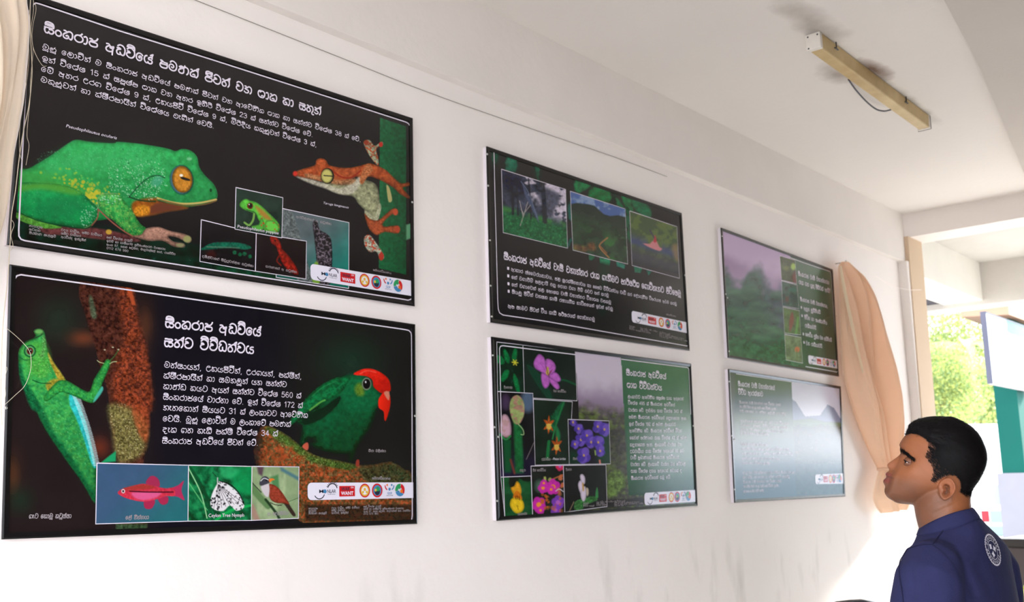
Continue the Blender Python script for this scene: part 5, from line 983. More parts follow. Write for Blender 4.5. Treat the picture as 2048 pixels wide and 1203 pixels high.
def board(label, corners, group, painter, insets, border=None, screws=(), strip=None, texts=(), latins=(), dims=(), frame_w=0.0135, extra=None, bgc=(34, 32, 33), step=1.15, ink=None):
    q = np.asarray(corners, float); W = on_wall(q[:, 0], q[:, 1], YF)[:, [0, 2]]          # outer corners of the frame face
    cx, cz = W.mean(0)
    root = empty('information_board', (cx, 0, cz), label, 'information board', group)
    # inner corners
    e = lambda a, b: (b-a)/np.linalg.norm(b-a)
    I = np.array([W[i]+frame_w*e(W[i], W[(i+1) % 4])+frame_w*e(W[i], W[i-1]) for i in range(4)])
    mb = MB()
    for i in range(4):
        j = (i+1) % 4
        o0, o1, i0, i1 = W[i], W[j], I[i], I[j]
        m0, m1 = o0*.75+i0*.25, o1*.75+i1*.25
        V = [(o0[0], -0.015, o0[1]), (o1[0], -0.015, o1[1]), (o1[0], YF+.001, o1[1]), (o0[0], YF+.001, o0[1]), (m1[0], YF, m1[1]), (m0[0], YF, m0[1]),
             (i1[0], YF+.0012, i1[1]), (i0[0], YF+.0012, i0[1]), (i1[0], YP+.001, i1[1]), (i0[0], YP+.001, i0[1]), (i1[0], -0.0150, i1[1]), (i0[0], -0.0150, i0[1])]
        mb.add(V, [(0, 1, 2, 3), (3, 2, 4, 5), (5, 4, 6, 7), (7, 6, 8, 9), (9, 8, 10, 11), (11, 10, 1, 0)])
    mb.build('frame', M_frame, root)
    bk = MB(); c = W+np.array([e(W[i], W[(i+1) % 4])+e(W[i], W[i-1]) for i in range(4)])*0.001
    bk.add([(p[0], y, p[1]) for y in (0.0, -0.0148) for p in c], [(0, 1, 2, 3), (7, 6, 5, 4), (0, 4, 5, 1), (1, 5, 6, 2), (2, 6, 7, 3), (3, 7, 4, 0)])
    lab(bk.build('backing_board', M_alu, root), 'white backing board seen along the edge')
    # print sheet (its corners given back as pixels of its own plane)
    Ie = np.array([I[i]-0.001*(e(W[i], W[(i+1) % 4])+e(W[i], W[i-1])) for i in range(4)])
    px, py = to_px(np.stack([Ie[:, 0], np.full(4, YP), Ie[:, 1]], 1))
    cv = Cv(list(zip(px, py)), YP, step, bgc)
    painter(cv); pr = cv.build('print', root)
    z = YP-0.0003
    for item in insets:
        quad, fn, lb = item
        ci = Cv(quad, z, 1.0); fn(ci); io = ci.build('inset_photo', pr, lb)
        if 1:
            parts = []; line2d(parts, list(quad), 0.0024, z-0.00006, True); flat_mesh('photo_border', parts, z-0.00006, ink or M_ink, pr)
        z -= 0.00012
    zt = z-0.0003
    if border:
        for b in border:
            parts = []; line2d(parts, b, 0.0034, zt); flat_mesh('border_line', parts, zt, ink or M_ink, pr)
    for nm, lines in texts:
        for (s, a, b, xh, bw) in lines:
            parts = []; sinhala(parts, s, a, b, xh, bw, zt-0.0001); flat_mesh(nm, parts, zt-0.0001, ink or M_ink, pr, steps=True)
    if latins:
        for (s, a, b, cap, sl) in latins:
            parts = []; latin(parts, s, a, b, cap, zt-0.0001, sl); flat_mesh('species_caption', parts, zt-0.0001, ink or M_ink, pr)
    if dims:
        for (s, a, b, xh, bw) in dims:
            parts = []; sinhala(parts, s, a, b, xh, bw, zt-0.0001, per=3); flat_mesh('small_print', parts, zt-0.0001, M_inkdim, pr, steps=True)
    if extra: extra(pr, zt)
    if strip is not None: logo_strip(pr, strip, zt-0.0002)
    for s in screws:
        p = on_wall(s[0], s[1], YF); m = MB()
        n = 10; r = 0.0042
        ring0 = [(p[0]+r*math.cos(2*math.pi*i/n), YF+.0010, p[2]+r*math.sin(2*math.pi*i/n)) for i in range(n)]
        ring1 = [(p[0]+r*.6*math.cos(2*math.pi*i/n), YF-.0016, p[2]+r*.6*math.sin(2*math.pi*i/n)) for i in range(n)]
        m.loft([ring1, ring0]); m.build('screw', M_screw, root, True)
    return root

def credits(x0, y0, x1, y1, x2, y2, k, xh, slope):
    """three small columns of credits: start pixels of the columns and pixel scale k"""
    L = []
    for (x, y), rows in (((x0, y0), [('ජායාරූප', 27), ('සටහන', 23), ('නිර්මාණ සැලසුම්', 54)]), ((x1, y1), [('උදය චාමික, සජීව චාමිකර', 82), ('සජීව චාමිකර', 40), ('අරවින්ද ඉන්දුජිත්', 50)]),
                         ((x2, y2), [('පත් විශේෂ දැනුම්', 52), ('ඉඩම් හා කෘෂිකර්ම ප්‍රතිසංස්කරණ ව්‍යාපාරය', 118), ('අංක 57, පහළ පටුමග, මැදුවැල්ලේ පාර, රාජගිරිය', 138), ('0112 678 980', 44)])):
        for i, (s, w) in enumerate(rows):
            yy = y+i*7.2*k; L.append((s, (x, yy), (x+w*k, yy+w*k*slope), xh, .2))
    return L
B = '\u25aa'
GRP = 'information boards in two rows on the wall'
# --- board 1: green tree frog
board('upper left black framed board with a large green tree frog', [(56.5, -14.8), (826, 236), (830, 612), (15, 489)], GRP, paint_frog,
    [(C4([(400, 584), (836, 676), (834, 1072), (398, 1005)]), ins_shield, 'mottled lizard photo'), ([(402.6, 439), (512.4, 466), (510.5, 542), (399.8, 522.4)], ins_blue, 'dark photo of a green lizard'),
     (C4([(278, 738), (580, 788), (577, 1015), (274, 968)]), ins_red, 'red lizard photo'), (C4([(156, 465), (438, 526), (432, 768), (150, 715)]), ins_poppiae, 'small green frog photo')],
    border=[[(820, 252), (817, 247), (812, 244), (620, 182), (420, 118), (240, 62), (80, 8), (72, 6), (66, 9), (63, 18), (56, 100), (49, 220), (43, 340), (37.5, 460), (38, 472), (42, 478), (50, 481), (220, 508), (402, 536), (600, 566), (806, 598), (816, 600), (822, 598), (824, 592)]],
    screws=[(824.7, 404)],
    strip=C4([(603, 922), (1212, 1026), (1212, 1117), (606, 1018)]),
    texts=[('title_line', [('සිංහරාජ අඩවියේ පමණක් ජීවත් වන ශාක හා සතුන්', (87.5, 63.5), (643, 231), .0196, .195)]),
           ('body_line', [('මුළු ලොවින් ම සිංහරාජ අඩවියේ පමණක් ජීවත් වන ආවේණික ශාක හා සත්ත්ව විශේෂ 38 ක් වේ.', (84.5, 97.5), (722, 284), .0104, .145),
                          ('ඉන් විශේෂ 15 ක් සපුෂ්ප ශාක වන අතර ඉතිරි විශේෂ 23 ක් සත්ත්ව විශේෂ වේ.', (83.5, 121), (626, 274), .0104, .145),
                          ('මේ අතර උරග විශේෂ 9 ක්, උභයජීවී විශේෂ 9 ක්, මිරිදිය කකුළුවන් විශේෂ 3 ක්,', (82, 142), (634, 294), .0104, .145),
                          ('මකුළුවන් හා ක්ෂීරපායීන් විශේෂය බැගින් වෙයි.', (81, 163), (429, 257), .0104, .145)])],
    latins=[('Pseudophilautus ocularis', (132, 254), (233, 278.5), .0075, .25), ('Taruga longinasus', (646, 407), (697, 416.5), .0065, .25), ('Pseudophilautus poppiae', (475, 455), (557, 468.5), .0082, .1)],
    dims=credits(58, 453, 122, 461, 213, 476, 1.0, .0042, .14)+[('දසිල්වාගේ සිවුරුවන්ලන කටුස්සා', (404, 514), (507, 534), .0050, .2), ('කරාණගේ අඟ කටුස්සා', (531, 534), (594, 546), .0050, .2), ('අර්ඩ්ලන්ගේ අඟ කටුස්සා', (592, 435), (663, 450), .0052, .2), ('සම්බන්ධීකරණය', (746, 541), (783, 548), .0042, .2)])
# --- board 2: lizard and parrot
board('lower left black framed board with a green lizard and a red capped parrot', [(20, 528), (831, 648), (835, 1047), (4, 1078)], GRP, paint_lizard,
    [([(194, 925.4), (377, 929.7), (376, 1041.4), (191.5, 1047)], ins_fish, 'red fish photo'), ([(377, 929.7), (504, 932), (502.6, 1040), (376, 1041.4)], ins_nymph, 'black and white butterfly photo'), ([(504, 932), (598, 933), (597, 1035.7), (502.6, 1040)], ins_babbler, 'brown bird photo')],
    border=[[(20, 860), (22.5, 760), (26, 572), (29, 558), (34, 551), (42, 549), (200, 571), (420, 603), (610, 629.5), (810, 658.5), (818, 660.5), (822, 665), (823, 672), (824, 800), (824.5, 1030), (823, 1040), (819, 1043)]],
    screws=[(12, 815), (830, 831)],
    strip=C8([(782, 660), (1636, 657), (1638, 782), (784, 800)]),
    texts=[('title_line', [('සිංහරාජ අඩවියේ', (330, 653.5), (523, 672), .0196, .195), ('සත්ව විවිධත්වය', (328, 692), (509, 707), .0196, .195)]),
           ('body_line', [('මත්ස්‍යයන්, උභයජීවීන්, උරගයන්, පක්ෂීන්,', (328, 734), (604, 757.5), .0112, .142), ('ක්ෂීරපායීන් හා සමනලුන් යන සත්ත්ව', (327, 755.5), (574, 773.5), .0112, .142),
                          ('කාණ්ඩ හයට අයත් සත්ත්ව විශේෂ 560 ක්', (326.5, 777), (603, 796), .0112, .142), ('සිංහරාජයේ වාර්තා වේ. ඉන් විශේෂ 172 ක්', (326, 798), (606, 815.5), .0112, .142),
                          ('නැතහොත් සියයට 31 ක් ලංකාවට ආවේණික', (326, 819.5), (616.5, 835), .0112, .142), ('වෙයි. මුළු ලොවින් ම ලංකාවේ පමණක්', (325.5, 841.5), (582.5, 853), .0112, .142),
                          ('දැක ගත හැකි පක්ෂි විශේෂ 34 ක්', (325, 863.5), (556.5, 871.5), .0112, .142), ('සිංහරාජ අඩවියේ ජීවත් වේ.', (324, 886), (517, 890.5), .0112, .142)])],
    latins=[('Ceylon Tree Nymph', (417, 1033.5), (488, 1032.5), .0085, 0)],
    dims=[('ගැට හොමු කටුස්සා', (58, 1036), (143, 1035), .0078, .2), ('ලේ තිත්තයා', (251, 1038), (298, 1037), .0072, .2), ('දෑ දෙමලිච්චා', (535, 1030), (578, 1028.5), .0068, .2), ('ගිරා මලිත්තා', (737, 903), (772, 903.5), .0055, .2), ('සම්බන්ධීකරණය', (744, 958), (781, 958.5), .0052, .22)]
         + credits(617, 1018, 663, 1017, 727, 1014, .68, .0040, -.02))
# --- board 3: farming
def bullets(px4, size):
    def f(pr, zt):
        for x, y in px4:
            parts = []; W = on_wall(x, y, zt)[[0, 2]]; s = size/2; parts.append(([(W[0]-s, W[1]-s), (W[0]+s, W[1]-s), (W[0]+s, W[1]+s), (W[0]-s, W[1]+s)], [(0, 1, 2, 3)]))
            flat_mesh('bullet', parts, zt-.0001, M_ink, pr)
    return f
board('upper middle black framed board with three landscape photos above white text', [(974, 292), (1364, 425.7), (1380, 701), (982.5, 644.4)], GRP, paint_farm,
    [(C9([(200, 270), (797, 458), (815, 1005), (216, 860)]), ins_forest, 'plantation photo'), ([one(C9, 840, 475), one(C9, 1352, 640), one(C10, 1375, 222), one(C10, 865, 92)], ins_hill, 'green hill photo'), ([one(C9, 1393, 658), one(C9, 1833, 805), one(C10, 1857, 355), one(C10, 1415, 234)], ins_river, 'river photo')],
    border=[[one(C9, 130, 100), one(C9, 140, 560), one(C9, 153, 1020)]+C10([(165, 560), (170, 640), (182, 675), (215, 696), (600, 752), (1200, 858), (1935, 985)])],
    screws=[(974.6, 308), (976.5, 371), (980, 480), (981.5, 571), (983.6, 632.5), (1370, 550)], bgc=(36, 36, 38),
    strip=C10([(1410, 655), (1930, 765), (1933, 865), (1415, 762)]),
    texts=[('title_line', [('සිංහරාජ අඩවියේ වැසි වනාන්තර රැක ගැනීමට පාරිසරික ගොවිතැනට පිවිසෙමු', one(C10, 222, 176), one(C10, 1872, 522), .0188, .2)]),
           ('body_line', [('ආහාර ස්ථෛර්යභාවය, ජල සුරක්ෂිතතාවය හා ජෛව විවිධත්වය වැඩි කර දේශගුණික විපර්යාස අවම කරමු', one(C10, 290, 285), one(C10, 1832, 607), .0098, .165), ('තේ වගාබිම් ඵලදායී බහු බෝග වගා බිම් බවට පත් කරමු', one(C10, 293, 357), one(C10, 1200, 527), .0098, .165),
                          ('තේ වගාවෙන් ජල පෝෂක වැසි වනාන්තර විනාශය වළකමු', one(C10, 294, 427), one(C10, 1222, 592), .0098, .165), ('සියලු ජීවීන් වනසන කෘෂි රසායනික භාවිතයෙන් ඉවත් වෙමු', one(C10, 297, 494), one(C10, 1238, 655), .0098, .165),
                          ('අප සැමට ජීවත් විය හැකි පරිසරයක් ගොඩනගමු', one(C10, 260, 628), one(C10, 1070, 752), .0105, .165)])],
    dims=[('සම්බන්ධීකරණය', one(C10, 1732, 696), one(C10, 1825, 715), .0045, .25)]+credits(*one(C10, 1390, 800), *one(C10, 1492, 820), *one(C10, 1668, 858), .42, .0034, .22),
    extra=bullets(C10([(262, 262), (263, 332), (265, 405), (267, 475)]), .0100))
# --- board 4: plants
board('lower middle black framed board with eight flower photos and a misty forest', [(983.6, 672.6), (1382.6, 726.8), (1395.8, 1012), (995, 1041)], GRP, paint_plants,
    [(C11([(112, 112), (360, 140), (375, 598), (120, 580)]), ins_leaf, 'fern leaf photo'), (C11([(361, 140), (858, 200), (877, 672), (376, 640)]), ins_melastome, 'pink flower photo'),
     ([one(C11, 120, 583), one(C11, 456, 600), one(C12, 482, 527), one(C12, 150, 540)], ins_pitcher, 'pitcher plant photo'), ([one(C11, 460, 655), one(C11, 832, 680), one(C12, 803, 420), one(C12, 478, 427)], ins_orchid, 'orange orchid photo'),
     ([one(C11, 791, 848), one(C11, 1182, 863), one(C12, 1195, 414), one(C12, 803, 420)], ins_purple, 'purple flower photo'), (C12([(150, 540), (438, 530), (452, 898), (188, 915)]), ins_yellow, 'yellow flower photo'),
     (C12([(438, 435), (745, 428), (760, 875), (455, 900)]), ins_magenta, 'magenta flower photo'), (C12([(746, 428), (1152, 424), (1163, 820), (761, 875)]), ins_whiteorchid, 'white flower photo')],
    border=[C11([(862, 232), (500, 188), (170, 146), (148, 152), (138, 175), (144, 400), (158, 1000)])+C12([(165, 300), (178, 620), (188, 915)]), C11([(1300, 275), (1930, 355), (1942, 370), (1960, 800)])],
    screws=[(985.7, 710), (989.3, 853.6), (996, 873), (994.6, 1001), (1386.8, 851)], bgc=(34, 35, 34),
    strip=C12([(1518, 690), (2003, 662), (2004, 775), (1520, 808)]),
    texts=[('title_line', [('සිංහරාජ අඩවියේ', one(C11, 1345, 425), one(C11, 1728, 465), .0172, .2), ('ශාක විවිධත්වය', one(C11, 1352, 543), one(C11, 1688, 572), .0172, .2)]),
           ('body_line', [(s, one(m, x0, y0), one(m, x1, y1), .0098, .165) for s, m, x0, y0, x1, y1 in [
               ('ලංකාවට ආවේණික සපුෂ්ප ශාක අතුරෙන්', C11, 1360, 645, 1893, 666), ('විශේෂ 495 ක් සිංහරාජ අඩවියේ', C11, 1362, 704, 1810, 724), ('වාර්තා වේ. දැවමය ශාක විශේෂ 343 ක්', C11, 1366, 773, 1880, 786), ('පමණ සිංහරාජ අඩවියෙන් හදුනාගෙන ඇත.', C11, 1370, 838, 1925, 853),
               ('ඉන් විශේෂ 192 ක් පමණ ලංකාවට', C12, 1372, 50, 1820, 52), ('ආවේණික වේ. සිංහරාජ අඩවියේ මීවන', C12, 1375, 113, 1875, 113), ('හෙවත් පර්ණාංග ශාක විශේෂ 42 ක් පමණ', C12, 1378, 180, 1925, 180), ('හදුනාගෙන ඇත. ලංකාවේ වාර්තා වන', C12, 1380, 247, 1875, 243),
               ('උඩවැඩියා ශාක විශේෂ අතුරෙන් 80 කට', C12, 1382, 310, 1897, 303), ('වැඩි ප්‍රමාණයක් සිංහරාජ අඩවියෙන්', C12, 1385, 370, 1850, 363), ('වාර්තා වේ. ලංකාවේ වාර්තා වන වේවැල්', C12, 1387, 434, 1910, 428), ('ශාක විශේෂ දහය අතුරෙන් නවයක් ද', C12, 1390, 498, 1875, 490), ('සිංහරාජ අඩවියෙන් හමු වේ.', C12, 1392, 565, 1770, 553)]])],
    latins=[('- Phaius luridus', one(C12, 636, 378), one(C12, 768, 376), .0085, .15)],
    dims=[(s, one(m, a, b), one(m, c, d), .0062, .2) for s, m, a, b, c, d in [('දියබෙරලා', C11, 180, 552, 262, 555), ('මහ බෝවිටියා', C11, 652, 586, 772, 594), ('උඩවැඩියා', C12, 540, 382, 626, 380), ('බිනර', C12, 838, 376, 880, 374), ('බාදුරා', C12, 330, 486, 388, 484), ('හීන් බෝවිටියා', C12, 455, 486, 580, 484), ('දියනරා', C12, 770, 478, 826, 477), ('කහපෙත්ත', C12, 312, 904, 402, 896)]]
         + credits(*one(C12, 935, 793), *one(C12, 1060, 783), *one(C12, 1232, 775), .42, .0034, -.03))
# --- boards 5 and 6 at the far end
board('upper right black framed board with a misty forest picture and a green text panel', [(1442.6, 454.6), (1666, 538.4), (1678.5, 752.5), (1457, 715)], GRP, paint_mist,
    [(C13([(525, 268), (640, 300), (652, 478), (538, 450)]), ins_wild(0), None), (C13([(538, 455), (655, 487), (668, 665), (546, 645)]), ins_wild(1), None), (C13([(549, 652), (672, 680), (683, 862), (560, 848)]), ins_wild(2), 'brown bird photo'), (C13([(561, 858), (685, 880), (697, 1075), (571, 1050)]), ins_wild(3), None)],
    border=[C13([(600, 280), (700, 318), (900, 385), (910, 400), (935, 760), (962, 1130), (955, 1142), (940, 1138), (720, 1100)])],
    screws=[(1444.5, 472), (1451.4, 587.6), (1455, 595), (1458, 702), (1672.7, 631.5)], bgc=(60, 96, 74),
    strip=C13([(738, 1014), (962, 1056), (964, 1116), (742, 1078)]),
    texts=[('title_line', [('සිංහරාජ වැසි වනාන්තරය', one(C13, 663, 415), one(C13, 897, 482), .0172, .2), ('රැක ගත යුතු පිහිටක් ඇයි?', one(C13, 668, 477), one(C13, 908, 548), .0172, .2)]),
           ('body_line', [(s, one(C13, a, b), one(C13, c, d), .0150, .19) for s, a, b, c, d in [('සිංහරාජ වැසි වනාන්තරය,', 678, 605, 887, 660), ('අනුන ලුහිතියකි', 705, 675, 832, 704), ('ජීවිත හා සංස්කෘතිය', 710, 740, 882, 785), ('රැකියාවයි', 714, 803, 800, 822), ('ජෛවික ලුහිත වන අයිතියයි', 718, 870, 917, 914), ('වන රැකියාවයි', 722, 936, 845, 960)]])],
    extra=bullets(C13([(687, 655), (692, 718), (702, 855), (707, 918)]), .013))
_l6 = [(195, 345, 527, 365), (197, 378, 490, 400), (198, 412, 570, 440), (205, 495, 590, 515), (206, 528, 585, 548), (207, 562, 550, 580), (208, 590, 430, 600), (210, 680, 420, 688), (213, 718, 600, 725), (216, 756, 625, 758), (218, 795, 520, 800), (220, 830, 440, 834), (222, 912, 640, 905), (224, 945, 600, 940), (226, 985, 530, 975), (228, 1020, 510, 1012), (228, 1060, 390, 1050)]
_s6 = ['සිංහරාජ වැසි වනාන්තර තුළ විශේෂ රැසක්', 'රැක ගැනීමට පියවර ගත යුතු', 'ජල පෝෂක හා පරිසර පද්ධති රැකගනිමු', 'ප්‍රදේශයේ ජනතාව හා එක්ව වන විනාශය', 'වළක්වා ජෛව විවිධත්වය සුරක්ෂිත', 'කරමු වගා බිම් පරිසරයට', 'මුදා හරිමු']
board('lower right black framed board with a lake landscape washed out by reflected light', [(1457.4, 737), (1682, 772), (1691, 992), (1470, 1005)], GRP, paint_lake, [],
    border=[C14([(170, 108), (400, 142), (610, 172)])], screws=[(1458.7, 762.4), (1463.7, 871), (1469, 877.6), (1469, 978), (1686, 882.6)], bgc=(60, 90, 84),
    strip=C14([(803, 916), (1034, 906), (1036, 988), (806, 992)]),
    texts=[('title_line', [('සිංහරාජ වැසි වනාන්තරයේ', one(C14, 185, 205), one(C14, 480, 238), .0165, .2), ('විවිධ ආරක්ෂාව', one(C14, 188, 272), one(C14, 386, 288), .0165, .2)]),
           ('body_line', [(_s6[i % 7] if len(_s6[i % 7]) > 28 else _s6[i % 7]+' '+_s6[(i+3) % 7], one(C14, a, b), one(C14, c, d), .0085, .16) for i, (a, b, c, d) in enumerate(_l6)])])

# ------------------------------------------------------------------ lamp, wires, curtains
M_cream = mat('aged_cream_enamel', (206, 182, 132), 0.45, 0.4, vary=0.18, scale=7, dark=(178, 150, 100))
M_cap = mat('white_plastic', (226, 220, 212), 0.5, 0.4, vary=0.08, scale=20)
M_dark = mat('dark_metal', (34, 32, 34), 0.5, 0.4)
M_cable = mat('pale_grey_wire', (140, 134, 128), 0.6, 0.3)
M_wire = mat('grey_wire', (74, 74, 84), 0.6, 0.3)
lamp = empty('fluorescent_lamp', (3.95, -0.78, ZC), 'long cream fluorescent batten lamp without a tube, fixed to the stained ceiling', 'ceiling lamp')
zb = 3.158
a0 = on_plane(1613, 101, 2, zb); a1 = on_plane(1641, 92, 2, zb); b0 = on_plane(1838, 263, 2, zb); b1 = on_plane(1861, 254, 2, zb)
ux = (b0+b1-a0-a1); ux = ux/np.linalg.norm(ux); uy = np.array([ux[1], -ux[0], 0.0])
ca = (a0+a1)/2; Ln = float(np.linalg.norm((b0+b1-a0-a1)/2)); w2 = 0.027
def lp(s, t, z): p = ca+ux*s+uy*t; return (p[0], p[1], z)
def batten(s0, s1, prof):
    m = MB(); n = len(prof); V = [lp(s0, t, z) for t, z in prof]+[lp(s1, t, z) for t, z in prof]
    m.add(V, [tuple(range(n)), tuple(range(2*n-1, n-1, -1))]+[(i, n+i, n+(i+1) % n, (i+1) % n) for i in range(n)]); return m
bevel(batten(0.02, Ln-0.012, [(-w2, ZC-.002), (w2, ZC-.002), (w2, ZC-.012), (w2*.92, zb+.004), (w2*.8, zb), (-w2*.8, zb), (-w2*.92, zb+.004), (-w2, ZC-.012)]).build('housing', M_cream, lamp), 0.002)
for s0, s1 in ((0.0, 0.022), (Ln-.014, Ln)):
    cpo = bevel(batten(s0, s1, [(-w2-.002, ZC-.001), (w2+.002, ZC-.001), (w2+.002, zb-.003), (-w2-.002, zb-.003)]).build('end_cap', M_cap, lamp), 0.003)
    for t, z in ((-w2*.7, ZC-.012), (w2*.7, ZC-.012), (-w2*.7, zb+.004)):
        p = lp(s0-.0005 if s0 == 0 else s1+.0005, t, z); q = lp(s0+.004 if s0 == 0 else s1-.004, t, z)
        MB().tube([p, q], 0.0035, 8).build('screw_hole', M_dark, cpo)
rim = MB(); rim.tube([lp(Ln+.001, -w2-.002, ZC-.002), lp(Ln+.001, -w2-.002, zb-.004), lp(Ln+.001, w2+.002, zb-.004), lp(Ln+.001, w2+.002, ZC-.002)], 0.0018, 6); rim.build('wire_clip', M_dark, lamp)
for x, y in ((1672, 84), (1812, 193)):
    p = on_plane(x, y, 2, ZC); m = MB(); m.tube([p+np.array([0, 0, .002]), p-np.array([0, 0, .028])], 0.0022, 6); m.tube([p-np.array([.014, 0, .028]), p-np.array([-.014, 0, .028])], 0.003, 6); m.build('fixing_hook', M_dark, lamp)
cab = [on_plane(1697, 159, 2, ZC-.004), on_plane(1712, 180, 2, ZC-.02), on_plane(1733, 203, 2, ZC-.03), on_plane(1752, 218, 2, ZC-.034), on_plane(1768, 222, 2, ZC-.034), on_plane(1782, 219, 2, zb+.01)]
MB().tube(crom(cab, 6), 0.0035, 8).build('cable', M_wire, lamp)
w = [np.array([x, -0.003, z]) for x, z in [(-0.5, 2.835), (.9, 2.848), (1.331, 2.847), (1.8, 2.842), (2.18, 2.838), (2.7, 2.85), (3.22, 2.866), (3.6, 2.87)]]
tag(MB().tube(crom(w, 6), 0.0011, 6).build('wall_cable', M_cable), 'thin grey cable running along the wall below the beam', 'cable')

def cloth_mat(name, rgb, tr):
    return mat(name, rgb, 0.85, 0.2, vary=0.06, scale=14, bump=0.1, bscale=180, trans=tr)
M_peachcloth = cloth_mat('peach_cloth', (246, 214, 186), 0.42); M_creamcloth = cloth_mat('cream_cloth', (250, 236, 218), 0.42)
M_hem2 = cloth_mat('pale_hem', (232, 210, 178), 0.3)
M_hem = mat('white_hem', (236, 226, 220), 0.85, 0.2)
M_thread = mat('pale_thread', (206, 196, 176), 0.9, 0.1)
def curtain(rows, nu, folds, name, m, parent, depth=0.05, base=-0.075, amp=0.02, per=8):
    """rows: (left px, right px, depth factor) from the top down; the cloth hangs just off the wall"""
    A = crom([r[0] for r in rows], per); Bq = crom([r[1] for r in rows], per); D = crom([(r[2], 0) for r in rows], per)[:, 0]
    V = []; n = len(A)
    for i in range(n):
        L = on_wall(A[i][0], A[i][1], base); R = on_wall(Bq[i][0], Bq[i][1], base)
        for j in range(nu+1):
            u = j/nu; p = L*(1-u)+R*u; t = i/(n-1)
            f = sum(a*math.sin(2*math.pi*(k*u+ph+0.25*math.sin(2.3*t+k))) for k, a, ph in folds)
            p = p.copy(); p[1] += -D[i]*depth*math.sin(math.pi*u)-amp*D[i]*f*(0.35+0.65*math.sin(math.pi*u)); p[0] += 0.006*D[i]*math.sin(9*t+7*u); V.append(p)
    F = [(i*(nu+1)+j, (i+1)*(nu+1)+j, (i+1)*(nu+1)+j+1, i*(nu+1)+j+1) for i in range(n-1) for j in range(nu)]
    o = mesh_obj(name, V, F, m, parent, True)
    return o
FOLD = [(2, .7, .1), (5, .6, .35), (9, .4, .6), (15, .18, .2)]
cr = empty('curtain', (5.45, -0.08, 1.35), 'peach curtain gathered to a hook and sweeping down beside the far boards', 'curtain', 'curtains on the long wall')
curtain([((1683, 523), (1697, 523), .1), ((1677, 529), (1702, 529), .3), ((1672, 539), (1709, 541), .55), ((1671, 563), (1721, 563), .9), ((1673, 610), (1739, 612), 1.2), ((1677, 680), (1759, 682), 1.3), ((1684, 750), (1774, 755), 1.5),
         ((1704, 815), (1783, 825), 1.5), ((1730, 880), (1787, 890), 1.1), ((1757, 938), (1790, 938), .6)], 90, FOLD, 'drape', M_peachcloth, cr, 0.055, -0.06, 0.042)
curtain([((1679, 532), (1683, 531), .3), ((1682, 560), (1688, 558), .4), ((1690, 600), (1696, 597), .4), ((1701, 650), (1707, 648), .4), ((1713, 700), (1717, 698), .4), ((1724, 745), (1727, 744), .3)], 4, FOLD, 'hem', M_hem2, cr, 0.01, -0.155, 0.004)
curtain([((1757, 936), (1791, 936), .6), ((1746, 965), (1800, 962), .8), ((1742, 992), (1812, 985), 1.), ((1750, 1012), (1808, 1006), .9), ((1762, 1026), (1802, 1014), .8)], 26, FOLD, 'tail', M_peachcloth, cr, 0.08, -0.07, 0.03)
k = on_wall(1762, 938, -.1); k2 = on_wall(1790, 937, -.1)
MB().tube([k+np.array([0, .02, 0]), k*.5+k2*.5+np.array([0, -.07, .004]), k2+np.array([0, .02, 0])], 0.008, 8).build('tie_band', M_peachcloth, cr, True)
h = on_wall(1690, 524, -0.055); MB().tube([h+np.array([0, .055, 0]), h+np.array([0, 0, 0]), h+np.array([0, -.008, .01])], 0.003, 8).build('hook', M_screw, cr, True)
cr2 = empty('curtain', (0.6, -0.08, 2.0), 'cream curtain edge with frayed hem hanging over the upper left board', 'curtain', 'curtains on the long wall')
lc = curtain([((-160, -60), (44, -60), 1.0), ((-160, 0), (44, 0), 1.), ((-160, 100), (52, 60), 1.), ((-160, 200), (50, 140), 1.), ((-160, 300), (44, 210), 1.), ((-160, 400), (24, 310), 1.), ((-160, 500), (10, 404), 1.), ((-160, 560), (-8, 480), 1.), ((-170, 640), (-40, 560), 1.)],
        40, FOLD, 'drape', M_creamcloth, cr2, 0.05, -0.06, 0.022)
curtain([((43, -60), (53, -60), .2), ((43, 0), (53, 0), .2), ((51, 60), (60, 50), .2), ((49, 140), (55, 135), .2), ((43, 210), (48, 205), .2), ((23, 310), (28, 306), .2), ((9, 404), (13, 400), .2), ((-9, 480), (-5, 477), .2)], 4, FOLD, 'hem', M_hem, cr2, 0.01, -0.06, 0.004)
TH = [[(62, -20), (60, 30), (61, 70), (63, 110), (64, 150), (58, 210), (47, 262), (38, 320), (31, 380), (23, 430), (21, 470), (18, 520), (14, 570), (6, 650), (3, 720), (2, 800), (4, 850)],
      [(66, -20), (67, 20), (62, 60), (66, 100), (61, 160), (60, 200), (57, 230), (54, 270), (58, 292), (52, 330)], [(70, 5), (72, 20), (66, 50), (64, 80), (70, 105), (84, 130), (93, 132)],
      [(64, 70), (66, 95), (76, 118), (85, 131)], [(12, 655), (28, 668), (45, 684), (58, 700), (62, 716), (61, 740), (50, 770), (30, 790), (6, 812)], [(58, 20), (56, 60), (58, 110), (55, 150), (47, 200), (40, 250), (39, 300), (45, 325)],
      [(24, 440), (28, 450), (22, 470), (26, 490), (22, 500)], [(4, 700), (9, 730), (14, 736), (9, 760), (11, 790), (3, 815)]]
for i, t in enumerate(TH):
    pts = [on_wall(x, y, -0.032-.001*i) for x, y in t]
    MB().tube(crom(pts, 6), 0.0005 if i else 0.0010, 5).build('loose_thread', M_thread, cr2)
t0, t1 = on_wall(1752, 552, -0.09), on_wall(1842, 579, -0.075)
tag(MB().tube([t0*(1-u)+t1*u-np.array([0, 0, .03*math.sin(math.pi*u)]) for u in np.linspace(0, 1, 9)], 0.0016, 5).build('string', M_hem), 'thin white string stretched between the peach curtain and the column', 'string')

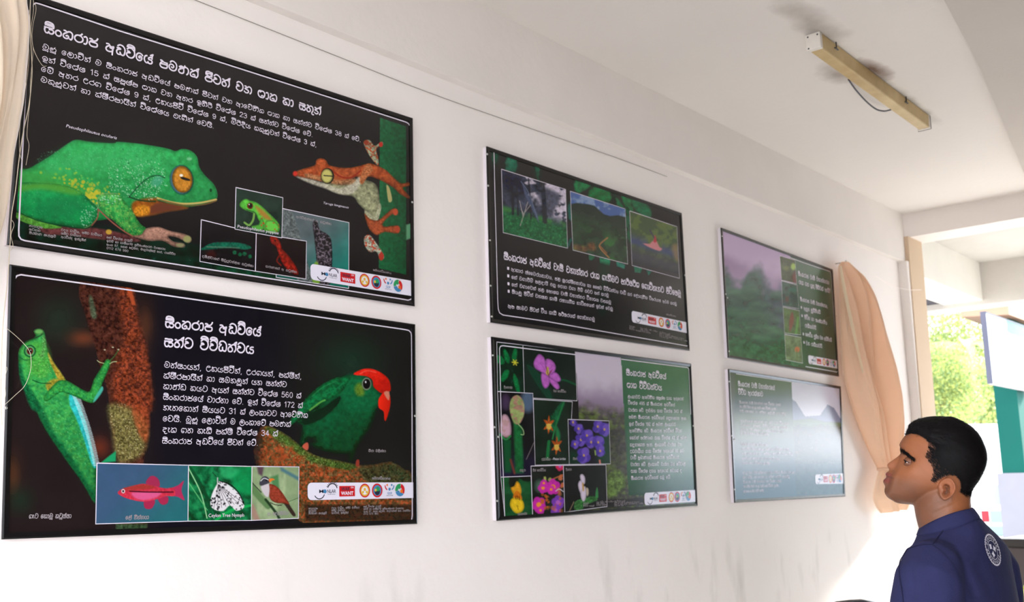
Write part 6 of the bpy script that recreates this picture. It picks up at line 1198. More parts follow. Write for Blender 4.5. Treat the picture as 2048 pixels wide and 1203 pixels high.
# ------------------------------------------------------------------ the man looking up at the boards
HP = (1870.0, 920.0)
HC = CO+px_ray(*HP)*2.05
_n = px_ray(*HP); E3 = _n/np.linalg.norm(_n)
E1 = np.cross(E3, np.array([0, 0, 1.])); E1 /= np.linalg.norm(E1); E2 = np.cross(E1, E3)
def hp(cx, cy, depth=0.0):
    """a place on the plane through the head, given in units of the head sketch (about a third of a millimetre), pushed 'depth' metres away"""
    v = px_ray(1740+np.asarray(cx, float)/2.984, 800+np.asarray(cy, float)/2.984); t = ((HC-CO)@E3)/(v@E3)
    P = CO+t[..., None]*v
    return P+np.asarray(depth, float)[..., None]*E3
KU = float(np.linalg.norm(hp(431., 330.)-hp(430., 330.)))        # metres per sketch unit
HCX, HCY = 430.0, 330.0; FX = np.array([0.961, 0.276]); AX = np.array([0.276, -0.961])
def sh(p): d = np.asarray(p, float)-(HCX, HCY); return d@FX, d@AX
front = [(480, 128), (400, 124), (325, 130), (272, 150), (238, 178), (215, 203), (195, 226), (178, 250), (171, 264), (173, 280), (184, 303), (181, 318), (152, 344), (121, 365), (103, 380), (101, 393), (111, 405), (116, 417), (101, 428), (93, 436), (93, 447), (102, 458), (85, 469), (78, 480), (80, 496), (91, 511), (86, 530), (87, 550), (97, 570), (115, 587), (145, 603)]
base = [(480, 128), (400, 124), (325, 130), (272, 150), (238, 178), (215, 203), (196, 226), (182, 250), (178, 264), (180, 282), (186, 303), (184, 320), (176, 352), (166, 385), (150, 412), (128, 438), (120, 468), (113, 498), (104, 525), (96, 548), (102, 571), (118, 588), (145, 603)]
back = [(480, 130), (540, 149), (595, 177), (640, 213), (668, 256), (685, 305), (690, 352), (680, 400), (652, 455), (618, 505), (592, 540), (540, 562), (450, 577), (385, 592), (330, 605), (270, 620), (200, 618), (145, 603)]
def silh(pts):
    q = np.array([sh(p) for p in crom(pts, 6)]); o = np.argsort(q[:, 1]); return q[o, 1], q[o, 0]
hF, sF = silh(front); hB, sB = silh(base); hK, sK = silh(back)
Wh = ([-345, -335, -318, -290, -250, -200, -150, -110, -70, -20, 40, 90, 140, 180, 205, 220, 228], [12, 46, 84, 118, 150, 176, 196, 206, 214, 220, 222, 214, 190, 150, 108, 60, 4])
Nw = ([-345, -330, -300, -270, -250, -215, -185, -165, -150, -135, -110, -80, -45, -30], [30, 52, 60, 62, 74, 80, 66, 48, 58, 52, 38, 27, 22, 4])
def head_section(h, n=40, off=0.0):
    F = np.interp(h, hF, sF); Bs = np.interp(h, hB, sB); K = np.interp(h, hK, sK); F = min(F, Bs)
    W = np.interp(h, *Wh); wn = np.interp(h, *Nw)
    t = np.linspace(0, 1, n+1); s = F+(K-F)*(0.5-0.5*np.cos(np.pi*t))
    u = np.clip((s-Bs)/(K-Bs+1e-6), 0, 1)*2-1
    p = np.where(u < 0, 2.15, 2.2)
    we = W*np.power(np.clip(1-np.abs(u)**p, 0, 1), 1/2.0)
    wz = wn*np.sqrt(np.clip((s-F)/(Bs-F+26), 0, 1))*(1-sst(Bs+14, Bs+74, s))
    w = np.sqrt(we**2+wz**2*(h < -28)); w[0] = 0; w[-1] = 0
    return s, w
def head_point(s, h, w): 
    q = np.array([HCX, HCY])+s[..., None]*FX+h*AX
    return hp(q[..., 0], q[..., 1], -w*KU)
def head_mesh(mb, hs, n=40, grow=0.0):
    rings = []
    for h in hs:
        s, w = head_section(h, n)
        near = head_point(s, h, w); far = head_point(s[1:-1], h, -w[1:-1])[::-1]
        rings.append(np.vstack([near, far]))
    mb.loft(rings)
def dent(P):
    """eye sockets, temples, cheeks pressed into the skin"""
    q = P-HC; a = q@E1/KU+388; b = 358-q@E2/KU; c = q@E3/KU
    s = (a-HCX)*FX[0]+(b-HCY)*FX[1]; h = (a-HCX)*AX[0]+(b-HCY)*AX[1]
    for sg in (-1, 1):
        g = np.exp(-(((s+196)/36)**2+((h+88)/26)**2+((c-sg*112)/60)**2)); P = P+(g*26*KU)[:, None]*(FX[0]*E1-FX[1]*E2)-(g*12*KU*sg)[:, None]*E3
        g = np.exp(-(((s+150)/60)**2+((h-10)/60)**2+((c-sg*190)/70)**2)); P = P-(g*10*KU*sg)[:, None]*E3
        g = np.exp(-(((s+150)/46)**2+((h+140)/34)**2+((c-sg*150)/60)**2)); P = P+(g*7*KU*sg)[:, None]*E3
        g = np.exp(-(((s+215)/30)**2+((h+42)/16)**2+((c-sg*90)/60)**2)); P = P-(g*8*KU)[:, None]*(FX[0]*E1-FX[1]*E2)
        g = np.exp(-(((s+222)/16)**2+((h+212)/9)**2+((c-sg*60)/40)**2)); P = P+(g*6*KU)[:, None]*(FX[0]*E1-FX[1]*E2)
        g = np.exp(-(((s+250)/20)**2+((h+155)/17)**2+((c-sg*50)/26)**2)); P = P+(g*9*KU*sg)[:, None]*E3
        g = np.exp(-(((s+222)/9)**2+((h+150)/20)**2+((c-sg*56)/30)**2)); P = P-(g*8*KU*sg)[:, None]*E3
        g = np.exp(-(((s+196+.5*(h+170))/9)**2+((h+185)/26)**2+((c-sg*80)/60)**2)); P = P-(g*4*KU*sg)[:, None]*E3
        for LN in (((357, 701), (410, 664), (476, 629), (540, 610), (595, 600)), ((330, 690), (370, 676), (420, 650)), ((330, 640), (400, 622), (450, 600))):
            ln = crom(LN, 5); d2 = np.full(len(P), 1e9)
            for i in range(len(ln)-1):
                x0, y0 = ln[i]; dx, dy = ln[i+1]-ln[i]; t = np.clip(((a-x0)*dx+(b-y0)*dy)/(dx*dx+dy*dy), 0, 1); d2 = np.minimum(d2, (a-x0-t*dx)**2+(b-y0-t*dy)**2)
            P = P-(np.exp(-d2/36)*3.4*KU*sg*(c*sg > 30))[:, None]*E3
    return P
TH_ = math.radians(20)
TF = -math.cos(TH_)*E1+math.sin(TH_)*E3                         # where the chest faces
TL = -math.cos(TH_)*E3-math.sin(TH_)*E1                         # towards his left shoulder (nearest the camera)
UP = np.array([0, 0, 1.])
def ringFB(F, Bk, hw, n=36, p=2.2, lat=None, dz=0.0):
    """cross-section between a front and a back point of the sketch, half width hw metres towards his sides"""
    a = hp(*map(float, F)); b = hp(*map(float, Bk)); c = (a+b)/2; ax = (a-b)/2; l = (TL if lat is None else lat)*hw
    t = np.linspace(0, 2*np.pi, n, endpoint=False); ct, st = np.cos(t), np.sin(t)
    x = np.sign(ct)*np.abs(ct)**(2/p); y = np.sign(st)*np.abs(st)**(2/p)
    R = c+x[:, None]*ax+y[:, None]*l
    if dz: R = R+(np.abs(y)**2)[:, None]*np.array([0, 0, -dz])
    return R
def P3(f, l, z):
    """body point: metres ahead of / left of the neck's foot, absolute height"""
    o = hp(525., 900.); return np.array([o[0], o[1], 0])+f*np.array([TF[0], TF[1], 0])+l*np.array([TL[0], TL[1], 0])+np.array([0, 0, z])
def ringz(f, l, z, rf, rl, n=36, p=2.2):
    t = np.linspace(0, 2*np.pi, n, endpoint=False); ct, st = np.cos(t), np.sin(t)
    x = np.sign(ct)*np.abs(ct)**(2/p)*rf; y = np.sign(st)*np.abs(st)**(2/p)*rl
    return np.array([P3(f+a, l+b, z) for a, b in zip(x, y)])

def remesh(mb, size, name, m, parent, smooth=4, post=None, color=None):
    me = bpy.data.meshes.new(name); me.from_pydata([tuple(map(float, v)) for v in mb.v], [], mb.f); me.update()
    bm = bmesh.new(); bm.from_mesh(me); bmesh.ops.recalc_face_normals(bm, faces=bm.faces); bm.to_mesh(me); bm.free()
    o = bpy.data.objects.new(name, me); COL.objects.link(o)
    r = o.modifiers.new('r', 'REMESH'); r.mode = 'VOXEL'; r.voxel_size = size; r.use_smooth_shade = True
    if smooth: s = o.modifiers.new('s', 'SMOOTH'); s.iterations = smooth; s.factor = 0.5
    dg = bpy.context.evaluated_depsgraph_get(); dg.update()
    m2 = bpy.data.meshes.new_from_object(o.evaluated_get(dg)); bpy.data.objects.remove(o); bpy.data.meshes.remove(me)
    m2.name = name; N = len(m2.vertices)
    co = np.empty(N*3, np.float32); m2.vertices.foreach_get('co', co); co = co.reshape(-1, 3).astype(float)
    if post is not None:
        co = post(co); m2.vertices.foreach_set('co', co.astype(np.float32).ravel())
    if color is not None:
        at = m2.color_attributes.new('skin', 'FLOAT_COLOR', 'POINT'); at.data.foreach_set('color', np.concatenate([color(co), np.ones((N, 1))], 1).astype(np.float32).ravel())
    m2.polygons.foreach_set('use_smooth', np.ones(len(m2.polygons), dtype=bool)); m2.materials.clear(); m2.materials.append(m); m2.update()
    o = bpy.data.objects.new(name, m2); COL.objects.link(o)
    o.parent = parent; o.matrix_parent_inverse = parent.matrix_world.inverted()
    return o
man = empty('person', (float(P3(0, 0, 0)[0]), float(P3(0, 0, 0)[1]), 0.0), 'man in a navy t-shirt with short black hair looking up at the boards', 'person')
M_skin = mat('brown_skin', None, 0.45, 0.35, attr='skin', bump=0.05, bscale=420)
M_skin.node_tree.nodes['Principled BSDF'].inputs['Subsurface Weight'].default_value = 0.08
M_skin.node_tree.nodes['Principled BSDF'].inputs['Subsurface Radius'].default_value = (0.012, 0.005, 0.003)
M_lid = mat('brown_eyelid', (104, 64, 44), 0.45, 0.4)
M_hair = mat('black_hair', (12, 10, 11), 0.6, 0.12)
M_shirt = mat('navy_jersey', (40, 42, 78), 0.9, 0.2, vary=0.12, scale=30, bump=0.12, bscale=260)
M_seam = mat('navy_seam', (27, 28, 56), 0.9, 0.2)
M_trouser = mat('dark_trousers', (40, 42, 50), 0.9, 0.2, vary=0.1, scale=20)
M_shoe = mat('black_shoes', (24, 22, 22), 0.4, 0.4)
M_badge = mat('white_badge_print', (214, 212, 224), 0.8, 0.2)
# --- body: head, neck, ears, trunk, arms, hands, legs grown into one skin
bb = MB()
head_mesh(bb, np.concatenate([np.linspace(-344, -320, 7), np.linspace(-314, 200, 84), np.linspace(205, 227, 8)]))
def ringN(F, Bk, hw, n=36): return ringFB(F, Bk, hw, n, 2.0, -E3)
bb.loft([ringN((300, 470), (585, 470), .050), ringN((262, 560), (602, 545), .056), ringN((262, 630), (602, 600), .0575), ringN((272, 690), (606, 650), .058), ringN((286, 745), (618, 690), .060), ringN((300, 790), (646, 735), .062), ringFB((292, 850), (690, 800), .070), ringFB((285, 910), (715, 860), .09)])
def ear(sg):
    c0 = np.array([455., 524.]); R0 = []; ang = math.radians(14); m = 30
    fr = [0.0, .25, .5, .66, .8, .92, 1.0, .97, .8, .4]
    dp = [-20, -20, -13, 2, 14, 19, 10, -5, -13, -18]
    rings = []
    for r, dz in zip(fr, dp):
        ring = []
        for j in range(m):
            t = 2*math.pi*j/m; ex = 52*math.cos(t); ey = 68*math.sin(t)
            if math.sin(t) > 0: ex *= (1-.30*math.sin(t))
            x = r*(ex*math.cos(ang)-ey*math.sin(ang)); y = r*(ex*math.sin(ang)+ey*math.cos(ang))
            out = 206+dz+(x+18)*.50+(y < 0)*6
            ring.append(hp(c0[0]+x, c0[1]+y, sg*out*KU))
        rings.append(np.array(ring))
    bb.loft(rings)
    bb.tube([hp(*p, sg*d*KU) for p, d in [((424., 545.), 205), ((430., 528.), 208), ((428., 512.), 204)]], [.004, .0055, .003], 8)
    bb.tube([hp(float(x), float(y), sg*d*KU) for x, y, d in [(430, 498, 205), (446, 488, 214), (470, 490, 226), (484, 510, 233), (480, 540, 228)]], .0032, 8)
ear(-1); ear(1)
# trunk and limbs (mostly under clothes)
zN = float(hp(525., 900.)[2])
bb.loft([ringFB((285, 900), (715, 850), .09), ringFB((272, 970), (745, 910), .13), ringFB((270, 1040), (745, 970), .145), ringz(0.004, 0, zN-.14, .084, .150), ringz(0, 0, zN-.30, .085, .145), ringz(0, 0, zN-.46, .085, .14), ringz(0, 0, zN-.62, .09, .15), ringz(0, 0, zN-.72, .08, .13)])
Z = lambda z: zN+z
for sg in (1, -1):
    bb.tube([P3(0, sg*.13, Z(-.05)), P3(0, sg*.172, Z(-.075)), P3(0.010, sg*.195, Z(-.16)), P3(.035, sg*.214, Z(-.31)), P3(.04, sg*.222, Z(-.36)), P3(.06, sg*.225, Z(-.46)), P3(.10, sg*.22, Z(-.60)), P3(.105, sg*.22, Z(-.62))], [.034, .044, .048, .042, .040, .040, .028, .026], 16)
    h0 = P3(.105, sg*.22, Z(-.61)); hd = P3(.125, sg*.215, Z(-.70))
    d = (hd-h0)/np.linalg.norm(hd-h0); fw = np.array([TF[0], TF[1], 0.]); lt = np.array([TL[0], TL[1], 0.])*sg
    bb.loft([np.array([h0+d*t*.095+fw*a*math.cos(q)+lt*b*math.sin(q) for q in np.linspace(0, 2*np.pi, 16, endpoint=False)]) for t, a, b in [(0, .024, .018), (.3, .034, .016), (.7, .042, .015), (1.0, .038, .012)]])
    for i, (o, L) in enumerate([(.030, .068), (.011, .078), (-.009, .073), (-.028, .058)]):
        k0 = h0+d*.088+fw*o; bb.tube([k0, k0+d*L*.42-lt*.002, k0+d*L*.75-lt*.012, k0+d*L*.95-lt*.022], [.0092, .0088, .008, .0066], 10)
    k0 = h0+d*.030+fw*.030; bb.tube([k0, k0+d*.022+fw*.022-lt*.006, k0+d*.048+fw*.026-lt*.014, k0+d*.068+fw*.022-lt*.02], [.0125, .011, .0095, .0075], 10)
    bb.tube([P3(0, sg*.085, Z(-.66)), P3(.0, sg*.095, Z(-.78)), P3(.01, sg*.10, Z(-1.04)), P3(-.005, sg*.10, Z(-1.16)), P3(-.02, sg*.10, .09)], [.075, .074, .05, .047, .034], 16)
    bb.tube([P3(-.045, sg*.10, .045), P3(.02, sg*.105, .05), P3(.12, sg*.12, .03), P3(.17, sg*.125, .028)], [.03, .036, .03, .018], 12)
def skin_color(P):
    q = P-HC; a = q@E1/KU+388; b = 358-q@E2/KU; c = np.abs(q@E3)/KU
    s = (a-HCX)*FX[0]+(b-HCY)*FX[1]; h = (a-HCX)*AX[0]+(b-HCY)*AX[1]
    base_ = lin((138, 84, 53)); r = np.tile(base_, (len(P), 1))
    nz = fbm(P[:, 0]*1000+P[:, 2]*300, P[:, 1]*1000-P[:, 2]*700, 14, 3)-.5; r = r*(1+.22*nz)[:, None]
    def blend(r, col, k): k = np.clip(k, 0, 1)[:, None]; return r*(1-k)+lin(col)*k
    st = sst(-140, -262, h+.12*(s+150)*(s > -150))*sst(150, 20, s)*(0.8+.5*nz); r = blend(r, (78, 54, 42), .7*st)              # beard stubble; on the upper neck it paints the shade under the jaw
    st2 = sst(30, 90, s)*0; r = blend(r, (150, 96, 66), .5*np.exp(-(((s+140)/60)**2+((h+130)/34)**2)))                # cheek
    r = blend(r, (152, 98, 74), .6*np.exp(-(((s+285)/34)**2+((h+132)/24)**2)))                                           # nose
    lip = np.exp(-((h+200)/11)**4)+np.exp(-((h+238)/17)**4); r = blend(r, (122, 60, 56), .85*lip*sst(-252, -270, s)*sst(92, 66, c))
    r = blend(r, (60, 30, 28), .8*np.exp(-((h+214)/4.0)**2)*sst(-238, -262, s))
    r = blend(r, (150, 88, 62), .5*np.exp(-(((a-458)/60)**2+((b-530)/66)**2))*sst(195, 206, c))
    hr = hair_alpha(a, b); r = blend(r, (34, 26, 26), .88*hr)
    return r
HAIRP = crom([(224, 192), (262, 188), (304, 200), (345, 232), (352, 268), (338, 300), (330, 330), (345, 352), (360, 385), (368, 420), (358, 452), (350, 478), (366, 490), (396, 470), (420, 452), (455, 446), (492, 454), (516, 486), (520, 530), (512, 560), (560, 585), (606, 590), (640, 540), (700, 430), (740, 300), (690, 140), (480, 60), (280, 80), (200, 150)], 4, True)
def hair_d(a, b): return pdist(HAIRP, np.asarray(a, float), np.asarray(b, float))
def hair_alpha(a, b): 
    r = np.zeros(len(a)); I = np.nonzero((a > 190) & (a < 760) & (b > 40) & (b < 620))[0]
    if len(I):
        d = hair_d(a[I], b[I]); side = sst(235, 275, b[I])*sst(500, 440, a[I]); r[I] = sst(-6, 12+66*side, d)*(1-.25*side)
    return r
def post_body(P):
    return dent(P)
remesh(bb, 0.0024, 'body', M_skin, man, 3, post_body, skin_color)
# --- eyes, lids, brows, lashes
M_eyew = mat('eye_white', (186, 170, 160), 0.15, 0.5); M_iris = mat('dark_iris', (34, 20, 16), 0.12, 0.5)
for sg in (-1, 1):
    ec = hp(240., 369., sg*104*KU); R = 33*KU
    gaze = -E1*.93+E2*.22+sg*E3*.12; gaze /= np.linalg.norm(gaze)
    up0 = np.cross(np.cross(gaze, E2), gaze); up0 /= np.linalg.norm(up0); rt0 = np.cross(gaze, up0)
    m = MB(); n = 20; V = []; F = []; K = []
    for i in range(n+1):
        th = math.pi*i/n
        for j in range(24):
            ph = 2*math.pi*j/24; V.append(ec+R*(math.cos(th)*gaze+math.sin(th)*(math.cos(ph)*rt0+math.sin(ph)*up0)))
    for i in range(n):
        for j in range(24): F.append((i*24+j, (i+1)*24+j, (i+1)*24+(j+1) % 24, i*24+(j+1) % 24)); K.append(1 if i < 4.6 else 0)
    mesh_obj('eyeball', V, F, None, man, True, [M_eyew, M_iris], K)
    for nm, lo, hi in (('upper_eyelid', 11, 100), ('lower_eyelid', -90, -17)):
        V = []; nu, nv = 20, 8
        for i in range(nv+1):
            el = math.radians(lo+(hi-lo)*i/nv)
            for j in range(nu+1):
                az = math.radians(-105+210*j/nu); k2 = (1-.55*(abs(az)/math.radians(105))**2) if i == 0 else 1-.5*(1-i/nv)*(abs(az)/math.radians(105))**2
                cl_ = min(1, (abs(az)/math.radians(68))**2.2); e = el*(1-cl_*(1-i/nv)**2)+math.radians(-4)*cl_*(1-i/nv)**2
                V.append(ec+R*1.075*(math.cos(e)*(math.cos(az)*gaze+math.sin(az)*rt0)+math.sin(e)*up0))
        F = [(i*(nu+1)+j, i*(nu+1)+j+1, (i+1)*(nu+1)+j+1, (i+1)*(nu+1)+j) for i in range(nv) for j in range(nu)]
        lo_ = mesh_obj(nm, V, F, M_lid, man, True); sd = lo_.modifiers.new('t', 'SOLIDIFY'); sd.thickness = .0016; sd.offset = 0
        if nm[0] == 'u':
            e2 = V[:nu+1]; MB().tube([p+gaze*.0008 for p in e2[2:-2]], .0009, 6).build('eyelash', M_hair, lo_)
body = [o for o in man.children if o.name.startswith('body')][0]
_bme = body.data; _bco = np.empty(len(_bme.vertices)*3, np.float32); _bme.vertices.foreach_get('co', _bco)
_bt = BVHTree.FromPolygons([tuple(v) for v in _bco.reshape(-1, 3)], [tuple(p.vertices) for p in _bme.polygons])
def cast(tree, x, y, side=-1, far=0.6):
    """where a sketch point lands on the surface, seen from his left (-1) or right (+1)"""
    P = hp(float(x), float(y)); d = px_ray(1740+x/2.984, 800+y/2.984); d = d/np.linalg.norm(d)
    if side < 0: o = Vector(P-d*far); dv = Vector(d)
    else: o = Vector(P+E3*far); dv = Vector(-E3)
    h = tree.ray_cast(o, dv)
    return (np.array(h[0]), np.array(h[1])) if h[0] is not None else (None, None)
rr = np.random.RandomState(3)
def strands(name, seeds, parent, width):
    V = []; F = []
    for root, nrm, dirv, L, lift in seeds:
        n0 = len(V); side = np.cross(dirv, nrm); side /= (np.linalg.norm(side)+1e-9); K = 4
        for k in range(K+1):
            t = k/K; p = root+dirv*L*t+nrm*(lift*math.sin(min(1, t*1.2)*math.pi*.5)-.0012*(t == 0)); w = width*(1-.8*t)
            V += [p-side*w, p+side*w]
        F += [(n0+2*k, n0+2*k+1, n0+2*k+3, n0+2*k+2) for k in range(K)]
    return mesh_obj(name, V, F, M_hair, parent, True)
for sg in (-1, 1):
    seeds = []
    for i in range(620):
        t = rr.rand(); c = crom([(180, 290), (198, 297), (222, 318), (256, 346)], 12); p = c[int(t*(len(c)-1))]; wv = 12*(1-.65*t)
        q, nn = cast(_bt, p[0]+rr.randn()*2, p[1]+rr.randn()*wv*.6, sg)
        if q is None: continue
        dv = (E1*.8-E2*.5)+.15*rr.randn(3); dv -= nn*(dv@nn); dv /= np.linalg.norm(dv); seeds.append((q, nn, dv, .007+.004*rr.rand(), .0012))
    strands('eyebrow', seeds, man, .0005)
# --- hair: a close shell on the scalp with strands
def hair_shell():
    me = body.data; N = len(me.vertices); co = np.empty(N*3, np.float32); me.vertices.foreach_get('co', co); co = co.reshape(-1, 3).astype(float)
    no = np.empty(N*3, np.float32); me.vertices.foreach_get('normal', no); no = no.reshape(-1, 3).astype(float)
    q = co-HC; a = q@E1/KU+388; b = 358-q@E2/KU; c = np.abs(q@E3)/KU
    d = np.full(N, -99.); I = np.nonzero((a > 190) & (a < 760) & (b > 40) & (b < 620))[0]; d[I] = hair_d(a[I], b[I])
    earz = ((a-455)**2/62**2+(b-524)**2/72**2 < 1) & (c > 196); d[earz] = -99
    side = sst(235, 275, b)*sst(500, 430, a)
    ok = d > 2+44*side
    top = sst(330, 150, b+.25*(a-430))
    th = (.0006+(.0026+.0062*top)*sst(2+44*side, 50+50*side, d))
    nz = fbm(a*1.0+c*.8, b*2.4-c*.6, 16, 4)-.5
    P = co+no*(th*(1+.35*nz))[:, None]
    idx = -np.ones(N, int); F = []
    for p in me.polygons:
        v = p.vertices
        if all(ok[i] for i in v): F.append(tuple(v))
    used = sorted({i for f in F for i in f}); idx[used] = np.arange(len(used))
    o = mesh_obj('hair', P[used], [tuple(idx[i] for i in f) for f in F], M_hair, man, True)
    seeds = []; U = np.nonzero(d > 1)[0]; U2 = U[side[U]*(d[U] < 90) > .3]; pick = np.concatenate([U[rr.randint(0, len(U), 10000)], U2[rr.randint(0, len(U2), 3500)]])
    for i in pick:
        nn = no[i]; t = top[i]; dv = E1*(.75)+E2*(-.28-.5*(1-t))+.16*rr.randn(3)
        if a[i] < 330 and b[i] < 230: dv = E1*.5+E2*.05+.4*rr.randn(3)
        dv = dv-nn*(dv@nn); ln = np.linalg.norm(dv)
        if ln < .05: continue
        k = sst(0, 36, d[i]); seeds.append((co[i]+nn*th[i]*.7, nn, dv/ln, (.006+.010*rr.rand())*(.5+.5*k), (.0008+.0022*k*rr.rand()+.003*t*rr.rand())))
    strands('hair_strands', seeds, o, .00035)
    # sparse short hairs where the hairline thins out
    return o
hair_shell()
# --- t-shirt
tb = MB()
TOPR = [((280, 798), (653, 692), .0715), ((272, 832), (690, 738), .098), ((262, 880), (728, 795), .140), ((254, 935), (758, 858), .166), ((246, 1000), (778, 925), .177), ((238, 1080), (786, 1000), .181)]
tb.loft([ringFB(F, Bq, hw, 44, 2.3, (-E3*(1-q_)+TL*q_), dz) for (F, Bq, hw), dz, q_ in zip(TOPR, (.002, .009, .018, .016, .01, 0), (0, .3, .75, 1, 1, 1))]+[ringz(.006, 0, zN-.17, .100, .180, 44, 2.3), ringz(.004, 0, zN-.30, .102, .174, 44, 2.3), ringz(.004, 0, zN-.48, .103, .168, 44, 2.3), ringz(.004, 0, zN-.66, .108, .176, 44, 2.3)])
for sg in (1, -1):
    tb.tube([P3(.0, sg*.10, Z(-.005)), P3(.0, sg*.135, Z(-.018)), P3(.0, sg*.163, Z(-.045)), P3(.004, sg*.179, Z(-.09)), P3(.014, sg*.190, Z(-.16)), P3(.032, sg*.206, Z(-.24)), P3(.042, sg*.212, Z(-.285))], [.040, .054, .062, .064, .063, .065, .068], 26)
def folds(P):
    q = P-HC; a = q@E1/KU+388; b = 358-q@E2/KU; c = q@E3/KU
    r = np.zeros(len(P))
    for (x0, y0, x1, y1, w, am) in [(470, 960, 545, 1180, 26, -.006), (505, 940, 600, 1150, 22, .003), (560, 950, 640, 1203, 30, -.003), (215, 930, 205, 1160, 18, -.005), (600, 760, 760, 1000, 30, .002), (330, 960, 300, 1203, 34, -.002), (820, 900, 800, 1203, 24, .003)]:
        dx, dy = x1-x0, y1-y0; L2 = dx*dx+dy*dy; t = np.clip(((a-x0)*dx+(b-y0)*dy)/L2, 0, 1); d = np.hypot(a-x0-t*dx, b-y0-t*dy); r += am*np.exp(-(d/w)**2)*(c < 60)*sst(0, .15, t)*sst(1.02, .85, t)
    r += .0022*(fbm(a*1.2, b, 70, 3)-.5)*2
    return P-r[:, None]*E3
shirt = remesh(tb, 0.0048, 't_shirt', M_shirt, man, 6, folds)
_st = BVHTree.FromPolygons([tuple(v.co) for v in shirt.data.vertices], [tuple(p.vertices) for p in shirt.data.polygons])
# ribbed collar
def colr(F, Bq, hw, dz): return ringFB(F, Bq, hw, 44, 2.1, -E3, dz)
tc = MB(); tc.loft([colr((308, 776), (602, 660), .0605, -.006), colr((303, 762), (606, 645), .0615, -.008), colr((297, 758), (614, 640), .0640, -.008), colr((291, 763), (623, 647), .0665, -.006), colr((280, 792), (652, 686), .0735, -.001), colr((276, 802), (658, 697), .0745, .002), colr((282, 806), (650, 702), .071, .003)], cap=False)
tc.build('collar', M_shirt, shirt, True)
def on_shirt(pts, lift=.0012, per=8):
    out = []
    for x, y in crom(pts, per):
        q, nn = cast(_st, x, y)
        if q is not None: out.append(q-nn*0+(nn if nn@E3 < 0 else -nn)*lift)
    return out
for s in ([(478, 728), (440, 775), (405, 822), (372, 862)], [(232, 884), (270, 872), (320, 862), (372, 862)], [(372, 862), (430, 905), (482, 962), (520, 1030), (538, 1090)], [(232, 884), (200, 915), (184, 955), (176, 1000), (180, 1060), (192, 1130), (200, 1203)]):
    p = on_shirt(s)
    if len(p) > 3: MB().tube(p, .0010, 6).build('seam', M_seam, shirt, True)
# badge printed on the back
def badge():
    V = []; F = []
    def add(poly):
        n0 = len(V); ok = True; pts = []
        for x, y in poly:
            q, nn = cast(_st, x, y)
            if q is None: return
            pts.append(q+(nn if nn@E3 < 0 else -nn)*.0010)
        V.extend(pts); F.append(tuple(range(n0, n0+len(pts))))
    cx, cy, rx, ry = 730., 892., 46., 92.; tilt = math.radians(-9)
    def at(r, t): x = rx*r*math.cos(t); y = ry*r*math.sin(t); return (cx+x+y*.15, cy+x*.55+y)
    N = 72
    def ring(r0, r1, a0=0., a1=2*math.pi, n=N, jag=0.):
        for i in range(n):
            t0 = a0+(a1-a0)*i/n; t1 = a0+(a1-a0)*(i+1)/n; j0 = jag*(i % 2); j1 = jag*((i+1) % 2); add([at(r0, t0), at(r1+j0, t0), at(r1+j1, t1), at(r0, t1)])
    ring(.90, .96, jag=.07); ring(.575, .61)
    for i in range(22):
        t = 2*math.pi*i/22
        if i in (0, 11): continue
        ring(.68, .72, t-.09, t+.06, 2); ring(.80, .84, t-.05, t+.09, 2)
        if i % 2: ring(.68, .84, t-.02, t+.03, 1)
        else: ring(.68, .84, t-.09, t-.05, 1); ring(.73, .80, t+.05, t+.09, 1)
    for k in range(3):
        t = -math.pi/2+math.pi/3+k*2*math.pi/3+.0; c = (.29*math.cos(t), .29*math.sin(t)); pts = []
        for j in range(8):
            a = t+j*math.pi/4; r = .235 if j % 2 == 0 else .135; x = c[0]+r*math.cos(a); y = c[1]+r*math.sin(a); rr_ = math.hypot(x, y); pts.append(at(rr_, math.atan2(y, x)))
        add(pts)
    mesh_obj('back_badge', V, F, M_badge, shirt)
badge()
for s in ([(112, 1085), (104, 1110), (98, 1135), (108, 1150), (100, 1170), (90, 1185), (84, 1203)], [(106, 1120), (112, 1140), (100, 1160), (108, 1180), (104, 1203)], [(92, 1150), (96, 1175), (112, 1195)]):
    p = on_shirt([(x+8, y) for x, y in s])
    if len(p) > 3: MB().tube(p, .0012, 6).build('chest_print', M_badge, shirt)
# --- trousers and shoes
pb = MB(); pb.loft([ringz(.002, 0, Z(-.60), .098, .165), ringz(.002, 0, Z(-.68), .105, .175), ringz(0, 0, Z(-.78), .105, .175)])
for sg in (1, -1): pb.tube([P3(0, sg*.085, Z(-.70)), P3(0, sg*.092, Z(-.80)), P3(.01, sg*.10, Z(-1.05)), P3(-.005, sg*.10, Z(-1.2)), P3(-.02, sg*.10, .06)], [.088, .092, .068, .062, .056], 20)
remesh(pb, 0.008, 'trousers', M_trouser, man, 4)
for sg in (1, -1):
    m = MB(); m.loft([np.array([P3(f+0*q, sg*(.10+.02*(f+.08)/.27)+b*math.sin(q), max(.0, a+a*math.cos(q))) for q in np.linspace(0, 2*np.pi, 20, endpoint=False)]) for f, a, b in [(-.105, .02, .015), (-.09, .042, .035), (-.03, .052, .042), (.04, .048, .044), (.11, .036, .05), (.17, .028, .044), (.20, .016, .022)]])
    m.build('shoe', M_shoe, man, True)

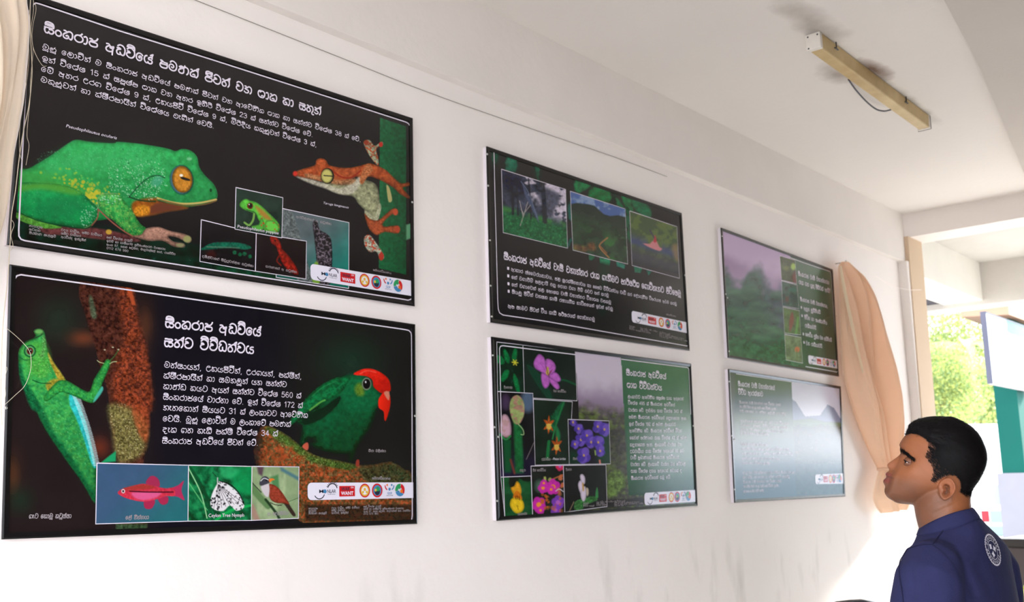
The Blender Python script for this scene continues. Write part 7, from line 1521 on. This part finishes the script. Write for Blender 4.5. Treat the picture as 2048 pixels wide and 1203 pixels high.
# ------------------------------------------------------------------ beyond the far end
M_leaf = [mat('leaf_yellow_green', (178, 184, 104), 0.6, 0.3, trans=0.35), mat('leaf_green', (142, 160, 96), 0.6, 0.3, trans=0.3), mat('leaf_deep_green', (100, 124, 80), 0.6, 0.3, trans=0.25)]
M_bark = mat('bark', (110, 92, 74), 0.9, 0.2, vary=0.3, scale=12)
M_teal = mat('teal_paint_shaded', (2, 72, 64), 0.7, 0.15, vary=0.06, scale=3)  # darkened to stand in for the shade under the eave
M_grey = mat('grey_dado', (120, 120, 128), 0.8, 0.2, vary=0.1, scale=3)
def leaf_cloud(m, c, r, n, size, rs, sq=(1, 1, 1)):
    for _ in range(n):
        d = rs.randn(3); d /= np.linalg.norm(d); p = c+d*r*np.array(sq)*(0.45+.55*rs.rand()**.5)
        a = rs.randn(3); a /= np.linalg.norm(a); b = np.cross(a, rs.randn(3)); b /= np.linalg.norm(b); s = size*(.6+.8*rs.rand())
        m.add([p-a*s, p+b*s*.45, p+a*s, p-b*s*.45], [(0, 1, 2, 3)], rs.randint(0, 3))
def broad_tree(name, label, px, py_base, dist, blobs, n, size, seed, group=None):
    """blobs: (pixel x, pixel y, radius m) sketched at the tree's own distance"""
    rs = np.random.RandomState(seed); rt = CO+px_ray(px, py_base)*dist; ground = -0.15
    t = empty(name, (rt[0], rt[1], ground), label, 'tree' if 'bush' not in name else 'bush', group)
    m = MB()
    for x, y, r in blobs: leaf_cloud(m, CO+px_ray(x, y)*(dist+rs.randn()*.6), r, n, size, rs)
    m.build('crown', None, t, mats=M_leaf)
    b = MB(); top = CO+px_ray(*blobs[0][:2])*dist
    b.tube(crom([np.array([rt[0], rt[1], ground]), np.array([rt[0]+.2, rt[1], (ground+top[2])/2]), top], 5), [.2]*6+[.14]*5 if False else .16, 8)
    for x, y, r in blobs[1:]: b.tube([top*.5+np.array([rt[0], rt[1], ground])*.5, CO+px_ray(x, y)*dist], [.1, .03], 6)
    b.build('trunk', M_bark, t, True)
    return t
TG = 'trees beyond the yard wall'
broad_tree('broadleaf_tree', 'pale green rounded tree beside the column, above the white yard wall', 1880, 850, 34, [(1878, 775, 1.2), (1868, 812, 1.1), (1900, 802, 1.1), (1862, 745, 1.0), (1890, 740, 1.0)], 4500, .045, 2, TG)
broad_tree('broadleaf_tree', 'darker green tree between the column and the hanging board', 1965, 850, 38.5, [(1955, 800, 1.4), (1930, 820, 1.3), (1985, 815, 1.4), (2005, 830, 1.1), (1945, 770, 1.2), (1975, 785, 1.1), (2015, 800, 1.0)], 4000, .05, 3, TG)
broad_tree('broadleaf_tree', 'tall light tree filling the gap under the far beam', 1920, 850, 48.5, [(1905, 690, 2.0), (1870, 670, 1.8), (1940, 700, 1.9), (1930, 650, 1.8), (1960, 740, 1.8), (1900, 740, 1.9), (1860, 720, 1.6)], 5200, .055, 4, TG)
def banana(px, py, dist, label, seed):
    rs = np.random.RandomState(seed); c = CO+px_ray(px, py)*dist
    t = empty('banana_plant', (c[0], c[1], -0.15), label, 'tree')  # banana plant with arching leaves, standing among the trees
    MB().tube([np.array([c[0], c[1], -.15]), c], [.14, .09], 10).build('stem', M_leaf[1], t, True)
    for k in range(9):
        an = 2*math.pi*k/9+rs.rand()*.5; d = np.array([math.cos(an), math.sin(an), 0.]); L = 1.3+.6*rs.rand(); V = []; n = 10; s = np.cross(d, UP)
        for i in range(n+1):
            u = i/n; p = c+d*L*u+UP*(1.3*u-1.5*u*u)*(.7+.6*(k % 3)*.5); w = .26*math.sin(math.pi*min(1, u*.93+.05))**.7; V += [p-s*w+UP*.05, p-UP*.03, p+s*w+UP*.05]
        mesh_obj('leaf', V, [(3*i+j, 3*i+3+j, 3*i+4+j, 3*i+1+j) for i in range(n) for j in (0, 1)], M_leaf[k % 2], t, True)
banana(1928, 700, 42.6, 'banana plant with long arching yellow green leaves in front of the tall light tree', 5)
# yard wall
p0 = CO+px_ray(1780, 900)*31; p1 = CO+px_ray(2110, 900)*31
d = (p1-p0)/np.linalg.norm(p1-p0); nrm = np.array([-d[1], d[0], 0]); m = MB(); a, b = p0-d*6, p1+d*6; zt = 3.20
m.add([(*q[:2], z) for z in (-.15, zt) for q in (a, b, b+nrm*.2, a+nrm*.2)], [(0, 3, 2, 1), (4, 5, 6, 7), (0, 1, 5, 4), (1, 2, 6, 5), (2, 3, 7, 6), (3, 0, 4, 7)])
tag(m.build('yard_wall', M_white), 'white boundary wall across the bright yard behind the parked car', 'wall')
# parked car seen from behind
M_car = mat('car_white', (236, 238, 238), 0.25, 0.5, coat=0.5); M_glass = mat('car_glass', (112, 122, 122), 0.08, 0.6); M_tealcar = mat('car_teal_stripe', (104, 126, 122), 0.3, 0.5)
M_red = mat('tail_lamp', (150, 14, 30), 0.2, 0.5); M_plate = mat('yellow_plate', (170, 112, 44), 0.5, 0.4); M_tyre = mat('tyre', (30, 30, 32), 0.8, 0.2)
cc = CO+px_ray(2036, 1020)*25; cc[2] = -0.15
back_n = -np.array([px_ray(2012, 1000)[0], px_ray(2012, 1000)[1], 0.]); back_n /= np.linalg.norm(back_n); side = np.array([-back_n[1], back_n[0], 0.])   # side: to the right as seen from behind... 
if side@CR < 0: side = -side
car = empty('parked_car', cc, 'white and pale teal car parked outside, seen from behind beside the grey pillar', 'car')
def cp(x, y, z): return cc+side*x-back_n*y+UP*z
def cslab(prof, y0, y1, taper=1.0):
    V = [cp(x, y0, z) for x, z in prof]+[cp(x*taper, y1, z) for x, z in prof]; n = len(prof)
    m = MB(); m.add(V, [tuple(range(n)), tuple(range(2*n-1, n-1, -1))]+[(i, n+i, n+(i+1) % n, (i+1) % n) for i in range(n)]); return m
body_prof = [(-.84, .30), (.84, .30), (.87, .55), (.86, .92), (.80, .98), (-.80, .98), (-.86, .92), (-.87, .55)]
bevel(cslab(body_prof, 0, 4.0, .94).build('car_body', M_car, car), .04)
bevel(cslab([(-.80, .98), (.80, .98), (.66, 1.62), (.58, 1.68), (-.58, 1.68), (-.66, 1.62)], .12, 2.6, .92).build('cabin', M_car, car), .05)
cslab([(-.66, 1.04), (.66, 1.04), (.55, 1.54), (-.55, 1.54)], .105, .13).build('rear_window', M_glass, car)
for s in (-1, 1):
    m = MB(); m.add([cp(s*.745, .5, 1.06), cp(s*.745, 2.3, 1.06), cp(s*.655, 2.2, 1.5), cp(s*.655, .6, 1.5), cp(s*.765, .5, 1.06), cp(s*.765, 2.3, 1.06), cp(s*.675, 2.2, 1.5), cp(s*.675, .6, 1.5)], [(0, 1, 2, 3), (7, 6, 5, 4), (0, 4, 5, 1), (1, 5, 6, 2), (2, 6, 7, 3), (3, 7, 4, 0)]); m.build('side_window', M_glass, car)
    cslab([(s*.84, .62), (s*.66, .62), (s*.66, .90), (s*.84, .90)], -.02, .05).build('tail_lamp', M_red, car)
    for y in (.75, 3.1): MB().tube([cp(s*.66, y, .31), cp(s*.86, y, .31)], .31, 20).build('wheel', M_tyre, car, True)
cslab([(-.64, .60), (.64, .60), (.64, .90), (-.64, .90)], -.01, .03).build('tailgate_panel', M_tealcar, car)
bevel(cslab([(-.86, .28), (.86, .28), (.86, .54), (-.86, .54)], -.10, .1).build('bumper', M_tealcar, car), .03)
cslab([(.10, .68), (.56, .68), (.56, .84), (.10, .84)], -.03, 0).build('number_plate', M_plate, car)
# teal wall with the seventh board hung beside it, under a brown eave
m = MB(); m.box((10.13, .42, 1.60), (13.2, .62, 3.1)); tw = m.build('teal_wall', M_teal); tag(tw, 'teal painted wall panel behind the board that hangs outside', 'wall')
m = MB(); m.box((10.10, .40, -.15), (13.2, .66, 1.60)); tag(m.build('grey_dado_wall', M_grey), 'grey dado below the teal wall, right of the parked car', 'wall')
q = [on_wall(x, y, .36)[[0, 2]] for x, y in ((1970, 622), (1986, 767))]
x0, zt, zb_ = float(q[0][0]), float(q[0][1]), float(q[1][1])
hb = empty('information_board', (x0+.6, .38, zb_), 'faded white and teal board with a dark frame hanging outside on the teal wall', 'information board')
bk = MB(); bk.box((x0, .362, zb_), (x0+1.22, .40, zt)); lab(bk.build('backing_board', M_alu, hb), 'white backing board')
fr = MB()
for a, b in (((x0, .356, zb_), (x0+.012, .362, zt)), ((x0+1.2, .356, zb_), (x0+1.22, .362, zt)), ((x0, .356, zt-.014), (x0+1.22, .362, zt)), ): fr.box(a, b)
fr.box((x0-.004, .356, zb_), (x0, .402, zt)); fr.build('frame', mat('navy_frame', (44, 46, 66), .3, .5), hb)
def faded(c):
    def f(x, y, q):
        r = np.tile([216., 226., 228.], (len(x), 1)); k = sst(.44, .50, c.U+.05*(c.V-.5)); r = mix(r, (12, 92, 86), k*.95); r = mix(r, (110, 140, 80), .5*sst(.6, 1, c.V)*(1-k)*sst(.15, .4, c.U)); return r
    c.field(f)
Pq = [to_px(np.array(p)) for p in ((x0+.02, .3595, zt-.014), (x0+1.2, .3595, zt-.014), (x0+1.2, .3595, zb_+.004), (x0+.02, .3595, zb_+.004))]
cv = Cv(Pq, .3595, 1.0); faded(cv); pr = cv.build('print', hb)
parts = []
for k in range(13):
    z = zt-.14-.030*k; L = .52-.02*((k*7) % 5)
    st, adv = shape_text(['සිංහරාජ වනාන්තරය රැක ගැනීම', 'විශේෂ ශාක හා සතුන් ජීවත් වන', 'පරිසරය සුරක්ෂිත කරමු අප සැම'][k % 3])
    for s in st:
        c_ = crom(s, 3) if len(s) > 2 else np.asarray(s, float); ribbon(parts, np.array([x0+.63, z])+c_*np.array([L/adv, .0011]), .0028)
flat_mesh('body_text', parts, .3590, M_ink, pr, steps=True)
parts = []; st, adv = shape_text('සිංහරාජ අඩවියේ සතුන්')
for s in st: c_ = crom(s, 3) if len(s) > 2 else np.asarray(s, float); ribbon(parts, np.array([x0+.06, zt-.06])+c_*np.array([.2/adv, .0014]), .003)
flat_mesh('title_text', parts, .3590, mat('teal_ink', (40, 150, 130), .3, .5), pr)
fs = MB(); fs.box((x0+.84, .3585, zb_+.02), (x0+1.2, .3592, zb_+.10)); fs.build('logo_strip', M_strip[0], pr)
# eave of the next building
M_eave = mat('brown_eave', (140, 112, 92), .8, .2, vary=.1, scale=3)
m = MB(); m.add([(9.85, .34, 3.03), (14.5, .34, 3.03), (14.5, .92, 3.06), (9.85, .76, 3.06), (9.85, .34, 3.12), (14.5, .34, 3.12), (14.5, .92, 3.14), (9.85, .76, 3.14)], [(0, 3, 2, 1), (4, 5, 6, 7), (0, 1, 5, 4), (1, 2, 6, 5), (2, 3, 7, 6), (3, 0, 4, 7)])
tag(m.build('roof_eave', M_eave), 'brown roof eave above the hanging board', 'roof')
# low plant and dark box near the pillar, chair top
rs = np.random.RandomState(11); pc = CO+px_ray(2046, 1190)*5.3
bt = empty('potted_plant', (pc[0], pc[1], 0), 'small bright green leafy plant at the lower right behind the man', 'plant'); m = MB()
leaf_cloud(m, np.array([pc[0], pc[1], pc[2]-.12]), .17, 520, .026, rs); m.build('foliage', None, bt, mats=M_leaf[:2]+[M_leaf[1]]); MB().tube([(pc[0], pc[1], .3), (pc[0], pc[1], pc[2]-.1)], .012, 6).build('stem', M_bark, bt)
MB().loft([[(pc[0]+r*math.cos(t), pc[1]+r*math.sin(t), z) for t in np.linspace(0, 2*np.pi, 20, endpoint=False)] for r, z in ((.09, 0), (.13, .30), (.14, .32), (.12, .31))]).build('pot', mat('clay_pot', (140, 84, 60), .8, .2), bt, True)
M_box = mat('dark_grey_metal', (70, 64, 66), .6, .4, vary=.15, scale=9); g0 = CO+px_ray(2004, 1082)*6.0; g1 = CO+px_ray(2004, 1076)*6.0
bx = empty('metal_bin', (g0[0]+.2, g0[1], 0), 'grey metal bin with a dark lid at the right edge behind the man', 'bin')
m = MB(); m.box((g0[0], g0[1]-.42, 0), (g0[0]+.42, g0[1], g0[2]-.03)); bevel(m.build('bin_body', M_box, bx), .01)
m = MB(); m.box((g0[0]-.02, g0[1]-.44, g0[2]-.03), (g0[0]+.44, g0[1]+.02, g1[2])); bevel(m.build('lid', M_dark, bx), .01)
M_chair = mat('dark_plastic', (52, 54, 62), .3, .5); M_chrome = mat('chrome', (206, 206, 210), .15, .5, metal=1.0); M_fab = mat('chair_cloth', (64, 66, 76), .9, .2)
ch = empty('office_chair', (4.24, -.42, 0), 'dark office chair against the wall, only its rounded top in view', 'chair')
def cq(x, y, z): return np.array([4.24+x*.88+y*.47, -.40+x*-.30-y*.88, z])
ct = 1.05
arc = [(-.20, ct-.12), (-.195, ct-.05), (-.16, ct-.015), (-.08, ct-.002), (0, ct), (.08, ct-.002), (.16, ct-.015), (.195, ct-.05), (.20, ct-.12)]
MB().tube([cq(-.19, 0, .55)]+[cq(x, 0, z) for x, z in arc]+[cq(.19, 0, .55)], .014, 10).build('back_frame', M_chair, ch, True)
m = MB(); ring = lambda y: [cq(x*.93, y, (z-.55)*.965+.55) for x, z in [(-.2, .56)]+arc+[(.2, .56)]]; f0, f1 = ring(.016), ring(-.016); n = len(f0); m.add(f0+f1, [tuple(range(n)), tuple(range(2*n-1, n-1, -1))]+[(i, n+i, n+(i+1) % n, (i+1) % n) for i in range(n)]); m.build('backrest', M_fab, ch)
m = MB(); m.add([cq(x, y, z) for z in (.44, .50) for x, y in ((-.22, .02), (.22, .02), (.22, .46), (-.22, .46))], [(0, 3, 2, 1), (4, 5, 6, 7), (0, 1, 5, 4), (1, 2, 6, 5), (2, 3, 7, 6), (3, 0, 4, 7)]); bevel(m.build('seat', M_fab, ch), .03)
MB().tube([cq(0, 0, .80), cq(0, -.03, .6), cq(0, .06, .43), cq(0, .24, .43)], .02, 8).build('back_support', M_chair, ch); MB().tube([cq(0, .24, .44), cq(0, .24, .10)], .03, 10).build('gas_column', M_chrome, ch)
for k in range(5):
    a = 2*math.pi*k/5; e = (.24*math.cos(a), .24+.24*math.sin(a)); lg = MB(); lg.tube([cq(0, .24, .11), cq(e[0], e[1], .07)], [.025, .015], 8); lo = lg.build('leg', M_chrome, ch)
    MB().sphere(cq(e[0], e[1], .028), .028, 8).build('castor', M_chair, lo, True)

# trees added out of view to shape what the far boards mirror
rs = np.random.RandomState(21); m = MB()
for k in range(16):
    t = math.radians(17+19*k/15); c = np.array([0, 2.27, 0])+30*np.array([math.cos(t), -math.sin(t), 0]); leaf_cloud(m, c+np.array([0, 0, 6.3+rs.rand()]), 3.3, 1500, .20, rs)
o = m.build('added_tree_row', None, mats=M_leaf); tag(o, 'added row of trees out of view across the yard, seen only mirrored in the far boards', 'trees', None, 'stuff')
